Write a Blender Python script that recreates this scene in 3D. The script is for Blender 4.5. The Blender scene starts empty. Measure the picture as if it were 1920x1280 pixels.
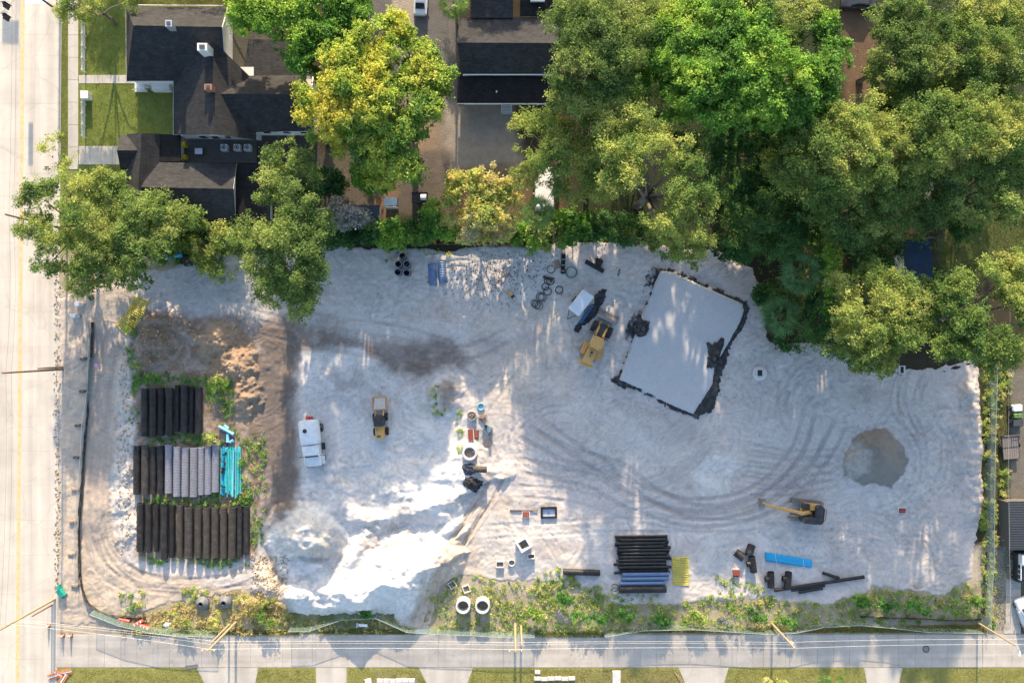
import bpy, math, random
import numpy as np
from mathutils import Vector, Matrix
random.seed(7)
R = math.radians
S, H = 0.07, 100.0            # metres per photo pixel on the ground, camera height
SUN_EL = 18.0
sc = bpy.context.scene
col = sc.collection
# ------------------------------------------------------------------ camera, sky, sun, exposure
cam = bpy.data.cameras.new('camera'); camo = bpy.data.objects.new('camera', cam); col.objects.link(camo)
camo.location = (0, 0, H); cam.sensor_width = 36; cam.angle = 2*math.atan(960*S/H); cam.clip_end = 2000
sc.camera = camo
w = bpy.data.worlds.new('World'); sc.world = w; w.use_nodes = True
sky = w.node_tree.nodes.new('ShaderNodeTexSky'); sky.sky_type = 'NISHITA'; sky.sun_disc = False
sky.sun_elevation = R(SUN_EL); sky.sun_rotation = 0.0; sky.air_density = 1.0; sky.dust_density = 1.7; sky.ozone_density = 1.0
bg = w.node_tree.nodes['Background']; bg.inputs[1].default_value = 0.15
w.node_tree.links.new(sky.outputs[0], bg.inputs[0])
sl = bpy.data.lights.new('sun', 'SUN'); sl.energy = 4.0; sl.angle = R(0.6); sl.color = (1.0, 0.80, 0.56)
so = bpy.data.objects.new('sun', sl); col.objects.link(so); so.rotation_euler = (R(-(90-SUN_EL)), 0, R(-0.4)); so.location = (0, 80, 120)
sc.view_settings.view_transform = 'Standard'; sc.view_settings.look = 'None'
sc.view_settings.exposure = 1.4; sc.view_settings.gamma = 1.0

# ------------------------------------------------------------------ helpers
def P(px, py, z=0.0):
    """photo pixel + height above ground -> point in metres (camera looks straight down)"""
    k = S*(H-z)/H
    return Vector(((px-960)*k, (640-py)*k, z))
def tag(o, label=None, cat=None, group=None, kind=None):
    if label: o['label'] = label
    if cat: o['category'] = cat
    if group: o['group'] = group
    if kind: o['kind'] = kind
    return o
def empty(name, loc=(0, 0, 0), rz=0.0, label=None, cat=None, group=None):
    o = bpy.data.objects.new(name, None); col.objects.link(o)
    o.location = loc; o.rotation_euler = (0, 0, rz); o.empty_display_size = 0.3
    return tag(o, label, cat, group)
WORLD_ROOTS = set()           # roots whose parts are written in world coordinates
def wempty(name, loc, label=None, cat=None, group=None):
    o = empty(name, loc, 0, label, cat, group); WORLD_ROOTS.add(o.name); return o
def link(name, me, parent=None, loc=(0, 0, 0), rot=(0, 0, 0)):
    o = bpy.data.objects.new(name, me); col.objects.link(o); o.location = loc; o.rotation_euler = rot
    if parent and parent.name in WORLD_ROOTS: o.location = Vector(loc)-parent.location
    if parent: o.parent = parent
    return o
def copy_tree(o, parent=None):
    c = o.copy(); col.objects.link(c); c.parent = parent
    for ch in o.children: copy_tree(ch, c)
    return c
ORD = ['first', 'second', 'third', 'fourth', 'fifth', 'sixth', 'seventh', 'eighth', 'ninth', 'tenth', 'eleventh', 'twelfth',
       'thirteenth', 'fourteenth', 'fifteenth', 'sixteenth', 'seventeenth', 'eighteenth', 'nineteenth', 'twentieth']

class MB:
    def __init__(s): s.v = []; s.f = []
    def add(s, vs, fs):
        b = len(s.v); s.v += [tuple(q) for q in vs]; s.f += [tuple(i+b for i in f) for f in fs]; return s
    def box(s, c, d, rz=0.0, M=None):
        x, y, z = (q/2 for q in d)
        vs = [Vector((a*x, b*y, e*z)) for e in (-1, 1) for a, b in ((-1, -1), (1, -1), (1, 1), (-1, 1))]
        m = Matrix.Rotation(rz, 3, 'Z') if M is None else M
        vs = [m @ q + Vector(c) for q in vs]
        return s.add(vs, [(3, 2, 1, 0), (4, 5, 6, 7), (0, 1, 5, 4), (1, 2, 6, 5), (2, 3, 7, 6), (3, 0, 4, 7)])
    def cbox(s, c, d, b=0.08, rz=0.0):
        """box with chamfered upper edges and vertical corners"""
        x, y, z = (q/2 for q in d); b = min(b, x*.9, y*.9, z*.9)
        def ring(i, zz): return [(-x+i+b, -y+i, zz), (x-i-b, -y+i, zz), (x-i, -y+i+b, zz), (x-i, y-i-b, zz), (x-i-b, y-i, zz), (-x+i+b, y-i, zz), (-x+i, y-i-b, zz), (-x+i, -y+i+b, zz)]
        m = Matrix.Rotation(rz, 3, 'Z')
        vs = [m @ Vector(q) + Vector(c) for q in ring(0, -z)+ring(0, z-b)+ring(b*.7, z)]
        fs = [tuple(range(7, -1, -1)), tuple(range(16, 24))]
        for k in (0, 8): fs += [(k+i, k+(i+1) % 8, k+8+(i+1) % 8, k+8+i) for i in range(8)]
        return s.add(vs, fs)
    def cyl(s, p0, p1, r0, r1=None, n=10, caps=True):
        p0, p1 = Vector(p0), Vector(p1); r1 = r0 if r1 is None else r1
        d = (p1-p0).normalized(); a = d.orthogonal().normalized(); b = d.cross(a)
        vs = [p+(a*math.cos(t)+b*math.sin(t))*r for p, r in ((p0, r0), (p1, r1)) for t in [2*math.pi*i/n for i in range(n)]]
        fs = [(i, (i+1) % n, n+(i+1) % n, n+i) for i in range(n)]
        if caps: fs += [tuple(range(n-1, -1, -1)), tuple(range(n, 2*n))]
        return s.add(vs, fs)
    def tube(s, pts, r, n=6, closed=False, caps=True):
        pts = [Vector(p) for p in pts]; m = len(pts); vs = []; rr = r if hasattr(r, '__len__') else [r]*m
        for i, p in enumerate(pts):
            a = pts[(i-1) % m] if (closed or i) else p; b = pts[(i+1) % m] if (closed or i < m-1) else p
            d = (b-a).normalized(); u = d.cross(Vector((0, 0, 1)))
            u = u.normalized() if u.length > 1e-3 else Vector((1, 0, 0)); q = d.cross(u)
            vs += [p+(u*math.cos(2*math.pi*k/n)+q*math.sin(2*math.pi*k/n))*rr[i] for k in range(n)]
        fs = []
        for i in range(m if closed else m-1):
            j = (i+1) % m
            fs += [(i*n+k, i*n+(k+1) % n, j*n+(k+1) % n, j*n+k) for k in range(n)]
        if caps and not closed: fs += [tuple(range(n-1, -1, -1)), tuple((m-1)*n+k for k in range(n))]
        return s.add(vs, fs)
    def lathe(s, prof, n=16, M=Matrix.Identity(4), closed=False):
        """profile [(r, z)] turned about z"""
        vs = [M @ Vector((r*math.cos(2*math.pi*k/n), r*math.sin(2*math.pi*k/n), z)) for r, z in prof for k in range(n)]
        m = len(prof); fs = []
        for i in range(m if closed else m-1):
            j = (i+1) % m
            fs += [(i*n+k, i*n+(k+1) % n, j*n+(k+1) % n, j*n+k) for k in range(n)]
        return s.add(vs, fs)
    def prism(s, poly, z0, z1):
        n = len(poly)
        a = sum(poly[i][0]*poly[(i+1) % n][1]-poly[(i+1) % n][0]*poly[i][1] for i in range(n))
        if a < 0: poly = poly[::-1]
        vs = [(x, y, z0) for x, y in poly]+[(x, y, z1) for x, y in poly]
        return s.add(vs, [tuple(range(n-1, -1, -1)), tuple(range(n, 2*n))]+[(i, (i+1) % n, n+(i+1) % n, n+i) for i in range(n)])
    def slab(s, quad, t):
        """3-4 corner sheet of thickness t (downwards)"""
        n = len(quad); q = [Vector(p) for p in quad]; dn = Vector((0, 0, -t))
        if (q[1]-q[0]).cross(q[2]-q[0]).z < 0: q = q[::-1]
        return s.add(q+[p+dn for p in q], [tuple(range(n)), tuple(range(2*n-1, n-1, -1))]+[(i, n+i, n+(i+1) % n, (i+1) % n) for i in range(n)])
    def mesh(s, name, mat=None, smooth=False):
        me = bpy.data.meshes.new(name); me.from_pydata(s.v, [], s.f); me.update()
        if mat: me.materials.append(mat)
        if smooth:
            me.polygons.foreach_set('use_smooth', [True]*len(me.polygons)); me.set_sharp_from_angle(angle=R(40))
        return me
    def build(s, name, mat, parent=None, loc=(0, 0, 0), rot=(0, 0, 0), smooth=False):
        return link(name, s.mesh(name, mat, smooth), parent, loc, rot)

def mat(name, c, rough=0.7, metal=0.0, var=0.12, scale=3.0, bump=0.0, bscale=20.0, dirt=None, dirt_amt=0.35, spec=0.4, coord='Object'):
    m = bpy.data.materials.new(name); m.use_nodes = True; nt = m.node_tree; N, L = nt.nodes, nt.links
    b = N['Principled BSDF']; b.inputs['Roughness'].default_value = rough; b.inputs['Metallic'].default_value = metal
    b.inputs['Specular IOR Level'].default_value = spec
    tc = N.new('ShaderNodeNewGeometry'); coord = 'Position'; n1 = N.new('ShaderNodeTexNoise'); n1.inputs['Scale'].default_value = scale; n1.inputs['Detail'].default_value = 6; n1.inputs['Roughness'].default_value = 0.65
    L.new(tc.outputs[coord], n1.inputs['Vector'])
    mr = N.new('ShaderNodeMapRange'); mr.inputs['From Min'].default_value = .25; mr.inputs['From Max'].default_value = .75
    mr.inputs['To Min'].default_value = 1-var; mr.inputs['To Max'].default_value = 1+var; L.new(n1.outputs[0], mr.inputs['Value'])
    mu = N.new('ShaderNodeMix'); mu.data_type = 'RGBA'; mu.blend_type = 'MULTIPLY'; mu.inputs['Factor'].default_value = 1
    mu.inputs['A'].default_value = (*c, 1); L.new(mr.outputs[0], mu.inputs['B']); out = mu.outputs['Result']
    if dirt:
        n2 = N.new('ShaderNodeTexNoise'); n2.inputs['Scale'].default_value = scale*.6; n2.inputs['Detail'].default_value = 8; L.new(tc.outputs[coord], n2.inputs['Vector'])
        m2 = N.new('ShaderNodeMapRange'); m2.inputs['From Min'].default_value = .45; m2.inputs['From Max'].default_value = .7; m2.inputs['To Max'].default_value = dirt_amt; L.new(n2.outputs[0], m2.inputs['Value'])
        mx = N.new('ShaderNodeMix'); mx.data_type = 'RGBA'; L.new(m2.outputs[0], mx.inputs['Factor']); L.new(out, mx.inputs['A']); mx.inputs['B'].default_value = (*dirt, 1); out = mx.outputs['Result']
    L.new(out, b.inputs['Base Color'])
    if bump:
        n3 = N.new('ShaderNodeTexNoise'); n3.inputs['Scale'].default_value = bscale; n3.inputs['Detail'].default_value = 5; L.new(tc.outputs[coord], n3.inputs['Vector'])
        bp = N.new('ShaderNodeBump'); bp.inputs['Strength'].default_value = bump; bp.inputs['Distance'].default_value = .05; L.new(n3.outputs[0], bp.inputs['Height']); L.new(bp.outputs[0], b.inputs['Normal'])
    return m

def attr_mat(name, rough=0.9, var=0.15, scale=1.2, bump=0.4, bscale=6.0, fine=0.10, fscale=14.0, bdist=.06):
    """ground material: colour from the mesh's soil map, broken up by noise"""
    m = bpy.data.materials.new(name); m.use_nodes = True; nt = m.node_tree; N, L = nt.nodes, nt.links
    b = N['Principled BSDF']; b.inputs['Roughness'].default_value = rough; b.inputs['Specular IOR Level'].default_value = .15
    at = N.new('ShaderNodeAttribute'); at.attribute_name = 'Col'; tc = N.new('ShaderNodeTexCoord')
    out = at.outputs['Color']
    for sc_, va in ((scale, var), (fscale, fine)):
        n1 = N.new('ShaderNodeTexNoise'); n1.inputs['Scale'].default_value = sc_; n1.inputs['Detail'].default_value = 8; n1.inputs['Roughness'].default_value = .7
        L.new(tc.outputs['Object'], n1.inputs['Vector'])
        mr = N.new('ShaderNodeMapRange'); mr.inputs['From Min'].default_value = .25; mr.inputs['From Max'].default_value = .75; mr.inputs['To Min'].default_value = 1-va; mr.inputs['To Max'].default_value = 1+va
        L.new(n1.outputs[0], mr.inputs['Value'])
        mu = N.new('ShaderNodeMix'); mu.data_type = 'RGBA'; mu.blend_type = 'MULTIPLY'; mu.inputs['Factor'].default_value = 1
        L.new(out, mu.inputs['A']); L.new(mr.outputs[0], mu.inputs['B']); out = mu.outputs['Result']
    L.new(out, b.inputs['Base Color'])
    n3 = N.new('ShaderNodeTexNoise'); n3.inputs['Scale'].default_value = bscale; n3.inputs['Detail'].default_value = 6; L.new(tc.outputs['Object'], n3.inputs['Vector'])
    bp = N.new('ShaderNodeBump'); bp.inputs['Strength'].default_value = bump; bp.inputs['Distance'].default_value = bdist; L.new(n3.outputs[0], bp.inputs['Height']); L.new(bp.outputs[0], b.inputs['Normal'])
    return m

# ------------------------------------------------------------------ numpy noise and soil maps
def vnoise(x, y, seed=0):
    rng = np.random.RandomState(seed); T = rng.rand(256, 256)
    xi = np.floor(x).astype(int); yi = np.floor(y).astype(int); fx = x-xi; fy = y-yi
    fx = fx*fx*(3-2*fx); fy = fy*fy*(3-2*fy); a = xi & 255; b = yi & 255; a1 = (a+1) & 255; b1 = (b+1) & 255
    return (T[a, b]*(1-fx)+T[a1, b]*fx)*(1-fy)+(T[a, b1]*(1-fx)+T[a1, b1]*fx)*fy
def fbm(x, y, seed=0, o=4):
    s = 0; a = .5; t = 0
    for i in range(o): s = s+a*vnoise(x, y, seed+i*13); t += a; x = x*2.03; y = y*2.03; a *= .55
    return s/t
def sstep(a, b, x):
    t = np.clip((x-a)/(b-a), 0, 1); return t*t*(3-2*t)
def sdist(X, Y, poly):
    """signed distance in px, positive inside"""
    d = np.full(X.shape, 1e9); ins = np.zeros(X.shape, bool); n = len(poly)
    for i in range(n):
        ax, ay = poly[i]; bx, by = poly[(i+1) % n]; ex, ey = bx-ax, by-ay
        t = np.clip(((X-ax)*ex+(Y-ay)*ey)/(ex*ex+ey*ey+1e-9), 0, 1)
        d = np.minimum(d, np.hypot(X-ax-t*ex, Y-ay-t*ey))
        c = ((ay > Y) != (by > Y)) & (X < ex*(Y-ay)/(ey if abs(ey) > 1e-9 else 1e-9)+ax); ins ^= c
    return np.where(ins, d, -d)
def catmull(pts, k=8):
    p = [pts[0]]+list(pts)+[pts[-1]]; out = []
    for i in range(1, len(p)-2):
        p0, p1, p2, p3 = (np.array(q, float) for q in p[i-1:i+3])
        for t in np.arange(k)/k:
            out.append(tuple(.5*((2*p1)+(-p0+p2)*t+(2*p0-5*p1+4*p2-p3)*t*t+(-p0+3*p1-3*p2+p3)*t**3)))
    return out+[tuple(pts[-1])]
class Grid:
    """a ground sheet on a grid; X, Y are photo pixels"""
    def __init__(s, xs, ys, base, seed):
        s.xs, s.ys = np.asarray(xs, float), np.asarray(ys, float)
        s.X, s.Y = np.meshgrid(s.xs, s.ys); s.Z = np.zeros(s.X.shape); s.C = np.ones(s.X.shape+(3,))*np.array(base)
        s.wx = (fbm(s.X/45, s.Y/45, seed)-.5); s.wy = (fbm(s.X/45, s.Y/45, seed+50)-.5)
        s.fn = fbm(s.X/9, s.Y/9, seed+99, 4); s.gr = fbm(s.X/2.2, s.Y/2.2, seed+7, 2)
    def mask(s, poly, soft=8, warp=40):
        q = np.array(poly); m = np.zeros(s.X.shape); pad = soft*2+warp
        i = np.where((s.xs > q[:, 0].min()-pad) & (s.xs < q[:, 0].max()+pad))[0]; j = np.where((s.ys > q[:, 1].min()-pad) & (s.ys < q[:, 1].max()+pad))[0]
        if len(i) < 2 or len(j) < 2: return m
        sl_ = np.s_[j[0]:j[-1]+1, i[0]:i[-1]+1]
        d = sdist(s.X[sl_]+s.wx[sl_]*warp, s.Y[sl_]+s.wy[sl_]*warp, poly)+(s.fn[sl_]-.5)*soft
        m[sl_] = sstep(-soft, soft, d); return m
    def paint(s, poly, c, amt=1.0, soft=8, warp=40, patch=0.0):
        m = s.mask(poly, soft, warp)*amt
        if patch: m = m*(1-patch+patch*sstep(.35, .62, fbm(s.X/16+3, s.Y/16, int(abs(poly[0][0])) % 97, 4)))
        s.C = s.C*(1-m[..., None])+np.array(c)*m[..., None]; return m
    def stroke(s, pts, width, c=None, amt=.5, dz=0.0, lug=0.0, rim=0.0, lines=0, soft=.5):
        p = np.array(catmull(pts)); pad = width*2
        i = np.where((s.xs > p[:, 0].min()-pad) & (s.xs < p[:, 0].max()+pad))[0]; j = np.where((s.ys > p[:, 1].min()-pad) & (s.ys < p[:, 1].max()+pad))[0]
        if len(i) < 2 or len(j) < 2: return
        sl_ = np.s_[j[0]:j[-1]+1, i[0]:i[-1]+1]
        X = s.X[sl_]+s.wx[sl_]*5; Y = s.Y[sl_]+s.wy[sl_]*5; D = np.full(X.shape, 1e9); A = np.zeros(X.shape); SG = np.zeros(X.shape); acc = 0
        for k in range(len(p)-1):
            ex, ey = p[k+1]-p[k]; l2 = ex*ex+ey*ey+1e-9
            t = np.clip(((X-p[k, 0])*ex+(Y-p[k, 1])*ey)/l2, 0, 1); dx = X-p[k, 0]-t*ex; dy = Y-p[k, 1]-t*ey; d = np.hypot(dx, dy)
            u = d < D; D = np.where(u, d, D); A = np.where(u, acc+t*math.sqrt(l2), A); SG = np.where(u, np.sign(ex*dy-ey*dx), SG); acc += math.sqrt(l2)
        h = width/2; m = 1-sstep(h*(1-soft), h*(1+soft*.4), D)
        end = np.minimum(sstep(0, 25, A), sstep(0, 25, acc-A)); br = .55+.45*sstep(.3, .6, fbm(A/22, SG*D/6+9, 5, 3)); m = m*end*br
        if lines: m = m*(.45+.55*(.5+.5*np.cos(SG*D/h*math.pi*lines+2*fbm(A/40, A*0, 3, 2))))
        s.Z[sl_] += dz*m
        if lug: s.Z[sl_] += lug*m*np.cos(A/4.6*2*math.pi+np.abs(SG*D)*.5)
        if rim: s.Z[sl_] += rim*np.exp(-((D-h*1.15)/(h*.35))**2)*end*br
        if c is not None: s.C[sl_] = s.C[sl_]*(1-amt*m[..., None])+np.array(c)*(amt*m[..., None])
    def build(s, name, m):
        x = (s.X-960)*S*(H-s.Z)/H; y = (640-s.Y)*S*(H-s.Z)/H
        ny, nx = s.X.shape; co = np.stack([x, y, s.Z], -1).reshape(-1, 3).astype(np.float32)
        a = (np.arange(ny-1)[:, None]*nx+np.arange(nx-1)[None, :]); q = np.stack([a+nx, a+nx+1, a+1, a], -1).reshape(-1, 4)
        me = fast_mesh(name, co, q, s.C.reshape(-1, 3), m); me.polygons.foreach_set('use_smooth', [True]*len(me.polygons))
        return link(name, me)
def fast_mesh(name, co, faces, cols=None, m=None):
    me = bpy.data.meshes.new(name); k = faces.shape[1]; nf = len(faces)
    me.vertices.add(len(co)); me.vertices.foreach_set('co', np.ascontiguousarray(co, np.float32).ravel())
    me.loops.add(nf*k); me.loops.foreach_set('vertex_index', np.ascontiguousarray(faces, np.int32).ravel())
    me.polygons.add(nf); me.polygons.foreach_set('loop_start', np.arange(0, nf*k, k, dtype=np.int32)); me.polygons.foreach_set('loop_total', np.full(nf, k, np.int32))
    if cols is not None:
        at = me.color_attributes.new('Col', 'FLOAT_COLOR', 'POINT'); at.data.foreach_set('color', np.concatenate([cols, np.ones((len(cols), 1))], 1).astype(np.float32).ravel())
    if m: me.materials.append(m)
    me.update(calc_edges=True); return me
# ------------------------------------------------------------------ soil colours
LITTER = (.045, .038, .024); LAWN = (.17, .20, .05); DIRT = (.15, .105, .07); ASPH = (.085, .08, .075)
SAND = (.525, .485, .46); LIGHT = (.62, .60, .575); GREY = (.37, .345, .335); DARK = (.19, .16, .145); BROWN = (.25, .165, .10); TAN = (.50, .42, .33); WHITE = (.68, .66, .635)

# ------------------------------------------------------------------ the ground: one sheet far beyond the frame
gx = np.concatenate([np.linspace(-4000, -160, 14), np.arange(-120, 2040, 5.2), np.linspace(2080, 6000, 14)])
gy = np.concatenate([np.linspace(-4000, -160, 14), np.arange(-120, 1400, 5.2), np.linspace(1440, 5500, 14)])
G = Grid(gx, gy, LITTER, 3)
pt = G.paint
pt([(106, -4000), (330, -4000), (330, 560), (106, 560)], LAWN, 1, 3, 4)
pt([(106, -200), (129, -200), (129, 300), (106, 300)], (.10, .10, .04), .6, 4, 6, .7)
pt([(240, -60), (520, -60), (520, 40), (240, 40)], (.12, .12, .03), .9, 6, 20, .3)
pt([(330, 60), (520, 60), (620, 330), (330, 420)], (.075, .07, .06), .9, 6, 20)
pt([(690, -300), (860, -300), (860, 210), (690, 210)], (.14, .13, .125), .9, 6, 14)
pt([(735, -300), (777, -300), (777, 60), (735, 60)], (.36, .30, .24), .9, 2, 2)
pt([(720, 185), (830, 185), (830, 330), (700, 330)], (.27, .20, .145), .85, 12, 30)
pt([(835, 190), (960, 190), (990, 340), (825, 340)], (.29, .25, .21), .95, 14, 30)
pt([(610, 280), (850, 280), (850, 400), (610, 400)], (.12, .10, .085), .9, 10, 20)
pt([(700, 330), (745, 330), (750, 440), (700, 440)], (.22, .14, .09), .7, 8, 20)
pt([(840, 320), (1060, 300), (1060, 440), (840, 440)], (.16, .11, .07), .7, 10, 30)
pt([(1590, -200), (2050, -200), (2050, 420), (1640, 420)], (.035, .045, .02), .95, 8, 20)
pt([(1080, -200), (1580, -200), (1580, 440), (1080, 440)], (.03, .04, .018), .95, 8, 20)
pt([(1575, 20), (1640, 20), (1660, 200), (1590, 200)], (.13, .085, .055), .95, 8, 20)
pt([(1790, 400), (1935, 370), (1935, 480), (1780, 560), (1750, 520)], (.10, .12, .035), .9, 10, 30)
pt([(1850, 640), (1990, 640), (1990, 1200), (1850, 1200)], (.12, .105, .06), .9, 8, 20)
pt([(1862, 640), (1895, 640), (1895, 1180), (1862, 1180)], (.13, .13, .05), .8, 6, 16, .5)
pt([(1840, 650), (1862, 650), (1862, 1190), (1840, 1190)], (.09, .10, .035), .8, 5, 12, .4)
pt([(1890, 690), (1960, 690), (1960, 1090), (1890, 1090)], (.17, .155, .14), .7, 8, 20)
pt([(108, 470), (330, 470), (330, 560), (108, 560)], (.40, .33, .25), .8, 10, 20)
pt([(96, 540), (250, 520), (250, 1190), (96, 1190)], (.46, .39, .30), 1, 5, 6)
pt([(200, 1020), (1900, 1020), (1900, 1205), (110, 1205), (140, 1130)], (.40, .345, .27), 1, 6, 8)
pt([(230, 1130), (560, 1120), (560, 1190), (230, 1195)], (.20, .18, .07), .7, 6, 16, .6)
pt([(530, 1140), (800, 1140), (800, 1195), (530, 1195)], (.11, .13, .035), .9, 6, 12, .3)
pt([(800, 1110), (1150, 1120), (1500, 1110), (1850, 1100), (1850, 1185), (800, 1195)], (.16, .15, .06), .55, 8, 20, .6)
pt([(-100, 1248), (2050, 1244), (2050, 1480), (-100, 1480)], (.27, .26, .085), 1, 3, 3)
pt([(1000, 1255), (1300, 1255), (1300, 1400), (1000, 1400)], (.24, .19, .10), .6, 6, 20, .7)
pt([(700, 1262), (790, 1262), (790, 1400), (700, 1400)], (.30, .25, .17), .7, 6, 20, .6)
pt([(-800, -4000), (112, -4000), (106, 1180), (106, 5000), (-800, 5000)], (.46, .42, .36), 1, 2, 2)
G.Z = (G.fn-.5)*.05*sstep(106, 130, G.X)*(1-sstep(1185, 1195, G.Y)*(1-sstep(1250, 1258, G.Y)))
inroad = (1-sstep(100, 112, G.X)); inlane = sstep(1184, 1192, G.Y)*(1-sstep(1246, 1252, G.Y)); G.Z -= .05*np.maximum(inroad, inlane)
lot = [(112, 560), (160, 540), (290, 505), (400, 480), (600, 462), (820, 470), (960, 462), (1100, 452), (1210, 455), (1350, 470), (1412, 500), (1428, 560), (1442, 640), (1560, 645),
       (1660, 690), (1760, 690), (1835, 672), (1843, 830), (1838, 960), (1822, 1080), (1760, 1112), (1640, 1098), (1560, 1135), (1400, 1118), (1280, 1135), (1150, 1125), (1080, 1092),
       (960, 1086), (860, 1080), (825, 1105), (800, 1188), (765, 1188), (740, 1152), (620, 1150), (520, 1150), (470, 1112), (330, 1128), (240, 1152), (200, 1160), (140, 1172), (112, 1170)]
dl = sdist(G.X, G.Y, lot); G.Z -= .35*sstep(6, 30, dl)
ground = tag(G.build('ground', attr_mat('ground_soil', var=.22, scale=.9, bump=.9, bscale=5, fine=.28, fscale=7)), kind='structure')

# ------------------------------------------------------------------ the sandy building lot: relief, wheel ruts, soil patches
L = Grid(np.arange(96, 1862, 2.0), np.arange(438, 1198, 2.0), SAND, 21)
X, Y = L.X, L.Y; pt = L.paint; st = L.stroke
L.C *= (.86+.30*fbm(X/60, Y/45, 31, 5))[..., None]
big = fbm(X/110, Y/110, 44, 4)
# soil of different colours, and shading painted on the stockpile cone
pt([(112, 540), (250, 540), (245, 760), (205, 900), (230, 1060), (520, 1120), (300, 1160), (112, 1180)], (.47, .40, .33), .95, 10, 14)
pt([(262, 610), (330, 600), (350, 640), (300, 670), (262, 660)], (.17, .12, .085), .8, 8, 26, .4)
pt([(162, 620), (215, 620), (205, 900), (200, 1040), (160, 1040), (165, 800)], (.36, .32, .29), .7, 8, 12, .4)
pt([(225, 680), (258, 690), (258, 1060), (215, 1000), (205, 900)], (.57, .54, .50), .8, 7, 14, .3)
pt([(245, 590), (330, 585), (440, 600), (500, 680), (500, 960), (470, 1050), (260, 1050), (250, 720), (245, 640)], (.215, .15, .10), .95, 9, 30, .3)
pt([(360, 605), (430, 600), (490, 680), (490, 790), (440, 800), (380, 680)], (.34, .25, .175), .95, 10, 30, .3)
pt([(300, 490), (620, 470), (640, 620), (500, 620), (330, 590)], (.42, .40, .385), .6, 20, 40, .3)
pt([(485, 600), (560, 600), (548, 800), (572, 940), (555, 965), (505, 965), (495, 800)], (.165, .137, .118), 1.0, 12, 26, .1)
pt([(440, 600), (860, 640), (880, 690), (780, 705), (700, 695), (640, 660), (470, 650)], (.18, .145, .125), .95, 16, 40, .2)
pt([(600, 560), (820, 560), (840, 640), (640, 640)], (.54, .52, .50), .6, 20, 40, .3)
pt([(560, 660), (680, 650), (760, 720), (850, 760), (880, 800), (880, 980), (560, 980), (552, 900), (565, 760)], (.63, .61, .59), .95, 10, 22)
pt([(600, 680), (760, 700), (860, 740), (800, 790), (610, 770)], (.44, .42, .41), .6, 14, 40, .6)
pt([(500, 1000), (540, 960), (600, 950), (700, 930), (860, 850), (890, 960), (850, 1010), (800, 1110), (760, 1160), (560, 1160), (520, 1080)], WHITE, 1, 6, 10)
pt([(520, 985), (570, 962), (625, 980), (642, 1020), (632, 1045), (560, 1050), (515, 1035)], (.55, .535, .51), .9, 6, 10)  # whole cone painted greyer to bring out its shaded relief
pt([(590, 985), (628, 990), (645, 1020), (636, 1044), (585, 1046)], (.46, .445, .42), .8, 9, 14)  # cone's right side darker still: shading put into the colour
pt([(480, 1040), (520, 1050), (535, 1110), (500, 1120), (478, 1090)], (.55, .47, .38), .9, 8, 14)
pt([(800, 470), (1010, 462), (1040, 560), (960, 600), (850, 560)], (.54, .52, .50), .8, 16, 30)
pt([(950, 560), (1060, 580), (1070, 760), (960, 780), (880, 700), (900, 600)], (.55, .49, .42), .7, 16, 40, .3)
pt([(1180, 470), (1360, 480), (1425, 560), (1420, 640), (1300, 540)], (.40, .375, .36), .7, 16, 30, .4)
pt([(900, 940), (960, 930), (960, 1080), (800, 1180), (770, 1180), (830, 1030)], (.50, .42, .34), .9, 10, 20, .2)
pt([(1150, 715), (1300, 790), (1330, 830), (1240, 830), (1150, 760)], (.42, .385, .37), .7, 12, 30, .4)
pt([(1290, 880), (1340, 845), (1380, 850), (1370, 910), (1320, 925)], LIGHT, .9, 10, 24)
pt([(1400, 660), (1560, 680), (1560, 900), (1420, 960), (1380, 800)], (.48, .455, .44), .6, 20, 50, .3)
pt([(1560, 750), (1680, 730), (1800, 760), (1800, 900), (1700, 960), (1560, 940)], (.55, .53, .51), .6, 20, 50, .5)
pt([(1600, 690), (1800, 690), (1830, 760), (1700, 780), (1590, 760)], (.46, .43, .41), .7, 16, 40, .5)
pt([(1640, 980), (1800, 960), (1800, 1100), (1640, 1090)], (.50, .46, .42), .7, 14, 40, .5)
pt([(1000, 790), (1180, 790), (1240, 860), (1160, 900), (1000, 900)], (.47, .45, .435), .6, 16, 50, .3)
pt([(880, 960), (1500, 980), (1560, 1080), (1200, 1100), (900, 1080)], (.58, .56, .54), .6, 20, 40, .2)
pt([(640, 470), (800, 480), (780, 560), (640, 570)], (.48, .45, .42), .6, 14, 40, .5)
for i in range(150):   # small scuffs and damp patches
    a, b = random.uniform(560, 1830), random.uniform(480, 1080); r = random.uniform(5, 26)
    q = [(a+r*random.uniform(.6, 1.6)*math.cos(t), b+r*random.uniform(.3, .8)*math.sin(t)) for t in np.arange(0, 6.2, .9)]
    pt(q, random.choice([GREY, LIGHT, (.42, .39, .37), (.56, .53, .50)]), random.uniform(.2, .6), 6, 22, .6)
for i in range(60):   # broad beige and mauve soil stains
    a, b = random.uniform(600, 1820), random.uniform(480, 1080); r = random.uniform(18, 60); t0 = random.uniform(0, 3)
    q = [(a+r*random.uniform(.6, 1.5)*math.cos(t), b+r*random.uniform(.25, .7)*math.sin(t+.3*math.cos(t0))) for t in np.arange(0, 6.2, .8)]
    pt(q, random.choice([(.44, .385, .335), (.40, .37, .365), (.47, .42, .38), (.36, .33, .32), (.60, .575, .55)]), random.uniform(.35, .75), 9, 44, .55)
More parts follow.
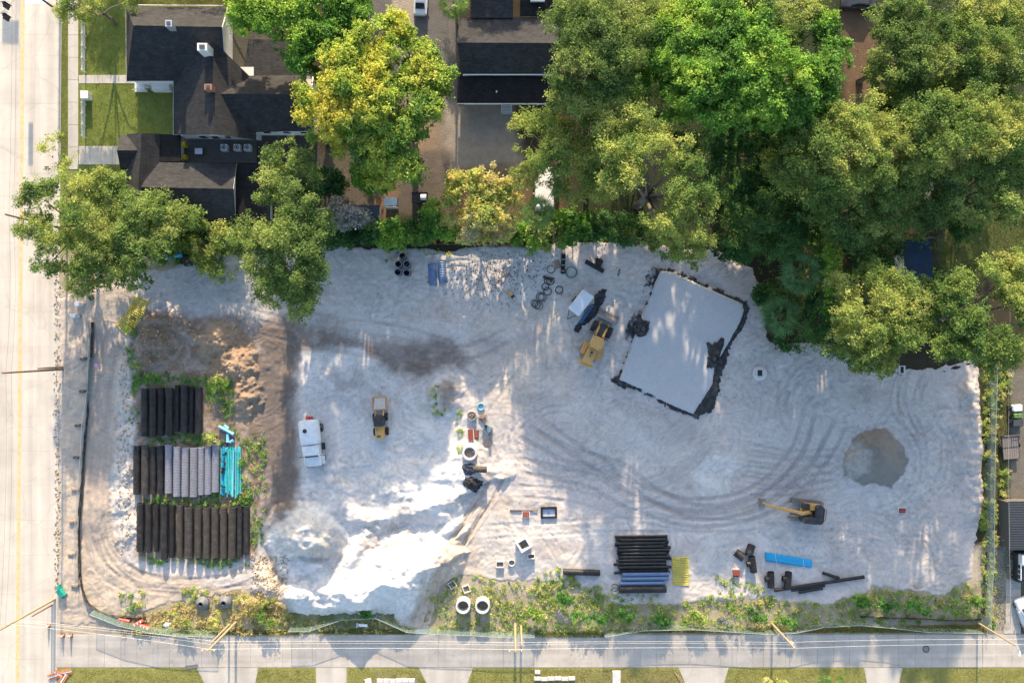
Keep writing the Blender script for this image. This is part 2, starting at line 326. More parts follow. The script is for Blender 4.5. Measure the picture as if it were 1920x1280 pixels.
# relief
L.Z += (fbm(X/60, Y/60, 61, 4)-.5)*.5+(fbm(X/14, Y/14, 62, 4)-.5)*.13+(fbm(X/4, Y/4, 63, 3)-.5)*.05
sw = fbm(X/90+2.2*fbm(X/120, Y/120, 71, 3), Y/60+2.2*fbm(X/120, Y/120, 72, 3), 73, 4)
L.Z += .018*np.sin(sw*95)*sstep(.35, .6, fbm(X/70, Y/70, 74, 3)); L.C *= (1+.07*np.sin(sw*95+1.2)[..., None])
def arc(cx, cy, rx, ry, a0, a1, n=9):
    cx += random.uniform(-16, 16); cy += random.uniform(-14, 14); rx *= random.uniform(.8, 1.25); ry *= random.uniform(.8, 1.25); w_ = (a1-a0)*random.uniform(.35, .8); a0 += random.uniform(0, 1)*((a1-a0)-w_); a1 = a0+w_
    return [(cx+rx*math.cos(R(t)), cy+ry*math.sin(R(t))) for t in np.linspace(a0, a1, n)]
def tracks(pts, gap, width=7, c=GREY, amt=.35, dz=-.045, lug=.022, rim=.022):
    p = np.array(pts, float); d = np.gradient(p, axis=0); nrm = np.stack([-d[:, 1], d[:, 0]], 1); nrm /= np.linalg.norm(nrm, axis=1)[:, None]+1e-9
    for s_ in (-1, 1): st([tuple(q) for q in p+nrm*gap/2*s_], width, c, amt, dz, lug, rim)
tracks([(215, 620), (195, 720), (185, 850), (180, 960), (200, 1040), (270, 1090), (380, 1100), (480, 1070)], 26, 9, (.34, .29, .25), .5)
tracks([(190, 560), (180, 700), (168, 860), (168, 1000), (195, 1070), (260, 1110)], 24, 8, (.38, .32, .27), .4)
tracks([(235, 640), (205, 800), (195, 980), (240, 1070), (340, 1095), (470, 1085)], 22, 8, (.33, .28, .24), .4)
tracks([(520, 620), (515, 740), (525, 880), (545, 960)], 22, 9, DARK, .4)
tracks([(545, 640), (530, 780), (545, 900), (560, 950)], 22, 8, (.30, .24, .20), .4)
tracks([(910, 930), (860, 1010), (815, 1060), (800, 1120), (780, 1180)], 24, 11, (.36, .28, .21), .6, -.12, .06, .09)
tracks([(945, 860), (905, 950), (850, 1030), (820, 1090), (805, 1150)], 22, 9, (.38, .30, .23), .5, -.1, .05, .07)
tracks([(470, 610), (600, 640), (740, 660), (880, 660), (960, 620)], 24, 9, (.26, .22, .19), .4)
tracks([(440, 560), (600, 600), (780, 630), (900, 700)], 24, 8, (.30, .27, .25), .35)
tracks([(1000, 560), (985, 650), (940, 720), (900, 790), (930, 880)], 24, 8, (.42, .36, .31), .35)
tracks(arc(1010, 640, 70, 90, -60, 120), 20, 7, (.42, .36, .31), .35)
tracks(arc(1050, 640, 60, 130, -80, 100), 20, 7, (.42, .36, .31), .3)
tracks([(970, 800), (1060, 850), (1160, 880), (1230, 930), (1320, 960), (1420, 940), (1500, 880), (1540, 800)], 26, 11, (.30, .28, .27), .6, -.07)
tracks([(1000, 790), (1120, 870), (1200, 920), (1300, 945), (1410, 925), (1490, 850), (1520, 760)], 22, 10, (.30, .28, .27), .6, -.07)
tracks([(960, 870), (1100, 900), (1200, 950), (1320, 975), (1450, 945), (1540, 860), (1580, 780)], 24, 10, (.31, .29, .28), .55, -.06)
tracks([(950, 920), (1080, 930), (1200, 970), (1330, 985), (1440, 975), (1560, 900)], 22, 8, (.37, .345, .33), .35)
for k in range(4): tracks(arc(1060, 835, 40+k*16, 30+k*13, 20, 300), 12, 6, (.36, .34, .33), .38)
for k in range(5): tracks(arc(1560, 760, 40+k*20, 34+k*18, 100+k*8, 290), 14, 7, (.36, .34, .33), .38)
for k in range(4): tracks(arc(1640, 860, 75+k*18, 72+k*16, -70, 150-k*12), 12, 7, (.38, .36, .35), .38)
for k in range(4): tracks(arc(1180, 780, 130+k*22, 110+k*24, 10, 110), 14, 7, (.36, .34, .33), .38)
for k in range(3): tracks(arc(1130, 585, 40+k*20, 30+k*18, 150, 330), 14, 7, (.42, .40, .385), .3)
for k in range(4): tracks(arc(1500, 690, 50+k*22, 40+k*12, 180, 350), 14, 7, (.37, .35, .34), .4)
for k in range(3): tracks(arc(1760, 750, 40+k*26, 50+k*20, 80, 270), 14, 7, (.35, .33, .31), .5)
tracks([(1420, 950), (1480, 900), (1560, 880), (1600, 900)], 16, 7, (.36, .33, .32), .4)
for k in range(5): tracks([(1380, 830+k*22), (1480, 850+k*18), (1580, 845+k*14)], 12, 6, (.31, .29, .285), .5)
tracks([(900, 1000), (1040, 990), (1200, 985), (1400, 990), (1600, 1010), (1740, 1020)], 24, 8, (.47, .445, .43), .35)
tracks([(1000, 1010), (1020, 1000), (1060, 1060)], 18, 7, (.47, .445, .43), .3)
for k in range(5): tracks([(940+k*22, 600), (950+k*20, 700), (945+k*22, 800), (960+k*24, 900)], 10, 6, (.44, .39, .34), .3)
for k in range(7): tracks([(375, 612+k*16), (400+k*6, 640+k*16), (440, 625+k*18), (478, 650+k*18)], 10, 7, (.30, .19, .11), .4, -.1, .03, .06)
for k in range(16):
    a, b = random.uniform(1380, 1780), random.uniform(700, 1060); t = random.uniform(0, 6.3); l = random.uniform(60, 150)
    tracks([(a, b), (a+l*.5*math.cos(t), b+l*.5*math.sin(t)), (a+l*math.cos(t+.4), b+l*math.sin(t+.4))], 13, 6, (.40, .375, .36), .3)
for k in range(20):
    a, b = random.uniform(600, 1380), random.uniform(480, 1050); t = random.uniform(0, 6.3); l = random.uniform(50, 130)
    tracks([(a, b), (a+l*.5*math.cos(t), b+l*.5*math.sin(t)), (a+l*math.cos(t+.5), b+l*math.sin(t+.5))], 13, 6, (.41, .385, .37), .25)
for k in range(26):   # little windrows pushed up by blades
    a, b = random.uniform(560, 1820), random.uniform(500, 1060); t = random.uniform(0, 6.3); l = random.uniform(20, 70)
    st([(a, b), (a+l*.5*math.cos(t)+4, b+l*.5*math.sin(t)), (a+l*math.cos(t+.3), b+l*math.sin(t+.3))], 6, (.45, .42, .40), .3, .12, 0, 0)
pt([(470, 690), (560, 700), (556, 960), (500, 1000), (480, 900)], (.17, .14, .12), .75, 14, 30, .35)
# the dirt heap by the yellow mat and the berm beside the haul road
def heap(px, py, h, slope=.62, ry=1.0, flat=0, rot=0.0):
    dx, dy = X-px+L.wx*26, Y-py+L.wy*26; c_, s_ = math.cos(rot), math.sin(rot); u = dx*c_+dy*s_; v = (-dx*s_+dy*c_)/ry
    d = np.maximum(np.hypot(u, v)*S-flat, 0); return h-slope*d
jit = (fbm(X/12, Y/12, 81, 4)-.5)*.5
for a, b, h, ry in ((290, 625, 1.5, 1.2), (330, 610, 1.1, .8), (400, 640, 1.3, 1.0), (440, 690, 1.2, 1.1), (460, 740, 1.0, 1.2), (270, 660, 1.0, 1.4)):
    L.Z = np.maximum(L.Z, heap(a, b, h, .45, ry, .5)+jit*2.2)
for a, b in ((235, 700), (232, 760), (238, 820), (230, 880), (228, 940), (236, 1000)): L.Z = np.maximum(L.Z, heap(a, b, .5, .3, 1.6)+jit)
# white lime-rock stockpiles
def ridge2(crest, h, sn, ss, flat=.3):
    """long heap: slope sn on its north side, ss on its south side"""
    c = catmull(crest, 6); D = np.full(X.shape, 1e9); SG = np.zeros(X.shape)
    for (ax, ay), (bx, by) in zip(c, c[1:]):
        ex, ey = bx-ax, by-ay; XX = X+L.wx*44; YY = Y+L.wy*44; t = np.clip(((XX-ax)*ex+(YY-ay)*ey)/(ex*ex+ey*ey+1e-9), 0, 1); dx = XX-ax-t*ex; dy = YY-ay-t*ey; d = np.hypot(dx, dy); u = d < D; D = np.where(u, d, D); SG = np.where(u, ex*dy-ey*dx, SG)
    return h-np.maximum(D*S-flat, 0)*np.where(SG > 0, ss, sn)
PZ = np.full(X.shape, -9.0); j2 = (fbm(X/34, Y/34, 82, 4)-.5)*1.1+(fbm(X/11, Y/11, 85, 3)-.5)*.28+(fbm(X/4, Y/4, 83, 3)-.5)*.06
for hp in (ridge2([(648, 1119), (700, 1106), (750, 1092), (795, 1072)], 2.9, .46, .62), ridge2([(648, 980), (700, 974), (745, 962), (800, 950), (850, 932)], 1.35, .17, .6), heap(632, 1100, 2.1, .62, .8, .5, .2), heap(562, 1116, 1.6, .6, .55, 1.0), heap(610, 1130, 1.3, .45, .5, 2.0), heap(664, 1048, 1.7, .55, 1.5, .2, .5),
           heap(700, 1010, .5, .1, .7, 3.0), heap(840, 985, .9, .5, .35, 1.2, -.7), heap(862, 1000, .6, .5, .35, .8, -.7), heap(815, 1030, .9, .5, .4, 1.0, -.6), heap(690, 1135, .9, .4, .5, 2.5), heap(760, 1115, .9, .4, .6, 1.5), heap(495, 1095, .9, .5, 1.2, .6), heap(545, 1040, 1.2, .55, .6, .4, .4), heap(590, 1060, 1.5, .7, .5, .2, -.5), heap(700, 1060, 1.6, .6, .5, .3, -.6), heap(680, 1000, .9, .5, .5, .5, .3)): PZ = np.maximum(PZ, hp)
dome_a = np.minimum(heap(574, 1012, 4.4, .82, .92, .5), 3.7-.010*np.hypot(X-570, Y-1000)); bowl = sstep(62, 30, np.hypot((X-572)*.85, (Y-1072)*1.1)+(L.fn-.5)*10) if False else 1-sstep(34, 56, np.hypot((X-574)*.8, (Y-1075)*1.15)+(L.fn-.5)*12)
PZ = np.maximum(PZ, dome_a*(1-bowl)+np.minimum(dome_a, .35+.5*L.fn+.010*np.abs(X-574))*bowl)
PZ = PZ+j2; L.Z = np.maximum(PZ, L.Z)
# dredged grey heap in the east with a worked flat top
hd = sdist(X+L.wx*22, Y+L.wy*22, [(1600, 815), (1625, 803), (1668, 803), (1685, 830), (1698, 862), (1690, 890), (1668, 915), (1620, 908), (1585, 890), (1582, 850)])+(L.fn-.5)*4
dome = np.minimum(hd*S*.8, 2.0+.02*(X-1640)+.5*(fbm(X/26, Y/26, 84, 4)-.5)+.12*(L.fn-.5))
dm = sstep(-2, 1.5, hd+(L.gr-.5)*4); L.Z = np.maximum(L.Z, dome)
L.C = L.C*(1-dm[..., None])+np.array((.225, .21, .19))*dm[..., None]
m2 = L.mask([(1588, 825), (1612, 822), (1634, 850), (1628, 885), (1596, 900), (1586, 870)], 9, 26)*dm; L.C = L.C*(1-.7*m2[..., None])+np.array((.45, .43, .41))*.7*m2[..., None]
# weedy soil heap near the middle
L.Z = np.maximum(L.Z, heap(833, 742, 1.1, .5, 1.1, .5)+jit); pt([(816, 728), (832, 716), (850, 724), (854, 748), (842, 768), (822, 764)], (.25, .21, .17), .9, 9, 30, .2)
# spoil bank on the east edge
for b in np.arange(740, 960, 18): L.Z = np.maximum(L.Z, heap(1828, b, .9, .35, 1.0, .3)+jit)
# edges sink under the surrounding ground
dl = sdist(X+L.wx*16, Y+L.wy*16, lot)+(L.fn-.5)*10
L.Z = np.maximum(L.Z, -.2)*sstep(-2, 12, dl)+.06-.5*(1-sstep(-9, 2, dl))
mot = sstep(.42, .68, fbm(X/7+1.5*fbm(X/30, Y/30, 76, 3), Y/5, 77, 5))*sstep(.3, .6, fbm(X/80, Y/80, 78, 3)); L.C *= (1-.17*mot)[..., None]*np.array((1, .985, .97)); L.C *= (.90+.20*L.gr)[..., None]; L.C = np.clip(L.C, .02, .8)
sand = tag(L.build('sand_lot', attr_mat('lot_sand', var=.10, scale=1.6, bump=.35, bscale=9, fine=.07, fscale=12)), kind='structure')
def zs(px, py):
    """height of the lot (or plain ground) at a photo pixel"""
    fx = (px-L.xs[0])/2.0; fy = (py-L.ys[0])/2.0
    if not (0 <= fx < len(L.xs)-1 and 0 <= fy < len(L.ys)-1): return 0.0
    i, j = int(fx), int(fy); u, v = fx-i, fy-j; Z = L.Z
    return max(0.0, (Z[j, i]*(1-u)+Z[j, i+1]*u)*(1-v)+(Z[j+1, i]*(1-u)+Z[j+1, i+1]*u)*v)
def zmax(px, py, r):
    return max(zs(px+a*r, py+b*r) for a in (-1, -.5, 0, .5, 1) for b in (-1, -.5, 0, .5, 1))
def zmean(px, py, r): return sum(zs(px+a*r, py+b*r) for a in (-1, 0, 1) for b in (-1, 0, 1))/9
# ------------------------------------------------------------------ foliage
def leaf_mat(name, trans=.42):
    m = bpy.data.materials.new(name); m.use_nodes = True; nt = m.node_tree; N, Lk = nt.nodes, nt.links
    out = N['Material Output']; N.remove(N['Principled BSDF'])
    at = N.new('ShaderNodeAttribute'); at.attribute_name = 'Col'
    d = N.new('ShaderNodeBsdfDiffuse'); t = N.new('ShaderNodeBsdfTranslucent'); g = N.new('ShaderNodeBsdfGlossy'); g.inputs['Roughness'].default_value = .6
    Lk.new(at.outputs['Color'], d.inputs['Color'])
    hs = N.new('ShaderNodeHueSaturation'); hs.inputs['Value'].default_value = 1.25; hs.inputs['Saturation'].default_value = 1.1; Lk.new(at.outputs['Color'], hs.inputs['Color']); Lk.new(hs.outputs[0], t.inputs['Color'])
    m1 = N.new('ShaderNodeMixShader'); m1.inputs[0].default_value = trans; Lk.new(d.outputs[0], m1.inputs[1]); Lk.new(t.outputs[0], m1.inputs[2])
    m2 = N.new('ShaderNodeMixShader'); m2.inputs[0].default_value = .012; Lk.new(m1.outputs[0], m2.inputs[1]); Lk.new(g.outputs[0], m2.inputs[2])
    Lk.new(m2.outputs[0], out.inputs[0]); return m
M_LEAF = leaf_mat('leaves'); M_BARK = mat('bark', (.16, .13, .10), .9, var=.3, scale=4, bump=.6, bscale=12); M_PALE_BARK = mat('pale_bark', (.30, .27, .23), .9, var=.25, scale=4, bump=.5)
def leaves(rng, cen, nrm, size, per, leaf, cols, cvar):
    """triangular leaves in tufts: cen (n,3), nrm (n,3), size (n,), cols (n,3)"""
    n = len(cen); t = np.repeat(np.arange(n), per); N = len(t)
    pos = cen[t]+rng.normal(0, .5, (N, 3))*size[t][:, None]*np.array([1, 1, .75])
    nv = nrm[t]*.5+rng.normal(0, .5, (N, 3))+np.array([0, .25, .5]); nv /= np.linalg.norm(nv, axis=1)[:, None]+1e-9
    u = np.cross(nv, rng.normal(0, 1, (N, 3))); u /= np.linalg.norm(u, axis=1)[:, None]+1e-9; v = np.cross(nv, u)
    l = leaf*rng.uniform(.6, 1.35, N)[:, None]; wd = l*.42
    co = np.stack([pos-u*l*.5+v*wd, pos-u*l*.5-v*wd, pos+u*l*.75], 1).reshape(-1, 3)
    c = np.minimum(cols[t]*np.array([2.1, 2.1, 3.0])*rng.uniform(1-cvar, 1+cvar, N)[:, None], .6)
    return co, np.repeat(c, 3, 0)
def crown_arrays(rng, lobes, pal, dens=1.0, leaf=.30, gap=.42, tuft=.5):
    """lobes: (x, y, z, r, rz) in metres; pal: list of colours"""
    CO, CC = [], []; pal = np.array(pal)
    for (x, y, z, r, rz) in lobes:
        k = rng.randint(1000); npf = max(4, int(5+2.2*r*r)); pd = rng.normal(0, 1, (npf, 3)); pd /= np.linalg.norm(pd, axis=1)[:, None]; pd[:, 2] = np.where(pd[:, 2] < -.15, -pd[:, 2], pd[:, 2])
        pc = np.array([x, y, z])+pd*np.array([r, r, rz])*rng.uniform(.45, .86, npf)[:, None]; pr_ = rng.uniform(.55, 1.05, npf)*min(1.0, .35+.2*r)
        n = max(8, int(21*r*r*dens)); pi = rng.choice(npf, n, p=pr_**2/(pr_**2).sum()); d = rng.normal(0, 1, (n, 3)); d /= np.linalg.norm(d, axis=1)[:, None]; d[:, 2] = np.where(d[:, 2] < -.25, -d[:, 2]*.8, d[:, 2])
        cen = pc[pi]+d*(pr_[pi]*rng.uniform(.5, 1.0, n)**.5)[:, None]*np.array([1, 1, .8]); m_ = int(n*.16)
        cen[:m_] = np.array([x, y, z])+d[:m_]*rng.uniform(.2, 1.08, m_)[:, None]*np.array([r, r, rz])
        keep = vnoise(cen[:, 0]/1.5+50, cen[:, 1]/1.5+cen[:, 2]/1.9+50, 17) > gap*rng.uniform(.4, 1.1, n)
        cen, d = cen[keep], d[keep]; n = len(cen)
        if n == 0: cen, d, n = np.array([[x, y, z+rz*.5]]), np.array([[0, 0, 1.0]]), 1
        # tint: smooth over the crown with tuft-to-tuft change
        f = np.clip(vnoise(cen[:, 0]/2.6+9, cen[:, 1]/2.6+cen[:, 2]/3, 5)*1.5-.25+rng.normal(0, .18, n), 0, .999)*(len(pal)-1)
        i = f.astype(int); fr = (f-i)[:, None]; c = pal[i]*(1-fr)+pal[np.minimum(i+1, len(pal)-1)]*fr
        c = c*rng.uniform(.72, 1.28, n)[:, None]
        co, cc = leaves(rng, cen, d, rng.uniform(.6, 1.25, n)*tuft, 30, leaf, c, .25); CO.append(co); CC.append(cc)
    return np.concatenate(CO), np.concatenate(CC)
def leaf_object(name, co, cc, parent=None, origin=(0, 0, 0)):
    me = fast_mesh(name, co-np.array(origin), np.arange(len(co)).reshape(-1, 3), cc, M_LEAF)
    return link(name, me, parent)
OLIVE = [(.048, .082, .016), (.09, .13, .024), (.145, .17, .035)]
OLIVEY = [(.06, .10, .018), (.115, .15, .026), (.18, .195, .038)]
GREEN = [(.045, .10, .014), (.085, .165, .018), (.15, .215, .025)]
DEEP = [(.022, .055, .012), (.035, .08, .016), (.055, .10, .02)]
GOLD = [(.10, .155, .02), (.175, .21, .026), (.235, .235, .028), (.265, .235, .03)]
GOLDG = [(.06, .115, .018), (.12, .17, .022), (.21, .225, .03)]
PALEY = [(.13, .16, .03), (.23, .225, .045), (.29, .25, .065), (.24, .22, .09)]
GREYG = [(.09, .11, .06), (.15, .165, .10), (.20, .19, .13)]
TREES = []
def tree(name, label, pal, lobes, top, base=None, dens=1.15, leaf=.19, gap=.43, flat=.72, group='trees round the lot', bark=None, tuft=.5, spread=.35, limbs=True, fill=.11):
    """lobes: (px, py, r px[, dz]) as seen in the photo; top: height of the crown's top in metres"""
    rng = np.random.RandomState(sum(map(ord, label)) % 9973)
    if leaf == .19: leaf = .23 if pal in (GREEN, GOLD, GOLDG) else .165
    rm = max(q[2] for q in lobes)*S; zc = top-rm*.75; LB = []
    cx = sum(q[0] for q in lobes)/len(lobes); cy = sum(q[1] for q in lobes)/len(lobes); ext = max(math.hypot(q[0]-cx, q[1]-cy) for q in lobes)+1
    for q in lobes:
        d = math.hypot(q[0]-cx, q[1]-cy)/ext; z = max(1.0, zc-spread*top*.55*d*d+(q[3] if len(q) > 3 else 0)+rng.uniform(-.5, .5)); p = P(q[0], q[1], z); r = q[2]*1.12*S*(H-z)/H
        LB.append((p.x, p.y, z, r, r*flat))
    c = np.mean([(q[0], q[1]) for q in LB], 0); b = Vector((c[0], c[1], 0)) if base is None else P(*base)
    root = empty(name, b, 0, label, 'tree', group)
    co, cc = crown_arrays(rng, LB, pal, dens, leaf, gap, tuft)
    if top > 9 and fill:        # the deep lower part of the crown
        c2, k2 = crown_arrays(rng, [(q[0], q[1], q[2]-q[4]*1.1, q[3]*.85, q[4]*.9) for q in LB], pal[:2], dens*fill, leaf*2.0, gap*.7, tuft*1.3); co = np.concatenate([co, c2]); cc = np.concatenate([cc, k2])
    leaf_object('crown', co, cc, root, b)
    m = MB(); tr = max(.12, .022*top+.01*ext*S); fork = top*.38
    m.tube([(0, 0, -.2), (.05, .03, fork*.5), (0, 0, fork)], [tr*1.25, tr, tr*.85], 8)
    if limbs:
        for q in LB:
            e = Vector((q[0]-b.x, q[1]-b.y, q[2]+q[4]*.2)); s0 = Vector((0, 0, fork*rng.uniform(.75, 1)))
            md = s0.lerp(e, .5)+Vector((rng.uniform(-.5, .5), rng.uniform(-.5, .5), rng.uniform(.1, .9)))
            m.tube([s0, s0.lerp(md, .5)+Vector((0, 0, .15)), md, e], [tr*.55, tr*.42, tr*.3, .03], 5)
            for _ in range(3):
                t = md.lerp(e, rng.uniform(.2, .8)); m.tube([t, t+Vector(rng.normal(0, .6, 3))*q[3]*.6], [tr*.16, .015], 4)
    m.build('trunk', bark or M_BARK, root, smooth=True); TREES.append(root); return root

tree('oak_tree', 'spreading olive green oak hanging over the left road', OLIVEY, [(112, 288, 34), (80, 370, 42), (62, 425, 34), (130, 350, 42), (150, 410, 46), (105, 455, 38), (165, 470, 44), (150, 522, 34), (92, 500, 26), (190, 345, 34)], 10.5, dens=.95, gap=.5)
tree('oak_tree', 'broad olive oak between the charcoal roofed outbuilding and the lot fence', OLIVE, [(225, 385, 50), (275, 400, 50), (325, 410, 42), (215, 450, 50), (265, 470, 48), (310, 460, 38), (235, 510, 40), (205, 500, 36), (350, 405, 24)], 10.0)
tree('oak_tree', 'bushy yellow green oak at the lot corner near the two drums', OLIVEY, [(350, 440, 32), (385, 455, 40), (425, 455, 46), (425, 495, 36), (390, 490, 26)], 5.5)
tree('oak_tree', 'tall olive oak whose crown overhangs the sand beside the outbuilding', OLIVE, [(525, 300, 36), (565, 325, 40), (510, 350, 36), (560, 385, 42), (480, 445, 42), (530, 450, 46), (580, 470, 40), (500, 505, 44), (555, 515, 48), (590, 510, 30), (520, 555, 40), (565, 565, 36), (600, 420, 26)], 14.5)
tree('maple_tree', 'big golden yellow maple beside the dirt driveway', GOLD, [(640, 110, 42), (690, 90, 48), (740, 70, 46), (600, 175, 44), (660, 165, 50), (720, 140, 52), (575, 205, 30), (640, 225, 48), (700, 205, 52), (620, 265, 36)], 16.5, gap=.42)
tree('maple_tree', 'green gold maple leaning over the dark driveway', GOLDG, [(770, 90, 42), (790, 140, 46), (830, 160, 30), (775, 200, 48), (740, 240, 44), (700, 265, 42), (800, 210, 34), (735, 305, 42), (770, 315, 30), (715, 335, 28), (690, 300, 32)], 15.0, gap=.45)
tree('shade_tree', 'bright green tree at the top edge behind the hipped roof', GREEN, [(460, 12, 40), (510, 25, 46), (565, 20, 48), (620, 15, 44), (560, 70, 46), (610, 65, 40), (655, 40, 32), (585, 112, 34), (545, 105, 26), (670, 5, 30)], 13.0)
tree('ornamental_tree', 'pale yellow half bare tree on the north edge of the sand', PALEY, [(850, 345, 34), (895, 340, 38), (935, 365, 36), (875, 385, 42), (835, 395, 34), (920, 410, 38), (960, 385, 26), (880, 430, 30), (945, 435, 26)], 7.5, dens=.75, gap=.58, leaf=.26, bark=M_PALE_BARK)
tree('small_tree', 'small lime green tree left of the pale yellow tree', GREEN, [(810, 410, 28), (835, 430, 26), (800, 435, 20)], 5.5)
tree('oak_tree', 'dark olive oak beside the long black gabled roof', OLIVE, [(1060, 25, 40), (1110, 20, 44), (1165, 20, 44), (1075, 80, 44), (1130, 75, 48), (1190, 65, 44), (1060, 130, 36), (1110, 130, 46), (1165, 120, 44), (1050, 180, 34), (1100, 185, 44), (1150, 175, 40), (1225, 30, 34)], 18.0)
tree('oak_tree', 'wide oak in front of the box trailer yard', OLIVEY, [(985, 240, 34), (1030, 235, 42), (1080, 235, 44), (1000, 290, 36), (1050, 290, 46), (1100, 285, 46), (990, 330, 28), (1060, 345, 40), (1110, 345, 40), (1120, 230, 32)], 12.5, gap=.5, fill=0)
tree('oak_tree', 'oak with bare forked limbs leaning over the sand lot', OLIVEY, [(1150, 235, 36), (1190, 225, 38), (1225, 240, 36), (1170, 290, 46), (1225, 290, 46), (1275, 290, 38), (1150, 340, 36), (1210, 335, 42), (1300, 335, 40), (1270, 370, 44), (1320, 380, 30), (1240, 410, 42), (1290, 420, 44), (1260, 460, 34), (1310, 465, 34)], 19.5, gap=.47, fill=.05)
tree('shade_tree', 'large vivid green tree in the middle of the wood', GREEN, [(1250, 130, 42), (1300, 90, 50), (1350, 50, 52), (1400, 70, 52), (1320, 150, 58), (1385, 135, 58), (1445, 110, 52), (1490, 160, 52), (1535, 140, 44), (1565, 100, 30), (1350, 205, 50), (1420, 195, 54), (1280, 190, 42), (1480, 215, 40), (1540, 185, 32), (1300, 15, 40), (1545, 45, 30)], 20.0, gap=.4)
tree('oak_tree', 'olive oak at the top edge above the vivid green tree', OLIVE, [(1380, 5, 44), (1440, 15, 46), (1490, 40, 42), (1520, 10, 36), (1460, 70, 32)], 15.0)
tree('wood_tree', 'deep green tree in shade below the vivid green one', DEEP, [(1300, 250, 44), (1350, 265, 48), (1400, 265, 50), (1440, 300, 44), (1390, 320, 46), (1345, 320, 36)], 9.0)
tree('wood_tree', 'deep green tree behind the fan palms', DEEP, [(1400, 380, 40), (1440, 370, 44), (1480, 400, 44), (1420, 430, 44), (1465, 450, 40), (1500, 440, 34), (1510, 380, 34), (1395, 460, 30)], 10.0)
tree('oak_tree', 'olive oak south of the bare brown strip', OLIVEY, [(1530, 250, 38), (1575, 235, 42), (1620, 220, 42), (1500, 300, 38), (1550, 290, 46), (1605, 275, 46), (1655, 260, 42), (1470, 330, 34), (1520, 345, 40), (1580, 330, 46), (1635, 320, 44)], 18.0)
tree('oak_tree', 'shaded olive oak above the blue metal roof', OLIVE, [(1440, 300, 28), (1540, 390, 38), (1590, 385, 42), (1645, 375, 42), (1690, 350, 40), (1610, 430, 40), (1660, 425, 36), (1570, 430, 32), (1700, 400, 34)], 13.0)
tree('oak_tree', 'oak right of the bare brown strip', OLIVE, [(1655, 30, 34), (1700, 25, 42), (1655, 85, 34), (1705, 80, 42), (1680, 130, 38), (1740, 60, 42), (1740, 120, 42), (1650, 140, 24), (1700, 170, 38), (1760, 20, 34)], 15.5)
tree('oak_tree', 'olive oak filling the top right corner', OLIVEY, [(1790, 40, 40), (1840, 20, 40), (1890, 30, 36), (1790, 95, 42), (1840, 80, 42), (1780, 150, 38), (1830, 140, 36), (1880, 90, 34)], 15.0)
tree('oak_tree', 'pale olive oak near the right edge of the wood', OLIVEY, [(1700, 230, 42), (1750, 215, 44), (1800, 200, 42), (1850, 200, 40), (1895, 200, 36), (1720, 285, 46), (1780, 270, 50), (1840, 260, 46), (1895, 265, 40), (1700, 325, 36)], 17.0)
tree('oak_tree', 'olive oak over the second blue roof', OLIVE, [(1750, 340, 40), (1800, 330, 44), (1850, 320, 44), (1895, 330, 40), (1760, 395, 34), (1820, 385, 38), (1870, 385, 38), (1905, 395, 30), (1730, 440, 26)], 14.0)
tree('oak_tree', 'olive oak overhanging the sand south of the blue metal roof', OLIVEY, [(1585, 540, 34), (1630, 520, 36), (1680, 535, 34), (1600, 585, 40), (1655, 575, 42), (1710, 570, 36), (1580, 635, 36), (1630, 630, 40), (1690, 625, 40), (1650, 675, 32), (1600, 675, 28), (1735, 545, 24), (1740, 610, 30)], 15.0)
tree('oak_tree', 'pale olive oak over the right fence corner of the sand', OLIVEY, [(1790, 545, 36), (1840, 525, 40), (1890, 510, 38), (1790, 600, 40), (1840, 585, 44), (1895, 570, 40), (1770, 650, 32), (1820, 645, 40), (1880, 630, 40), (1850, 680, 30), (1905, 660, 30), (1920, 490, 34)], 15.5)
tree('small_tree', 'green tree with low boughs between the palms and the sand', DEEP, [(1545, 480, 28), (1560, 530, 26), (1555, 580, 30), (1530, 620, 30), (1575, 610, 24), (1560, 660, 18)], 7.0)
tree('small_tree', 'lit narrow green tree beside the fan palm', GREEN, [(1560, 440, 16), (1562, 475, 17), (1560, 510, 16), (1558, 550, 17), (1552, 585, 14)], 9.0)
tree('small_tree', 'sparse young tree at the top left by the white fence', OLIVEY, [(125, 12, 28), (160, 22, 26), (185, 12, 22), (140, -10, 30), (250, 2, 22)], 7.5, dens=.7, gap=.55)
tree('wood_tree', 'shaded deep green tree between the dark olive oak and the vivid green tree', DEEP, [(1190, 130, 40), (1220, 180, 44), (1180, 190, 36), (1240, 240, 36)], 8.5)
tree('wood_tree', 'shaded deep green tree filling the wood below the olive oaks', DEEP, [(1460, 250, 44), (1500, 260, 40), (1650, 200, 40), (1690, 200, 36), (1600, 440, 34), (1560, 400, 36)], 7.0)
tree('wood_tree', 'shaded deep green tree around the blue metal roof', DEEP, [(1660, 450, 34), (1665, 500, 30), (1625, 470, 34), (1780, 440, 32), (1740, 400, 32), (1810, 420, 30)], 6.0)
tree('oak_tree', 'olive oak on the right edge below the top right corner', OLIVE, [(1900, 130, 36), (1875, 165, 34), (1915, 70, 30), (1860, 140, 30)], 13.0)
tree('shade_tree', 'green tree wedged between the dark olive oak and the vivid green tree', GREEN, [(1225, 95, 34), (1240, 55, 30), (1215, 140, 30), (1260, 25, 28)], 15.0)
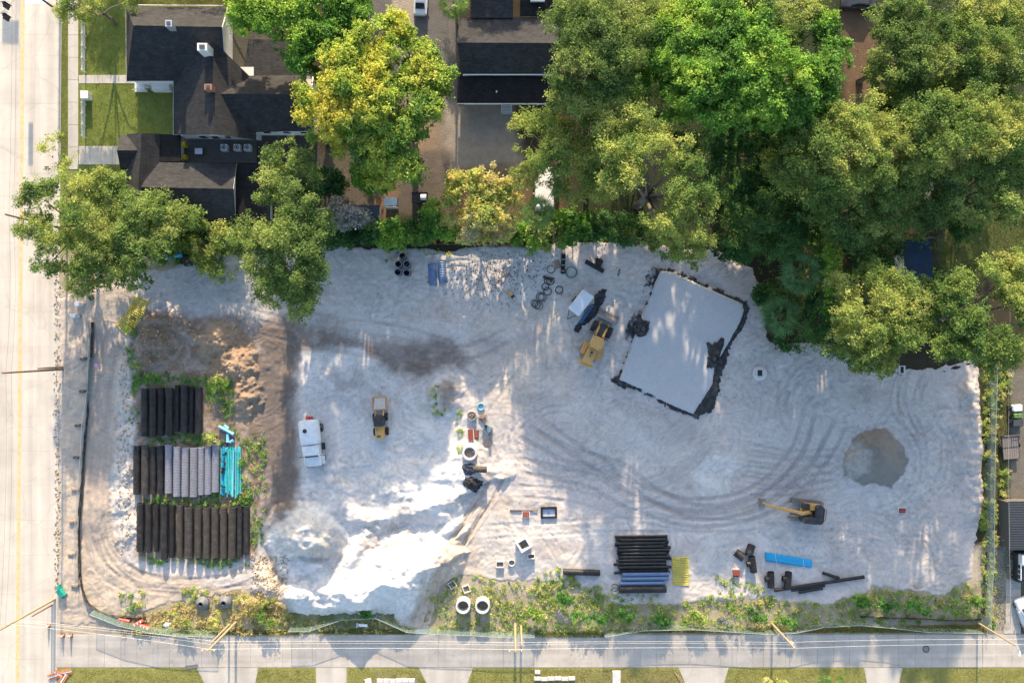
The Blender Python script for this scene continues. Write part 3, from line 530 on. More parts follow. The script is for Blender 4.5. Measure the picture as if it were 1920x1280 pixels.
# trees just north of the frame whose shadows reach into it
tree('oak_tree', 'oak beyond the top edge above the front lawn', OLIVE, [(185, -100, 44), (225, -90, 36)], 5.6)
tree('oak_tree', 'sparse oak beyond the top edge above the hipped roof', OLIVE, [(330, -120, 46), (400, -130, 50), (460, -110, 40)], 9.0, dens=.35, gap=.62)
tree('oak_tree', 'oak beyond the top edge above the long black gabled roof', OLIVE, [(930, -120, 60), (1010, -110, 60), (870, -100, 46)], 8.0)
tree('oak_tree', 'oak beyond the top edge above the dirt driveway', OLIVE, [(700, -160, 46), (640, -130, 40)], 10.0, dens=.7)
# understory along the north boundary
k = 0
for (a, b, r, t, pal, lab) in ((630, 440, 28, 3.2, DEEP, 'dark green shrub at the fence corner under the tall overhanging oak'), (655, 405, 30, 4.5, GREYG, 'grey green feathery shrub over the small shed roof'), (690, 436, 24, 2.8, DEEP, 'dark shrub right of the grey green feathery one'),
                          (735, 440, 28, 3.0, GREEN, 'leafy green shrub south of the white utility cart'), (775, 440, 24, 2.6, DEEP, 'dark shrub between the leafy green shrub and the lime tree'), (985, 445, 26, 3.0, GREEN, 'green shrub under the small palm by the box trailer'),
                          (1030, 440, 28, 3.2, OLIVE, 'olive shrub right of the small palm'), (1075, 425, 30, 4.0, GREEN, 'green shrub under the wide oak by the sand edge'), (1120, 425, 32, 4.0, DEEP, 'dark green shrub under the wide oak by the sand edge'),
                          (1170, 430, 30, 3.6, DEEP, 'dark shrub under the bare forked limbs'), (1205, 445, 24, 3.0, OLIVE, 'olive shrub under the bare forked limbs'), (1370, 470, 26, 3.5, DEEP, 'dark shrub at the rounded corner of the sand'),
                          (1445, 560, 24, 3.0, DEEP, 'dark shrub left of the lower fan palm'), (1480, 635, 22, 2.4, DEEP, 'dark shrub on the sand edge below the lower fan palm'), (1520, 560, 28, 4.0, DEEP, 'dark shrub right of the two fan palms'),
                          (700, 330, 30, 4.0, GREEN, 'green bush beside the bare brown path'), (620, 340, 26, 3.0, DEEP, 'shaded bush beside the outbuilding wall'), (560, 240, 0, 0, DEEP, '')):
    if r: tree('shrub', lab, pal, [(a, b, r), (a+r*.8, b+5, r*.7), (a-r*.7, b-4, r*.75)], t, group='understory shrubs', limbs=False, leaf=.26, spread=.1)
# ------------------------------------------------------------------ fan palms
M_FROND = leaf_mat('palm_fronds', .25)
def palm(label, px, py, z, rpx, seed, pal=(.05, .10, .035)):
    rng = np.random.RandomState(seed); p = P(px, py, z); root = empty('fan_palm', (p.x, p.y, 0), 0, label, 'palm tree', 'fan palms')
    MB().tube([(0, 0, -.2), (.05, 0, z*.5), (0, 0, z-.2)], [.22, .18, .16], 8).build('trunk', M_BARK, root, smooth=True)
    r = rpx*S*(H-z)/H; co = []; cc = []
    for k in range(24):
        f = k/24; a = k*2.399+rng.uniform(-.25, .25); e = 1.25-1.45*f**.7; st_ = r*rng.uniform(.36, .52); d = Vector((math.cos(a)*math.cos(e), math.sin(a)*math.cos(e), math.sin(e)))
        hub = Vector((0, 0, z))+d*st_; side = d.cross(Vector((0, 0, 1))).normalized(); c = np.array(pal)*rng.uniform(1.2, 2.4); w_ = side*.03
        co += [Vector((0, 0, z))-w_, Vector((0, 0, z))+w_, hub]; cc += [np.array((.16, .19, .07))]*3
        for q in np.linspace(-1.15, 1.15, 11):
            t = (d*math.cos(q)+side*math.sin(q)); t.z -= .05+.10*abs(q); l = r*.56*rng.uniform(.85, 1.1)*(1-.16*abs(q)); u = t.cross(Vector((0, 0, 1))).normalized()*.055*max(1, r/2.2); md = hub+t*l*.55
            cl_ = c*rng.uniform(.75, 1.25); co += [hub, md-u, md+u, md+u, md-u, hub+t*l+Vector((0, 0, -.25*l))]; cc += [cl_]*6
    co = np.array([tuple(q) for q in co])
    me = fast_mesh('fronds', co, np.arange(len(co)).reshape(-1, 3), np.array(cc), M_FROND); link('fronds', me, root)
palm('blue green fan palm with dark fronds in the shaded wood edge', 1500, 512, 7.0, 48, 1)
palm('lower fan palm leaning over the edge of the sand', 1463, 592, 5.0, 46, 2)
palm('small green fan palm beside the white box trailer roof', 1008, 398, 8.5, 38, 3, (.075, .12, .03))
palm('shaggy fan palm at the top edge beside the dark driveway', 850, 6, 6.5, 36, 4, (.07, .11, .025))
# ------------------------------------------------------------------ concrete road, lane, walks: every slab a piece of its own
def slab_mat(name, c, var=.10, stretch=(.9, .03, 1)):
    m = mat(name, c, .85, var=var, scale=.5, bump=.15, bscale=30, dirt=tuple(q*.72 for q in c), dirt_amt=.45, spec=.2)
    nt = m.node_tree; N, Lk = nt.nodes, nt.links; b = N['Principled BSDF']; src = b.inputs['Base Color'].links[0].from_socket
    ge = N.new('ShaderNodeNewGeometry'); mp = N.new('ShaderNodeMapping'); mp.inputs['Scale'].default_value = stretch; Lk.new(ge.outputs['Position'], mp.inputs['Vector'])
    ns = N.new('ShaderNodeTexNoise'); ns.inputs['Scale'].default_value = 1; ns.inputs['Detail'].default_value = 5; Lk.new(mp.outputs[0], ns.inputs['Vector'])
    m1 = N.new('ShaderNodeMapRange'); m1.inputs['From Min'].default_value = .35; m1.inputs['From Max'].default_value = .65; m1.inputs['To Min'].default_value = .86; m1.inputs['To Max'].default_value = 1.04; Lk.new(ns.outputs[0], m1.inputs['Value'])
    vo = N.new('ShaderNodeTexVoronoi'); vo.feature = 'DISTANCE_TO_EDGE'; vo.inputs['Scale'].default_value = .16; nd = N.new('ShaderNodeTexNoise'); nd.inputs['Scale'].default_value = .5; nd.inputs['Detail'].default_value = 6; Lk.new(ge.outputs['Position'], nd.inputs['Vector'])
    ad = N.new('ShaderNodeMix'); ad.data_type = 'RGBA'; ad.blend_type = 'ADD'; ad.inputs['Factor'].default_value = 2.5; Lk.new(ge.outputs['Position'], ad.inputs['A']); Lk.new(nd.outputs['Color'], ad.inputs['B']); Lk.new(ad.outputs['Result'], vo.inputs['Vector'])
    m2 = N.new('ShaderNodeMapRange'); m2.inputs['From Min'].default_value = .002; m2.inputs['From Max'].default_value = .009; m2.inputs['To Min'].default_value = .87; m2.inputs['To Max'].default_value = 1; Lk.new(vo.outputs['Distance'], m2.inputs['Value'])
    mm = N.new('ShaderNodeMath'); mm.operation = 'MULTIPLY'; Lk.new(m1.outputs[0], mm.inputs[0]); Lk.new(m2.outputs[0], mm.inputs[1])
    m0 = N.new('ShaderNodeMix'); m0.data_type = 'RGBA'; m0.blend_type = 'MULTIPLY'; m0.inputs['Factor'].default_value = 1; Lk.new(src, m0.inputs['A']); Lk.new(mm.outputs[0], m0.inputs['B']); src = m0.outputs['Result']
    oi = N.new('ShaderNodeObjectInfo'); mr = N.new('ShaderNodeMapRange'); mr.inputs['To Min'].default_value = .965; mr.inputs['To Max'].default_value = 1.02; Lk.new(oi.outputs['Random'], mr.inputs['Value'])
    mu = N.new('ShaderNodeMix'); mu.data_type = 'RGBA'; mu.blend_type = 'MULTIPLY'; mu.inputs['Factor'].default_value = 1; Lk.new(src, mu.inputs['A']); Lk.new(mr.outputs[0], mu.inputs['B']); Lk.new(mu.outputs['Result'], b.inputs['Base Color'])
    return m
M_ROAD = slab_mat('road_concrete', (.60, .545, .47), .06); M_LANE = slab_mat('lane_concrete', (.50, .455, .40), .16, (.05, 1.1, 1)); M_WALK = slab_mat('walk_concrete', (.52, .48, .42))
M_JOINT = mat('joint_filler', (.36, .32, .28), .9); M_YELLOW = mat('yellow_paint', (.66, .46, .22), .7, var=.2, scale=2, dirt=(.6, .5, .38), dirt_amt=.9)
def bed(name, poly, z):
    m = MB(); m.prism([tuple(P(*q))[:2] for q in poly], z-.3, z); return tag(m.build(name, M_JOINT), kind='structure')
def slabs(parent, quads, m, z=0.02, t=.10, gap=.018):
    for q in quads:
        pts = [P(*c) for c in q]; c = sum(pts, Vector())/4
        pts = [p+(c-p).normalized()*gap*1.4 for p in pts]
        mb = MB(); mb.slab([(p.x-c.x, p.y-c.y, random.uniform(0, .004)) for p in pts], t); mb.build('slab', m, parent, (c.x, c.y, z))
road = bed('road', [(-300, -300), (114, -300), (101, 1600), (-300, 1600)], -.02)
def rx(x, y): return x+5-10*y/1280
rq = []
for i in range(-1, 21):
    y0, y1 = i*65, i*65+65
    for a, b in ((-160, -95), (-95, -25), (-25, 40), (40, 62), (62, 111)):
        rq.append([(rx(a, y0), y0), (rx(b, y0), y0), (rx(b, y1), y1), (rx(a, y1), y1)])
slabs(road, rq, M_ROAD, .02, .1, .006)
m = MB()
for i in range(-2, 22): m.slab([(*P(rx(34.5, i*65), i*65)[:2], .030), (*P(rx(41.5, i*65), i*65)[:2], .030), (*P(rx(41.5, i*65+65), i*65+65)[:2], .030), (*P(rx(34.5, i*65+65), i*65+65)[:2], .030)], .004)
m.build('centre_line', M_YELLOW, road)
MB().slab([(*P(rx(41, -12), -12)[:2], .030), (*P(rx(84, -12), -12)[:2], .030), (*P(rx(84, 8), 8)[:2], .030), (*P(rx(41, 8), 8)[:2], .030)], .004).build('stop_line', mat('white_road_paint', (.74, .73, .70), .7, dirt=(.55, .5, .43)), road)
lane = bed('lane', [(104, 1186), (2060, 1186), (2060, 1254), (104, 1254)], -.02)
lq = []; xs_ = [104]
while xs_[-1] < 2050: xs_.append(xs_[-1]+random.choice([30, 30.5, 31, 61 if random.random() < .12 else 30]))
for a, b in zip(xs_, xs_[1:]): lq.append([(a, 1189), (b, 1189), (b, 1250.5), (a, 1250.5)])
slabs(lane, lq, M_LANE)
for nm, qs in (('driveway_apron', [[(368, 1251), (485, 1251), (473, 1310), (398, 1310)], [(592, 1251), (650, 1251), (650, 1310), (594, 1310)], [(785, 1251), (887, 1251), (866, 1310), (814, 1310)], [(1272, 1251), (1366, 1251), (1350, 1310), (1297, 1310)], [(1620, 1251), (1692, 1251), (1680, 1310), (1630, 1310)]]),):
    ap = bed(nm, [(560, 1256), (600, 1256), (600, 1300), (560, 1300)], -.5); slabs(ap, qs, M_WALK, .022)
walk = bed('sidewalk', [(128, -60), (147, -60), (146, 305), (126, 305)], -.04)
slabs(walk, [[(128, y), (147, y), (147, y+42), (128, y+42)] for y in range(-60, 300, 42)], M_WALK, .045)
path = bed('front_walk', [(148, 141), (242, 141), (242, 157), (148, 157)], -.05)
slabs(path, [[(x, 141), (x+15, 141), (x+15, 157), (x, 157)] for x in range(148, 240, 15)], M_WALK, .045)
drv = bed('side_driveway', [(148, 274), (232, 274), (232, 309), (140, 309)], -.05)
slabs(drv, [[(x, 274), (x+21, 274), (x+21, 309), (x, 309)] for x in range(148, 230, 21)], M_WALK, .045)
pth = bed('east_path', [(1886, 1085), (1914, 1085), (1914, 1186), (1878, 1186)], -.04)
slabs(pth, [[(1885-(k > 4)*3, 1085+k*17), (1914, 1085+k*17), (1914, 1102+k*17), (1885-(k > 4)*3, 1102+k*17)] for k in range(6)], M_LANE, .04)

# ------------------------------------------------------------------ houses
def shingle(name, c):
    m = mat(name, c, .95, var=.25, scale=1.2, bump=.4, bscale=40, dirt=tuple(q*1.5 for q in c), dirt_amt=.3, spec=.1)
    nt = m.node_tree; N, Lk = nt.nodes, nt.links; b = N['Principled BSDF']; src = b.inputs['Base Color'].links[0].from_socket
    tc = N.new('ShaderNodeTexCoord'); br = N.new('ShaderNodeTexBrick'); br.inputs['Scale'].default_value = 1; br.inputs['Brick Width'].default_value = .5; br.inputs['Row Height'].default_value = .2; br.inputs['Mortar Size'].default_value = .02
    br.inputs['Color1'].default_value = (1.15, 1.15, 1.15, 1); br.inputs['Color2'].default_value = (.8, .8, .8, 1); br.inputs['Mortar'].default_value = (.6, .6, .6, 1); Lk.new(tc.outputs['Object'], br.inputs['Vector'])
    mu = N.new('ShaderNodeMix'); mu.data_type = 'RGBA'; mu.blend_type = 'MULTIPLY'; mu.inputs['Factor'].default_value = 1; Lk.new(src, mu.inputs['A']); Lk.new(br.outputs[0], mu.inputs['B']); Lk.new(mu.outputs['Result'], b.inputs['Base Color']); return m
M_SH = shingle('dark_shingle', (.043, .043, .045)); M_SH2 = shingle('black_shingle', (.022, .022, .024)); M_SH3 = shingle('blue_grey_shingle', (.05, .05, .052))
M_WHITE = mat('white_siding', (.72, .72, .70), .6, var=.06, dirt=(.5, .47, .42), dirt_amt=.25); M_TRIM = mat('white_trim', (.75, .75, .74), .5, var=.05)
M_GLASS = mat('dark_glass', (.03, .035, .045), .08, spec=.8, var=.05); M_BRICK = mat('chimney_brick', (.34, .17, .11), .9, var=.3, scale=8, bump=.4); M_DECK = mat('grey_deck_boards', (.10, .092, .085), .9, var=.25, scale=3, bump=.3)
M_DGREY = mat('dark_grey_metal', (.08, .085, .09), .5, .3); M_GALV = mat('galvanised_steel', (.52, .54, .56), .45, .6, var=.15)
def roof_quads(root, faces, m, t=.18, name='roof'):
    mb = MB()
    for f in faces: mb.slab([P(*q) for q in f], t)
    return mb.build(name, m, root)
def trim(root, pts, r=.07):
    mb = MB(); q = [P(*p) for p in pts]
    for a, b in zip(q, q[1:]): mb.cyl(a-Vector((0, 0, .10)), b-Vector((0, 0, .10)), r, r, 4)
    return mb.build('fascia', M_TRIM, root)
def walls(root, corners, ze, inset=.35, m=None):
    pts = [P(*c, ze) for c in corners]; c = sum(pts, Vector())/len(pts)
    q = [(p.x+(inset if c.x > p.x else -inset), p.y+(inset if c.y > p.y else -inset)) for p in pts]
    mb = MB(); mb.prism(q, -.1, ze-.14); return mb.build('wall', m or M_WHITE, root), q
def gable_wall(root, a, b, c, m=None):
    p = [P(*a)+Vector((0, 0, -.12)), P(*b)+Vector((0, 0, -.12)), P(*c)+Vector((0, 0, -.16))]; n = Vector((0, .08, 0)) if abs(p[0].y-p[1].y) < abs(p[0].x-p[1].x) else Vector((.08, 0, 0))
    mb = MB(); mb.add([q-n for q in p]+[q+n for q in p], [(0, 1, 2), (5, 4, 3), (0, 3, 4, 1), (1, 4, 5, 2), (2, 5, 3, 0)]); mb.build('gable_wall', m or M_WHITE, root)
def window(root, x, y, z, w_, h_, axis='y'):
    mb = MB(); d = (w_+.16, .10, h_+.16) if axis == 'y' else (.10, w_+.16, h_+.16); mb.box((x, y, z), d); f = mb.build('window', M_TRIM, root)
    mb = MB(); d = (w_, .12, h_) if axis == 'y' else (.12, w_, h_); mb.box((x, y-.015 if axis == 'y' else y, z), d); mb.build('pane', M_GLASS, f)
def chimney(root, px, py, z0, z1, w_=.9, d_=.7, m=None, cap=True):
    p = P(px, py, z1); mb = MB(); mb.box((p.x, p.y, (z0+z1)/2), (w_, d_, z1-z0)); c = mb.build('chimney', m or M_WHITE, root)
    if cap: MB().box((p.x, p.y, z1+.05), (w_*.55, d_*.5, .12)).build('flue', M_DGREY, c)
# house with the hipped charcoal roof
h1 = wempty('white_house', P(330, 120), 'white house with a charcoal hipped roof and cross wings beside the front lawn', 'house')
E, RZ = 3.2, 7.4
roof_quads(h1, [[(236, 13, E), (426, 14, E), (416, 51, RZ), (250, 48, RZ)], [(250, 48, RZ), (416, 51, RZ), (422, 152, E), (237, 152, E)], [(236, 13, E), (250, 48, RZ), (237, 152, E)]], M_SH)
roof_quads(h1, [[(325, 151.5, E-.02), (393, 70, 6.5), (403, 252, 6.5), (325, 252, E-.02)], [(393, 70, 6.5), (476, 151, E-.02), (480, 262, E-.02), (403, 252, 6.5)]], M_SH)
roof_quads(h1, [[(405, 143, E+.1), (570, 141, E+.1), (585, 177, 5.9), (398, 176, 5.9)], [(398, 176, 5.9), (585, 177, 5.9), (588, 246, E+.1), (408, 248, E+.1)]], M_SH)
roof_quads(h1, [[(466, 74, 2.9), (578, 76, 2.9), (574, 150, 3.0), (452, 150, 3.0)]], M_SH3)
_, w1 = walls(h1, [(236, 13), (424, 14), (424, 152), (237, 152)], E); _, w2 = walls(h1, [(325, 120), (480, 120), (480, 256), (325, 254)], E); _, w3 = walls(h1, [(440, 143), (588, 143), (588, 246), (440, 246)], E+.1); walls(h1, [(466, 76), (576, 76), (576, 150), (466, 150)], 2.85)
gable_wall(h1, (426, 16, E), (424, 150, E), (415, 52, RZ)); gable_wall(h1, (328, 250, E), (478, 257, E), (403, 250, 6.5)); gable_wall(h1, (586, 144, E+.1), (586, 244, E+.1), (583, 177, 5.9))
trim(h1, [(236, 13, E), (237, 152, E), (325, 152, E), (325, 252, E), (358, 252, E), (358, 242, E+.6)]); trim(h1, [(258, 9, E), (418, 10, E)], .05); trim(h1, [(426, 14, E), (416, 51, RZ), (421, 95, 5.2)]); trim(h1, [(468, 246, E+.1), (588, 246, E+.1)])
ys = min(q[1] for q in w2); xs2 = [q[0] for q in w2]
for k, (fx, z, ww, hh) in enumerate(((.30, 1.9, .9, 1.1), (.45, 1.7, .9, 1.1), (.62, 1.9, .7, .9), (.85, 1.9, .9, 1.1))): window(h1, min(xs2)+(max(xs2)-min(xs2))*fx, ys-.03, z, ww, hh)
ys = min(q[1] for q in w3); xs3 = [q[0] for q in w3]
for fx in (.35, .62, .86): window(h1, min(xs3)+(max(xs3)-min(xs3))*fx, ys-.03, 1.9, .9, 1.1)
chimney(h1, 316, 44, 6.6, 8.4, .8, .8, M_GALV); chimney(h1, 379, 88, 5.6, 8.2, 1.2, .9); chimney(h1, 390, 163, 5.4, 7.4, .9, .7, M_BRICK)
# front steps with white rails
stp = wempty('front_steps', P(288, 160), 'white front steps with thin railings below the hipped roof', 'steps')
p0, p1 = P(252, 156, 0), P(322, 172, 0); mb = MB(); mb.box(((p0.x+p1.x)/2+1.4, p0.y-.5, .5), (abs(p1.x-p0.x)-2.6, 1.5, 1.0)); mb.build('landing', M_WHITE, stp)
for k in range(5): MB().box((p0.x+.3+k*.32, p0.y-.5, .1+k*.09), (.34, 1.4, .2+k*.18)).build('step', M_WHITE, stp)
for yy in (.25, -1.2):
    mb = MB(); a, b, c = Vector((p0.x+.2, p0.y+yy, .95)), Vector((p0.x+1.9, p0.y+yy, 1.95)), Vector((p1.x, p0.y+yy, 1.95)); mb.tube([a, b, c], .035, 5)
    for k in range(9): q = a.lerp(b, k/4) if k < 5 else b.lerp(c, (k-4)/4); mb.cyl(q, (q.x, q.y, .3), .025, .025, 4)
    mb.build('railing', M_TRIM, stp)
# outbuilding with two crossing ridges
h2 = wempty('charcoal_outbuilding', P(330, 330), 'low outbuilding with charcoal crossing gable roofs below the white house', 'house'); E = 2.7
roof_quads(h2, [[(225, 254, E), (272, 252, E), (272, 282, 4.4), (219, 282, 4.4)], [(219, 282, 4.4), (272, 282, 4.4), (270, 318, E), (226, 318, E)]], M_SH3)
roof_quads(h2, [[(238, 251, E+.03), (265, 250, 4.9), (258, 376, 4.9), (236, 376, E+.03)], [(265, 250, 4.9), (300, 251, E+.03), (298, 376, E+.03), (258, 376, 4.9)]], M_SH3)
roof_quads(h2, [[(290, 304, E+.06), (443, 307, E+.06), (437, 354, 4.7), (264, 351, 4.7)], [(264, 351, 4.7), (437, 354, 4.7), (441, 414, E+.06), (272, 414, E+.06)]], M_SH3)
roof_quads(h2, [[(282, 251, 2.6), (338, 253, 2.6), (338, 303, 2.6), (282, 303, 2.6)]], M_SH2, .2); roof_quads(h2, [[(442, 308, 2.5), (506, 309, 2.5), (506, 412, 2.4), (442, 412, 2.4)]], M_SH2, .2)
for q in ([(226, 256), (336, 256), (336, 300), (226, 300)], [(240, 300), (442, 306), (441, 412), (240, 412)], [(443, 310), (504, 310), (504, 410), (443, 410)]): walls(h2, q, 2.4, .3, M_WHITE)
gable_wall(h2, (440, 309, E), (440, 412, E), (436, 354, 4.7)); gable_wall(h2, (225, 256, E), (226, 316, E), (220, 282, 4.4)); trim(h2, [(443, 307, E), (437, 354, 4.7)], .05)
# deck between the houses and the things on it
dk = wempty('timber_deck', P(410, 285), 'dark timber deck between the white house and the outbuilding', 'deck')
for k in range(8): a = P(340, 262+k*5.6); b = P(482, 262+k*5.6+5.2); MB().box(((a.x+b.x)/2, (a.y+b.y)/2, .18), (b.x-a.x, abs(a.y-b.y), .1)).build('board', M_DECK, dk)
MB().box((*P(410, 284)[:2], .07), (9.6, 3.0, .14)).build('substructure', M_DGREY, dk)
M_BIN = mat('yellow_plastic', (.62, .46, .03), .5)
for (a, b, lb) in ((349, 275, 'yellow lidded bin on the deck next to the white house'), (350, 298, 'yellow lidded bin at the deck edge by the outbuilding')):
    o = empty('bin', (*P(a, b)[:2], .23), 0, lb, 'bin'); MB().cbox((0, 0, .4), (.62, .6, .8), .05).build('body', M_BIN, o); MB().cbox((0, 0, .84), (.68, .66, .08), .03).build('lid', M_BIN, o)
o = empty('patio_table', (*P(378, 287)[:2], .23), 0, 'pale grey square patio table on the dark deck', 'table'); MB().cbox((0, 0, .72), (1.0, .8, .05), .02).build('top', M_GALV, o)
for a in (-.4, .4):
    for b in (-.3, .3): MB().cyl((a, b, 0), (a, b, .7), .03, .03, 6).build('leg', M_DGREY, o)
for i, px in enumerate((425, 449, 468)):
    o = empty('air_conditioner', (*P(px, 280)[:2], .23), 0, ['leftmost', 'middle', 'rightmost'][i]+' of three white air conditioning units on the deck', 'air conditioner', 'air conditioners on the deck')
    MB().cbox((0, 0, .4), (.85, .85, .8), .06).build('cabinet', M_WHITE, o); MB().lathe([(.34, .8), (.34, .83), (.28, .83), (.28, .80)], 16).build('fan_ring', M_DGREY, o)
    mb = MB(); [mb.box((0, 0, .815), (.5, .09, .02), a) for a in (0, 1.05, 2.1)]; mb.build('fan_blade', M_DGREY, o)
# long black gabled house
h3 = wempty('black_roofed_house', P(950, 110), 'long house with a black gable roof and lower rear porch roof', 'house'); E = 3.0
roof_quads(h3, [[(862, 33, E), (1048, 33, E), (1046, 81, 5.3), (857, 80, 5.3)], [(857, 80, 5.3), (1046, 81, 5.3), (1046, 139, E), (866, 139, E)]], M_SH3)
roof_quads(h3, [[(857, 143, 2.5), (1040, 143, 2.5), (1040, 194, 2.3), (857, 194, 2.3)]], M_SH2); roof_quads(h3, [[(882, -50, 4.0), (962, -50, 4.0), (962, 34, 3.4), (882, 34, 3.4)]], M_SH3); roof_quads(h3, [[(975, -40, 3.8), (1040, -40, 3.8), (1040, 30, 3.3), (975, 30, 3.3)]], M_SH2)
walls(h3, [(862, 35), (1046, 35), (1046, 139), (862, 139)], E); walls(h3, [(862, 139), (1040, 139), (1040, 192), (862, 192)], 2.3, .4); walls(h3, [(884, -48), (960, -48), (960, 32), (884, 32)], 3.3)
gable_wall(h3, (864, 35, E), (867, 138, E), (860, 80, 5.3)); trim(h3, [(868, 139.5, E), (1036, 139.5, E)], .12); trim(h3, [(857, 194, 2.4), (1030, 194, 2.4)], .04)
q = P(931, 172, 2.6); MB().cyl((q.x, q.y, 2.2), (q.x, q.y, 2.8), .09, .09, 8).build('vent', M_WHITE, h3); q = P(1008, 1, 3.9); MB().box((q.x, q.y, 3.8), (1.8, .3, .3)).build('vent', M_WHITE, h3)
stp = wempty('rear_steps', P(950, 203), 'blue grey rear steps below the porch roof of the long black house', 'steps'); q = P(950, 197)
for k in range(4): MB().box((q.x, q.y-.2-k*.3, .5-k*.12), (1.25, .3, 1.0-k*.24)).build('step', M_GALV, stp)
for a in (-.66, .66): MB().tube([(q.x+a, q.y, 1.7), (q.x+a, q.y-1.3, .9)], .035, 5).build('railing', M_TRIM, stp)
# sheds
M_BLUE = mat('blue_metal_roof', (.018, .05, .105), .5, .2, var=.25, scale=1, dirt=(.07, .05, .04), dirt_amt=.5)
def ribbed_shed(label, px, py, z, wx, wy, rz, m=M_BLUE, wm=M_WHITE, pitch=.06):
    p = P(px, py, z); o = empty('shed', (p.x, p.y, 0), rz, label, 'shed', None); mb = MB(); mb.box((0, 0, z/2-.1), (wx-.4, wy-.4, z-.2)); mb.build('wall', wm, o)
    n = int(wy/.3); mb = MB()
    for k in range(n):
        y0 = -wy/2+k*wy/n; y1 = y0+wy/n; zz = lambda y: z-pitch*abs(y); mb.slab([(-wx/2, y0, zz(y0)), (wx/2, y0, zz(y0)), (wx/2, y1-.07, zz(y1)), (-wx/2, y1-.07, zz(y1))], .05); mb.slab([(-wx/2, y1-.07, zz(y1)+.05), (wx/2, y1-.07, zz(y1)+.05), (wx/2, y1, zz(y1)+.05), (-wx/2, y1, zz(y1)+.05)], .1)
    mb.build('roof', m, o); return o
ribbed_shed('shed with a blue ribbed metal roof below the shaded oak', 1722, 488, 2.9, 3.6, 5.4, .05)
ribbed_shed('blue roofed shed mostly hidden under the right hand oaks', 1775, 362, 2.8, 3.2, 4.4, 0)
ribbed_shed('low shed with dark grey roof south of the golden maple', 683, 402, 2.3, 3.9, 2.4, 0, M_DGREY, M_WHITE, .03)
ribbed_shed('open lean-to with a dark roof on the right edge', 1925, 985, 2.6, 4.6, 6.2, 0, M_SH2 and M_DGREY, M_DECK, .02)
M_WOOD = mat('raw_timber', (.42, .28, .16), .8, var=.3, scale=5)
fr = wempty('lean_to_timber_framework', P(1887, 985), 'raw timber frame leaning beside the dark roofed lean-to', 'frame')
for a, b in (((1885, 948, .2), (1884, 1020, .2)), ((1893, 945, 1.8), (1899, 1000, 1.8)), ((1880, 1012, 1.2), (1900, 1020, 1.4)), ((1878, 940, .8), (1894, 945, 1.6))): 
    a, b = P(*a), P(*b); MB().tube([a, b], .09, 4).build('beam', M_WOOD, fr)
for a, b in ((1885, 948), (1884, 1019), (1893, 946), (1899, 999)): q = P(a, b); MB().cyl((q.x, q.y, 0), (q.x, q.y, 1.8), .06, .06, 5).build('post', M_WOOD, fr)
# box trailer roof in the yard
def box_trailer(name, label, px, py, z, wx, wy, rz, roof, wm):
    p = P(px, py, z); o = empty(name, (p.x, p.y, 0), rz, label, 'trailer'); MB().cbox((0, 0, (z+.5)/2), (wx, wy, z-.5), .1).build('body', wm, o); MB().cbox((0, 0, z+.02), (wx*.9, wy*.93, .06), .03).build('roof_panel', roof, o)
    for sx in (-1, 1):
        for sy in (-.45, .45): 
            t = MB(); t.cyl((sx*(wx/2-.02), sy, .33), (sx*(wx/2+.2), sy, .33), .33, .33, 14); t.build('wheel', M_DGREY, o)
    for sx in (-1, 1): MB().tube([(sx*wx*.35, -wy/2, .45), (0, -wy/2-1.2, .45)], .05, 5).build('tongue', M_DGREY, o)
    return o
M_TROOF = mat('pale_roof_sheet', (.62, .66, .72), .4, .2, var=.08)
box_trailer('box_trailer', 'white box trailer roof half hidden under the wide oak', 1021, 352, 2.8, 2.4, 5.2, 0, M_WHITE, M_WHITE)
# ------------------------------------------------------------------ vehicles and machines
M_RUB = mat('tyre_rubber', (.03, .03, .032), .85, var=.2); M_MYEL = mat('machine_yellow', (.55, .31, .085), .5, var=.10, dirt=(.42, .36, .28), dirt_amt=.4); M_MBLK = mat('machine_black', (.03, .032, .037), .55, var=.2, dirt=(.2, .18, .16), dirt_amt=.25)
M_TWHT = mat('truck_white', (.70, .73, .76), .35, var=.05, dirt=(.45, .38, .32), dirt_amt=.35); M_STEEL = mat('worn_steel', (.30, .28, .26), .5, .5, var=.25, scale=4, dirt=(.25, .15, .09), dirt_amt=.5); M_RED = mat('red_paint', (.50, .07, .05), .5, dirt=(.4, .3, .25)); M_CHROME = mat('bright_steel', (.7, .7, .72), .2, .9)
M_SILVER = mat('silver_car_paint', (.60, .61, .63), .25, .2, var=.03); M_LAMP = mat('red_lamp', (.45, .02, .02), .3)
def wheel(parent, c, r, w_, axis='x', rim=None):
    d = Vector((w_/2, 0, 0)) if axis == 'x' else Vector((0, w_/2, 0)); c = Vector(c); Mx = Matrix.Translation(c) @ (Matrix.Rotation(R(90), 4, 'Y') if axis == 'x' else Matrix.Rotation(R(90), 4, 'X'))
    t = MB(); t.lathe([(r*.55, -w_*.5), (r*.93, -w_*.5), (r, -w_*.36), (r, w_*.36), (r*.93, w_*.5), (r*.55, w_*.5)], 20, Mx, True); o = t.build('wheel', M_RUB, parent, smooth=True)
    t = MB(); t.lathe([(0.01, -w_*.35), (r*.56, -w_*.42), (r*.56, w_*.42), (0.01, w_*.35)], 14, Mx); t.build('rim', rim or M_STEEL, o)
    t = MB(); nl = 18
    for k in range(nl):
        a = 2*math.pi*k/nl; pp = Vector((0, math.cos(a), math.sin(a)))*r if axis == 'x' else Vector((math.cos(a), 0, math.sin(a)))*r
        rot = Matrix.Rotation(a, 3, 'X') if axis == 'x' else Matrix.Rotation(-a, 3, 'Y'); t.box(c+pp, (w_*.9, .05, .06) if axis == 'x' else (.06, w_*.9, .05), M=rot)
    t.build('tread', M_RUB, o); return o
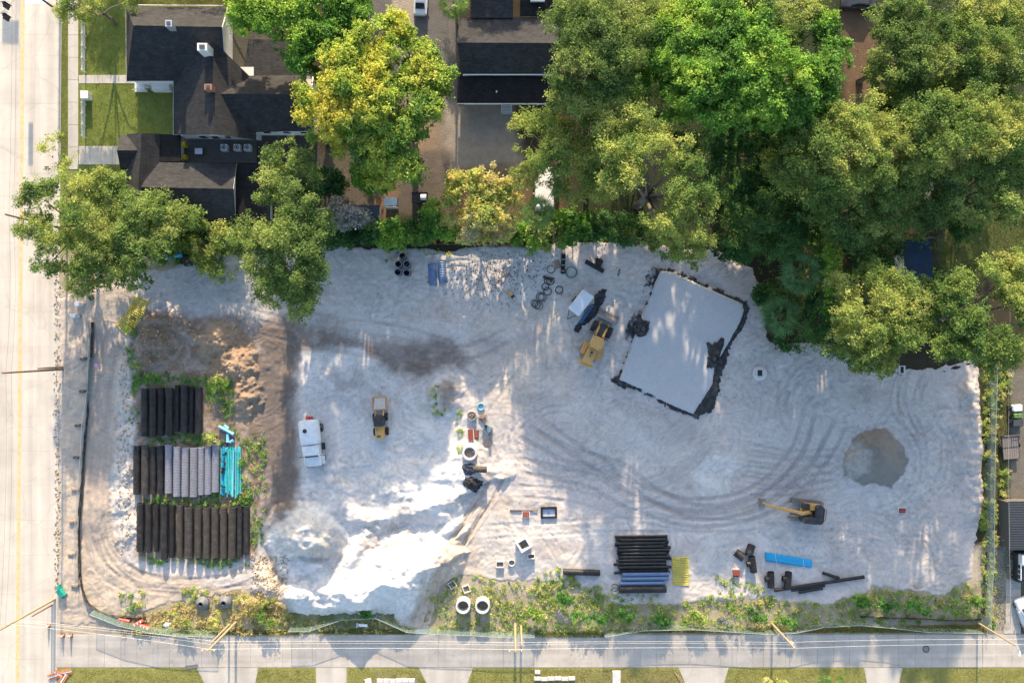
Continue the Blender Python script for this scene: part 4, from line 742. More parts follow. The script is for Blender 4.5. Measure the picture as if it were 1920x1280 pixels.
# water truck, nose towards the bottom of the picture
def prof_loft(sections, name, m, parent, smooth=True):
    """sections: list of (y, [(x, z), ...]) closed loops of equal length"""
    mb = MB(); n = len(sections[0][1]); vs = [(x, y, z) for y, lp in sections for x, z in lp]; fs = []
    for i in range(len(sections)-1): fs += [(i*n+k, i*n+(k+1) % n, (i+1)*n+(k+1) % n, (i+1)*n+k) for k in range(n)]
    fs += [tuple(range(n)), tuple((len(sections)-1)*n+k for k in range(n-1, -1, -1))]
    mb.add(vs, fs); return mb.build(name, m, parent, smooth=smooth)
def oval(wx, z0, z1, n=16, pw=.75): return [(wx/2*math.copysign(abs(math.cos(t))**pw, math.cos(t)), (z0+z1)/2+(z1-z0)/2*math.copysign(abs(math.sin(t))**pw, math.sin(t))) for t in [2*math.pi*k/n for k in range(n)]]
def rbox(wx, z0, z1, b): x = wx/2; return [(-x+b, z0), (x-b, z0), (x, z0+b), (x, z1-b), (x-b, z1), (-x+b, z1), (-x, z1-b), (-x, z0+b)]
q = P(584, 826, 1.5); wt = empty('water_truck', (q.x, q.y, zmean(584, 826, 20)), R(6), 'white water truck with rounded tank and black hatch', 'truck')
prof_loft([(-.35, oval(2.45, 1.0, 2.75)), (-.1, oval(2.65, .92, 2.85)), (2.4, oval(2.65, .92, 2.85)), (2.72, oval(2.3, 1.05, 2.65))], 'tank', M_TWHT, wt)
MB().lathe([(.01, 2.93), (.26, 2.93), (.28, 2.8), (.3, 2.7)], 14, Matrix.Translation((-.35, 1.45, 0))).build('hatch', M_MBLK, wt)
MB().box((0, -.1, .8), (.9, 5.8, .22)).build('chassis', M_MBLK, wt)
prof_loft([(-2.05, rbox(2.1, .9, 1.9, .15)), (-1.75, rbox(2.1, .9, 2.55, .2)), (-.55, rbox(2.15, .9, 2.6, .2)), (-.45, rbox(2.0, 1.0, 2.45, .2))], 'cab', M_TWHT, wt)
mb = MB(); mb.slab([(-.85, -2.09, 1.95), (.85, -2.09, 1.95), (.85, -1.80, 2.50), (-.85, -1.80, 2.50)], .05); mb.build('windscreen', M_GLASS, wt)
prof_loft([(-3.35, rbox(1.75, .75, 1.35, .2)), (-3.2, rbox(1.95, .7, 1.6, .22)), (-2.0, rbox(2.1, .75, 1.85, .2))], 'hood', M_TWHT, wt)
for sx in (-1, 1):
    prof_loft([(-3.15, rbox(.4, .6, 1.05, .12)), (-2.9, rbox(.42, .6, 1.25, .12)), (-2.1, rbox(.42, .6, 1.25, .12)), (-1.9, rbox(.4, .6, 1.1, .12))], 'fender', M_TWHT, wt).location = (sx*1.12, 0, 0)
    wheel(wt, (sx*1.12, -2.5, .5), .5, .3); wheel(wt, (sx*1.1, 1.5, .5), .5, .5)
    MB().tube([(sx*1.0, -1.9, 1.9), (sx*1.45, -1.95, 2.1)], .03, 4).box((sx*1.5, -1.95, 2.0), (.1, .12, .5)).build('mirror', M_MBLK, wt)
mb = MB(); mb.box((1.32, -.9, .9), (.5, .9, .08)); [mb.box((1.32, -1.2+k*.3, .95), (.5, .05, .05)) for k in range(3)]; mb.build('side_step', M_MBLK, wt)
MB().box((0, -3.42, .75), (2.1, .18, .3)).build('bumper', M_STEEL, wt)
mb = MB(); mb.cyl((-.25, 2.7, 1.2), (-.25, 3.15, 1.2), .22, .2, 10); mb.box((-.1, 2.9, .95), (.9, .4, .4)); mb.cyl((-.3, 3.05, 1.2), (-.2, 3.3, 1.9), .08, .08, 8); mb.build('rear_pump', M_RED, wt)
mb = MB(); mb.lathe([(.40, -.03), (.46, 0), (.40, .03)], 18, Matrix.Translation((1.38, 2.1, 1.6)) @ Matrix.Rotation(R(80), 4, 'Y')); mb.build('hose_ring', M_GALV, wt)
# compact track loader
q = P(712, 790, 1.2); cl = empty('track_loader', (q.x, q.y, zmean(712, 788, 14)), R(3), 'small yellow and black loader with a sand filled bucket', 'loader')
MB().cbox((0, -1.35, 1.15), (1.15, 1.75, 1.2), .12).build('engine_hood', M_MYEL, cl); mb = MB(); [mb.box((-.1, -1.95+k*.07, 1.76), (.5, .035, .03)) for k in range(4)]; mb.cyl((-.32, -1.0, 1.7), (-.32, -1.0, 2.0), .06, .06, 8); mb.build('grille', M_MBLK, cl)
prof_loft([(-.5, rbox(1.3, .8, 2.15, .12)), (.6, rbox(1.35, .8, 2.2, .12)), (.78, rbox(1.2, .8, 1.7, .12))], 'cab', M_MBLK, cl)
for sx in (-1, 1):
    wheel(cl, (sx*.78, -1.35, .5), .5, .36); wheel(cl, (sx*.78, .55, .5), .5, .36); MB().tube([(sx*.52, -.4, 1.5), (sx*.52, .9, 1.35), (sx*.5, 1.5, .6)], .09, 5).build('lift_arm', M_MYEL, cl)
mb = MB(); mb.box((0, 2.3, .3), (1.8, 1.6, .08)); mb.box((0, 1.5, .6), (1.8, .08, .7)); mb.box((-.88, 2.3, .55), (.07, 1.6, .55)); mb.box((.88, 2.3, .55), (.07, 1.6, .55)); mb.box((0, 3.08, .42), (1.9, .12, .18)); mb.build('bucket', M_MYEL, cl)
M_BSAND = mat('bucket_sand', (.50, .46, .42), .95, bump=.5); prof_loft([(1.56, rbox(1.64, .36, .85, .1)), (2.2, rbox(1.64, .36, .8, .1)), (3.0, rbox(1.6, .35, .55, .08))], 'bucket_load', M_BSAND, cl)
MB().tube([(-.8, 1.15, 1.2), (.8, 1.15, 1.2)], .05, 5).build('cross_tube', M_STEEL, cl)
# articulated wheel loader
q = P(1118, 640, 1.4); wl = empty('wheel_loader', (q.x, q.y, zmean(1118, 640, 24)), math.atan2(-40, 82)*1.0, 'big yellow wheel loader with its bucket down behind the box trailer', 'loader')
MB().cbox((0, -1.95, 1.5), (1.25, 2.4, 1.3), .15).build('engine_hood', M_MYEL, wl); MB().cbox((0, -3.2, 1.0), (2.0, .5, .8), .12).build('counterweight', M_MYEL, wl)
MB().lathe([(.01, 2.35), (.17, 2.35), (.19, 2.1)], 12, Matrix.Translation((0, -1.6, 0))).build('air_intake', M_MBLK, wl); MB().cyl((0, -2.05, 2.1), (0, -2.05, 2.45), .1, .1, 10).build('exhaust', M_MBLK, wl)
mb = MB(); mb.cbox((0, -.2, 2.95), (1.7, 1.6, .14), .1); mb.build('cab_roof', M_MYEL, wl); MB().cbox((0, -.2, 2.1), (1.45, 1.4, 1.6), .05).build('cab', M_GLASS, wl)
for sx in (-.7, .7):
    for sy in (-.85, .45): MB().cyl((sx, sy, 3.02), (sx, sy, 3.06), .06, .06, 8).build('roof_bolt', M_MBLK, wl)
for sx in (-1, 1):
    MB().cbox((sx*1.05, -1.35, 1.38), (.72, 1.7, .16), .12).build('fender', M_MYEL, wl); wheel(wl, (sx*1.08, -1.45, .72), .72, .58, rim=M_MYEL); wheel(wl, (sx*1.08, 1.75, .72), .72, .58, rim=M_MYEL)
    MB().tube([(sx*.5, .75, 1.75), (sx*.5, 1.9, 1.35), (sx*.5, 3.0, .6)], [.14, .17, .12], 6).build('lift_arm', M_MYEL, wl); MB().tube([(sx*.2, .9, 1.3), (sx*.22, 2.4, .95)], .07, 6).build('cylinder', M_CHROME, wl); MB().box((sx*.95, .75, 1.6), (.5, .12, .1)).build('step', M_MBLK, wl)
MB().cbox((0, 1.6, 1.0), (1.1, 1.8, .9), .1).build('front_frame', M_MBLK, wl); MB().box((0, .55, 1.0), (.7, .6, .7)).build('joint', M_MBLK, wl)
mb = MB(); mb.add([(-1.4, 3.05, .25), (1.4, 3.05, .25), (1.4, 3.0, 1.15), (-1.4, 3.0, 1.15), (-1.4, 4.15, .1), (1.4, 4.15, .1), (-1.4, 3.25, 1.25), (1.4, 3.25, 1.25)], [(0, 1, 2, 3), (0, 4, 5, 1), (3, 2, 7, 6)])
for sx in (-1.4, 1.4): mb.add([(sx, 3.05, .25), (sx, 3.0, 1.15), (sx, 3.25, 1.25), (sx, 4.15, .1)], [(0, 1, 2, 3)])
mb.box((0, 4.1, .14), (2.9, .22, .07)); mb.box((0, 3.3, 1.22), (2.85, .2, .1)); bk = mb.build('bucket', M_STEEL, wl); [MB().box((-1.25+k*.5, 4.25, .12), (.12, .3, .07)).build('tooth', M_STEEL, bk) for k in range(6)]
# excavator
q = P(1517, 960, 1.2); ex = empty('excavator', (q.x, q.y, zmean(1515, 960, 20)), R(0), 'yellow and black tracked excavator with its boom reaching left', 'excavator')
for sy, dx in ((1.15, .05), (-1.15, -.35)):
    o = empty('track', (dx, sy, 0), R(-6)); o.parent = ex; nsh = 22
    MB().cbox((0, 0, .38), (3.5, .34, .62), .2).build('track_frame', M_MBLK, o)
    for k in range(nsh):
        for z in (.74, .05): MB().box((-2.0+4.0*k/(nsh-1), 0, z), (.13, .58, .05)).build('shoe', M_STEEL, o)
MB().cyl((0, 0, .7), (0, 0, 1.0), .7, .7, 14).build('turntable', M_MBLK, ex)
up = empty('upper_body', (0, 0, 0), R(-6)); up.parent = ex
MB().cbox((.15, .05, 1.1), (2.5, 2.3, .3), .1).build('platform', M_MYEL, up); MB().cbox((1.0, -.1, 1.75), (1.1, 2.4, 1.0), .2).build('engine_cover', M_MBLK, up); MB().cbox((1.62, -.1, 1.5), (.35, 2.1, .9), .15).build('counterweight', M_MYEL, up)
MB().cbox((-.35, -.78, 1.95), (1.8, .9, 1.5), .15).build('cab', M_GLASS, up); MB().cbox((-.35, -.78, 2.72), (1.6, .85, .06), .04).build('cab_roof', M_MBLK, up); MB().cbox((-.7, .82, 1.55), (.9, .7, .7), .08).build('tool_box', M_MBLK, up); MB().cbox((.25, .75, 1.5), (.9, .8, .6), .08).build('fuel_tank', M_MYEL, up)
MB().tube([(-.1, .05, 1.5), (-1.6, .1, 3.0), (-3.0, .2, 2.7), (-4.6, .3, 1.9)], [.30, .27, .24, .18], 6).build('boom', M_MYEL, up); MB().tube([(-4.4, .3, 2.05), (-5.5, .4, 1.3), (-5.9, .55, .65)], [.17, .17, .12], 6).build('stick', M_MYEL, up)
MB().tube([(-2.0, -.15, 3.15), (-3.2, -.05, 2.95)], .09, 6).build('boom_cylinder', M_MBLK, up); MB().tube([(-3.2, -.05, 2.95), (-4.4, .12, 2.25)], .055, 6).build('piston_rod', M_CHROME, up)
mb = MB(); mb.add([(-6.2, .1, .6), (-6.2, 1.0, .6), (-6.4, .1, .15), (-6.4, 1.0, .15), (-5.5, .1, .0), (-5.5, 1.0, .0), (-5.5, .1, .5), (-5.5, 1.0, .5)], [(0, 1, 3, 2), (2, 3, 5, 4), (0, 2, 4, 6), (1, 7, 5, 3)]); mb.box((-5.9, .55, .62), (.5, .95, .07)); bk = mb.build('bucket', M_STEEL, up)
for k in range(5): MB().box((-5.3, .16+k*.2, .04), (.3, .07, .06)).build('tooth', M_CHROME, bk)
mb = MB(); mb.tube([(1.85, -.8, 1.6), (2.05, -.8, 1.6), (2.05, .6, 1.6), (1.85, .6, 1.6)], .04, 5); mb.build('guard_rail', M_MBLK, up)
# white box trailer in the lot with blue beams beside it
def lot_trailer():
    z = 2.3; q = P(1090, 567, z); o = empty('cargo_trailer', (q.x, q.y, zmean(1090, 567, 14)), -math.atan2(60, 76)*1.0+R(0), 'white cargo trailer with a pale blue white roof beside the wheel loader', 'trailer')
    wx, wy = 1.75, 3.1; MB().cbox((0, 0, (z+.5)/2), (wx, wy, z-.5), .12).build('body', M_TWHT, o); MB().cbox((0, .05, z+.02), (wx*.86, wy*.88, .05), .02).build('roof_panel', M_TROOF, o)
    for sx in (-1, 1): wheel(o, (sx*(wx/2+.02), -.1, .33), .33, .2); MB().tube([(sx*.6, -wy/2, .5), (0, -wy/2-1.1, .5)], .05, 5).build('tongue', M_MBLK, o); MB().cbox((sx*(wx/2+.05), -.1, .72), (.28, .9, .07), .03).build('fender', M_MBLK, o)
    MB().cyl((0, -wy/2-1.0, .02), (0, -wy/2-1.0, .6), .05, .05, 6).build('jack', M_MBLK, o); return o
lot_trailer()
M_BBEAM = mat('blue_painted_steel', (.05, .16, .34), .5, var=.15, dirt=(.25, .23, .22), dirt_amt=.3)
for i, (d, lb) in enumerate(((0, 'upper blue steel beam lying beside the cargo trailer'), (3.2, 'lower blue steel beam lying beside the cargo trailer'))):
    a, b = P(1086+d, 604+d*.5, .15), P(1110+d*.6, 571+d*.5, .15); z = zmax(1098, 588, 10); mb = MB(); mb.tube([(a.x, a.y, z+.12), (b.x, b.y, z+.12)], .13, 4); tag(mb.build('steel_beam', M_BBEAM), lb, 'beam', 'blue beams by the trailer')
# cars and yard vehicles
def car(label, px, py, rz, paint, L_=4.6, W_=1.8, name='parked_car', group=None, hgt=1.45):
    q = P(px, py, .7); o = empty(name, (q.x, q.y, 0), rz, label, 'car', group); h = L_/2; w2 = W_
    prof_loft([(-h, rbox(w2*.8, .4, .8, .1)), (-h*.93, rbox(w2*.96, .3, .95, .15)), (-h*.4, rbox(w2, .25, 1.0, .15)), (h*.5, rbox(w2, .25, .98, .15)), (h*.93, rbox(w2*.94, .3, .85, .15)), (h, rbox(w2*.75, .4, .7, .1))], 'body', paint, o)
    prof_loft([(-h*.72, rbox(w2*.75, .9, 1.0, .04)), (-h*.42, rbox(w2*.72, .9, hgt, .12)), (h*.15, rbox(w2*.72, .9, hgt, .12)), (h*.48, rbox(w2*.76, .9, 1.0, .04))], 'cabin', paint, o)
    for y0, z0, y1, z1, nm in ((h*.47, 1.02, h*.17, hgt-.03, 'windscreen'), (-h*.70, 1.02, -h*.44, hgt-.03, 'rear_window')): mb = MB(); mb.slab([(-w2*.33, y0, z0+.02), (w2*.33, y0, z0+.02), (w2*.30, y1, z1+.02), (-w2*.30, y1, z1+.02)], .03); mb.build(nm, M_GLASS, o)
    for sx in (-1, 1):
        for sy in (-.62, .62): wheel(o, (sx*(w2/2-.1), sy*h, .32), .32, .2, rim=M_CHROME)
        MB().box((sx*w2*.33, -h+.06, .75), (.3, .08, .14)).build('tail_light', M_LAMP, o); MB().box((sx*w2*.52, h*.35, 1.0), (.18, .1, .12)).build('mirror', paint, o)
    return o
car('silver sedan parked at the top of the dark driveway', 789, -4, R(-2), M_SILVER)
car('dark sedan parked sideways at the top edge beside the brown strip', 1610, 4, R(88), mat('dark_car_paint', (.04, .042, .05), .3, var=.03))
car('pale car partly in view on the right edge near the lane', 1925, 1152, R(20), M_TWHT)
tk = empty('box_truck', P(1917, 1062, 1), 0, 'white and black pickup with a service body on the right edge', 'truck'); tk.location.z = 0
MB().cbox((.2, 0, 1.0), (2.2, 3.9, 1.1), .15).build('body', M_MBLK, tk); MB().cbox((.2, 1.2, 1.9), (2.1, 1.3, .8), .1).build('cap', M_TWHT, tk); MB().cbox((.3, -.5, 1.6), (1.7, 1.8, .2), .05).build('bed_cover', M_DGREY, tk)
mb = MB(); [mb.box((-.85, -1.4+k*.65, 1.75), (.08, .08, .5)) for k in range(4)]; mb.box((-.85, -.4, 2.0), (.1, 2.1, .08)); mb.box((.3, .45, 2.0), (2.2, .08, .08)); mb.build('rack', M_TRIM, tk)
for sx in (-.85, 1.25):
    for sy in (-1.2, 1.2): wheel(tk, (sx, sy, .36), .36, .24)
ft = empty('utility_trailer', (*P(1894, 838, .5)[:2], 0), R(5), 'flat utility trailer with weathered plank deck beside the right fence', 'trailer')
for k in range(7): MB().box((-.87+k*.29, 0, .58), (.26, 3.0, .06)).build('plank', mat('weathered_plank', (.20, .17, .15), .9, var=.3, scale=5) if k == 0 else bpy.data.materials['weathered_plank'], ft)
mb = MB(); mb.box((0, 1.53, .62), (2.1, .07, .2)); mb.box((0, -1.53, .55), (2.1, .07, .12)); mb.box((-1.05, 0, .55), (.06, 3.1, .12)); mb.box((1.05, 0, .55), (.06, 3.1, .12)); mb.tube([(-.6, -1.5, .5), (0, -2.6, .45), (.6, -1.5, .5)], .05, 5); mb.build('frame', M_MBLK, ft)
for sx in (-1.2, 1.2): wheel(ft, (sx, .2, .32), .32, .2)
mb = MB(); [mb.box((-.9+k*.36, 1.6, .85), (.05, .05, .6)) for k in range(6)]; mb.box((0, 1.6, 1.15), (2.0, .06, .06)); mb.build('tail_ramp', M_STEEL, ft)
ut = empty('utility_cart', (*P(1908, 777, .8)[:2], 0), R(2), 'black utility cart with white hood and green seat on the right edge', 'cart')
MB().cbox((0, .85, .75), (1.3, .9, .4), .12).build('hood', M_TWHT, ut); MB().cbox((0, -.3, .55), (1.4, 2.6, .3), .08).build('body', M_MBLK, ut); MB().cbox((0, -.15, .85), (1.1, .6, .25), .08).build('seat', mat('green_vinyl', (.10, .22, .05), .6), ut); MB().cbox((0, -1.05, .8), (1.3, .9, .25), .05).build('cargo_bed', M_DGREY, ut)
mb = MB(); [mb.tube([(sx, .45, .8), (sx, .3, 1.8), (sx, -.55, 1.8), (sx, -.6, .8)], .035, 5) for sx in (-.62, .62)]; mb.tube([(-.62, .3, 1.8), (.62, .3, 1.8)], .03, 5); mb.tube([(-.62, -.55, 1.8), (.62, -.55, 1.8)], .03, 5); mb.build('roll_cage', M_MBLK, ut)
for sx in (-.7, .7):
    for sy in (-1.0, .85): wheel(ut, (sx, sy, .33), .33, .26)
mo = empty('motorcycle', (*P(1882, 945, .5)[:2], 0), R(8), 'black and red motorcycle beside the timber frame', 'motorcycle')
wheel(mo, (0, .75, .32), .32, .14); wheel(mo, (0, -.65, .32), .32, .16); MB().cbox((0, .1, .72), (.3, .6, .3), .1).build('fuel_tank', M_RED, mo); MB().cbox((0, -.45, .74), (.28, .7, .14), .05).build('seat', M_MBLK, mo); MB().cbox((0, .05, .42), (.32, .5, .35), .05).build('engine', M_STEEL, mo); MB().tube([(-.38, .5, 1.0), (0, .6, .95), (.38, .5, 1.0)], .02, 5).build('handlebar', M_CHROME, mo); MB().tube([(0, .6, .95), (0, .75, .32)], .04, 5).build('fork', M_CHROME, mo)
gc = empty('utility_cart', (*P(733, 381, 1.2)[:2], 0), 0, 'white roofed cart parked on the brown yard south of the maple', 'cart')
MB().cbox((0, .15, 1.6), (1.75, 1.05, .08), .04).build('roof', M_TWHT, gc); MB().cbox((0, -.5, .7), (1.7, .3, .7), .1).build('front_cowl', M_TWHT, gc); MB().cbox((0, .15, .5), (1.6, 1.2, .25), .06).build('body', M_MBLK, gc); MB().cbox((0, .6, .8), (1.5, .3, .4), .08).build('seat', M_TWHT, gc)
for sx in (-.8, .8):
    for sy in (-.45, .65): MB().cyl((sx, sy, .5), (sx, sy, 1.6), .03, .03, 5).build('roof_post', M_MBLK, gc)
    for sy in (-.4, .6): wheel(gc, (sx*.85, sy, .25), .25, .18)
yt = empty('yard_trailer', (*P(787, 371, .6)[:2], 0), R(-90), 'dark low trailer carrying a white tank in the brown yard', 'trailer')
MB().box((0, 0, .5), (1.3, 2.1, .1)).build('deck', M_DECK, yt); mb = MB(); [mb.box((sx, 0, .75), (.05, 2.1, .45)) for sx in (-.65, .65)]; mb.box((0, 1.05, .75), (1.3, .05, .45)); mb.build('side_boards', M_MBLK, yt); prof_loft([(.15, oval(.7, .55, 1.2)), (.3, oval(.8, .55, 1.25)), (.9, oval(.8, .55, 1.25))], 'tank', M_TWHT, yt)
for sx in (-.75, .75): wheel(yt, (sx, 0, .3), .3, .2)
# ------------------------------------------------------------------ pipes
M_BPIPE = mat('black_plastic', (.016, .016, .018), .5, var=.2, dirt=(.07, .065, .06), dirt_amt=.3, spec=.35); M_GPIPE = mat('dark_pipe', (.024, .024, .026), .5, var=.2, dirt=(.09, .08, .075), dirt_amt=.4); M_BGPIPE = mat('dusty_grey_pipe', (.25, .262, .315), .6, var=.15, dirt=(.22, .2, .2), dirt_amt=.4)
M_BRPIPE = mat('dusty_brown_pipe', (.055, .05, .046), .6, var=.2, dirt=(.14, .12, .10), dirt_amt=.5)
M_TEAL = mat('turquoise_plastic', (.03, .40, .42), .4, var=.2, dirt=(.3, .42, .42)); M_SKYB = mat('sky_blue_plastic', (.02, .36, .62), .4, var=.10); M_PALEB = mat('pale_blue_plastic', (.16, .48, .66), .45, var=.15); M_SLATE = mat('slate_blue_plastic', (.10, .17, .30), .45, var=.1)
M_CONC = mat('precast_concrete', (.60, .58, .55), .85, var=.1, bump=.3, dirt=(.42, .38, .33)); M_PIT = mat('dark_pit_sand', (.22, .20, .18), .95)  # last one: darker sand colour for floors inside rings and basins
_pm = {}
def pipe_mesh(L_, r, ribbed, m, wall=.06):
    key = (round(L_, 2), round(r, 3), ribbed, m.name)
    if key in _pm: return _pm[key]
    pr = [(r-wall, 0)]
    if ribbed:
        n = int(L_/.20)
        for k in range(n):
            z = k*L_/n; d = L_/n; pr += [(r*.88, z), (r*.88, z+d*.3), (r, z+d*.42), (r, z+d*.88)]
        pr.append((r*.88, L_))
    else: pr += [(r*1.12, 0), (r*1.12, .22), (r, .28), (r, L_)]
    pr.append((r-wall, L_)); mb = MB(); mb.lathe([(a, b-L_/2) for a, b in pr], 18, Matrix.Rotation(R(90), 4, 'X'), True)
    _pm[key] = mb.mesh('pipe', m, not ribbed); return _pm[key]
def pipe(a, b, r, ribbed, m, label, cat='pipe', group=None, zoff=0.0, zbase=None, name=None):
    """pipe lying between two photo pixels on the ground; zoff lifts it on to the pipes below"""
    z = (max(zs(*a), zs(*b), zs((a[0]+b[0])/2, (a[1]+b[1])/2)) if zbase is None else zbase)+r+zoff
    p, q = P(*a, z), P(*b, z); d = q-p
    return tag(link(name or ('corrugated_pipe' if ribbed else 'plastic_pipe'), pipe_mesh(d.length, r, ribbed, m), None, (p+q)/2, (0, 0, math.atan2(-d.x, d.y))), label, cat, group)
zb = zmean(320, 770, 40)
def row(xs, y0, y1, mats, rads, where, group):
    n = len(xs); z = max(zs(x, (y0[i]+y1[i])/2) for i, x in enumerate(xs))*.6
    for i, x in enumerate(xs): pipe((x, y0[i]), (x-.5, y1[i]), rads[i], True, mats[i], f'{ORD[i]} corrugated pipe from the left in the {where}', 'pipe', group, 0, z)
xa = [271.5, 288, 303, 318.5, 333, 346.5, 360, 373]; row(xa, [728, 728, 727, 727, 722, 722, 724, 726], [817, 817, 816, 816, 809, 811, 812, 811], [M_GPIPE, M_GPIPE, M_BPIPE, M_GPIPE, M_BPIPE, M_GPIPE, M_BPIPE, M_GPIPE], [.48, .46, .42, .48, .34, .47, .34, .45], 'upper row of black pipes', 'upper row of black corrugated pipes')
xb = [257, 272.5, 288, 302, 317, 332.5, 348, 364, 378, 391, 404.5]; row(xb, [835, 836, 837, 836, 833, 837, 839, 839, 838, 835, 833], [926, 928, 926, 925, 924, 930, 930, 931, 927, 926, 922], [M_GPIPE, M_BRPIPE, M_GPIPE, M_GPIPE]+[M_BGPIPE]*7, [.46, .48, .38, .42, .48, .49, .48, .50, .42, .46, .46], 'middle row of dark and dusty grey pipes', 'middle row of corrugated pipes')
xc = [263.5, 279, 294, 308.5, 323, 338, 354.5, 372, 388, 404, 420, 436, 450, 462.5]; row(xc, [943, 943, 944, 943, 945, 946, 950, 950, 950, 950, 950, 950, 948, 948], [1033, 1034, 1033, 1048, 1044, 1045, 1045, 1045, 1046, 1045, 1046, 1047, 1043, 1039], [M_GPIPE, M_GPIPE, M_BPIPE, M_GPIPE, M_BPIPE]+[M_BRPIPE]*7+[M_GPIPE]*2, [.47, .42, .34, .46, .36, .42, .52, .47, .46, .48, .46, .50, .38, .38], 'lower row of black pipes', 'lower row of corrugated pipes')
# turquoise and blue water pipes
for i in range(13):
    x = 415.5+i*2.95; y0, y1 = 838+random.uniform(-2, 4), 930+random.uniform(-7, 4); pipe((x+random.uniform(-.6, .6), y0), (x+random.uniform(-2.2, 1.2), y1), .10, False, random.choice([M_TEAL, M_TEAL, M_SKYB, M_PALEB]), f'{ORD[i]} turquoise plastic pipe from the left in the lower layer by the grey pipes', 'pipe', 'turquoise pipes lower layer', 0, zmax(434, 885, 20)*.7)
for i in range(6):
    x = 424+i*4.6; pipe((x, 840+random.uniform(0, 9)), (x+random.uniform(-3, 2), 928+random.uniform(-8, 6)), .10, False, random.choice([M_TEAL, M_PALEB, M_TEAL]), f'{ORD[i]} turquoise plastic pipe from the left on top of the turquoise stack', 'pipe', 'turquoise pipes top layer', .19, zmax(434, 885, 20)*.7)
for i, (a, b, r, lb) in enumerate((((410, 799), (438, 814), .2, 'longest loose sky blue pipe above the turquoise stack'), ((420, 797), (428, 804), .2, 'short loose blue pipe touching the longest one'), ((427, 813), (427, 829), .2, 'upright lying blue pipe piece between the loose pipes and the black ring'), ((431, 829), (438, 825), .18, 'shortest loose blue pipe piece above the turquoise stack'))): pipe(a, b, r, False, M_PALEB, lb, 'pipe', 'loose blue pipe pieces', .0 if i else .12)
def ring(label, px, py, ro, ri, h, m, name='pipe_ring', cat='ring', group=None, z=None, tilt=0, n=22):
    z = zmean(px, py, 4) if z is None else z; p = P(px, py, z+h/2); mb = MB(); mb.lathe([(ri, 0), (ro, 0), (ro, h), (ri, h)], n, Matrix.Identity(4), True)
    return tag(link(name, mb.mesh(name, m, True), None, (p.x, p.y, z), (tilt, 0, 0)), label, cat, group)
ring('black gasket ring at the head of the turquoise pipes', 421, 834, .42, .33, .2, M_BPIPE)
for i, (a, b) in enumerate(((421.5, 852), (422.5, 868), (420, 876), (416, 883), (417, 912))): 
    q = P(a, b, .5); mb = MB(); mb.tube([(-.25, 0, 0), (0, .02, .02), (.14, .18, 0), (.14, .34, 0)], .13, 8); tag(mb.build('pipe_elbow', M_BPIPE, None, (q.x, q.y, zmax(a, b, 4)+.42), (0, 0, i*1.3), True), f'{ORD[i]} black pipe elbow from the top on the turquoise pipes', 'elbow', 'black elbows on the turquoise pipes')
# sky blue bundle in the south east
for i in range(8): pipe((1434+i*.35+random.uniform(-1, 1), 1035.0+i*2.2), (1521.5+i*.2+random.uniform(-1.5, 1.5), 1049.5+i*1.9), .085, False, M_SKYB, f'{ORD[i]} sky blue pipe from the top of the bundle near the three black tees', 'pipe', 'sky blue pipe bundle', 0, zmax(1478, 1047, 12)*.8)
for i in range(6): pipe((1435+i*.35+random.uniform(-1, 1), 1036.5+i*2.4), (1521+i*.2+random.uniform(-2, 2), 1051.0+i*2.0), .08, False, M_SKYB, f'{ORD[i]} sky blue pipe from the top in the upper layer of the slanted bundle', 'pipe', 'sky blue pipes upper layer', .17, zmax(1478, 1047, 12)*.8)
for k, f in enumerate((.2, .8)):
    a = Vector((1434, 1034)).lerp(Vector((1521, 1052)), f); b = Vector((1437, 1057)).lerp(Vector((1523, 1064)), f); z = zmax(1478, 1047, 12)*.8; p, q = P(a.x, a.y), P(b.x, b.y)
    mb = MB(); mb.tube([(p.x, p.y+.1, z+.02), (p.x, p.y+.05, z+.40), (q.x, q.y-.05, z+.40), (q.x, q.y-.1, z+.02)], .02, 4); tag(mb.build('strap', M_TRIM), ['left', 'right'][k]+' white strap round the sky blue pipe bundle', 'strap')
# black pipe stack south centre
zk = zmax(1205, 1050, 40)*.6; yk = [1006+i*5.2 for i in range(14)]
for i, y in enumerate(yk): a, b = 1156+random.uniform(-6, 6), 1252+random.uniform(-6, 8); pipe((a, y), (b, y-1.2), .17, False, M_BPIPE, f'{ORD[i]} smooth black pipe from the top in the bottom layer of the stack', 'pipe', 'smooth black pipe stack', 0, zk)
for i in range(9): y = 1012+i*6.4; a, b = 1158+random.uniform(-4, 8), 1251+random.uniform(-8, 6); pipe((a, y), (b, y-1.5), .17, False, M_BPIPE, f'{ORD[i]} smooth black pipe from the top in the upper layer of the stack', 'pipe', 'smooth black pipes upper layer', .33, zk)
for i, (y, a, b) in enumerate(((1076.5, 1167, 1254), (1084.5, 1165, 1253), (1093.5, 1161, 1247))): pipe((a, y), (b, y-1), .25, False, M_SLATE, ['upper', 'middle', 'lower'][i]+' slate blue pipe below the smooth black stack', 'pipe', 'slate blue pipes', 0, zk)
pipe((1161.5, 1105), (1249, 1104), .46, True, M_GPIPE, 'long corrugated pipe along the foot of the black pipe stack'); pipe((1056, 1071), (1125, 1073.5), .42, True, M_GPIPE, 'single corrugated pipe left of the black pipe stack')
def hoop(label, px, py, r, t, m, group='hoops', z=None, zoff=0, name='hoop', turns=1):
    z = (zmean(px, py, 3) if z is None else z)+t+zoff; p = P(px, py, z); mb = MB()
    for k in range(turns): mb.tube([(r*math.cos(a)+.03*k, r*math.sin(a), .05*k) for a in [2*math.pi*i/28 for i in range(28)]], t, 5, True)
    return tag(mb.build(name, m, None, (p.x, p.y, z), (0, 0, 0), True), label, 'hoop', group)
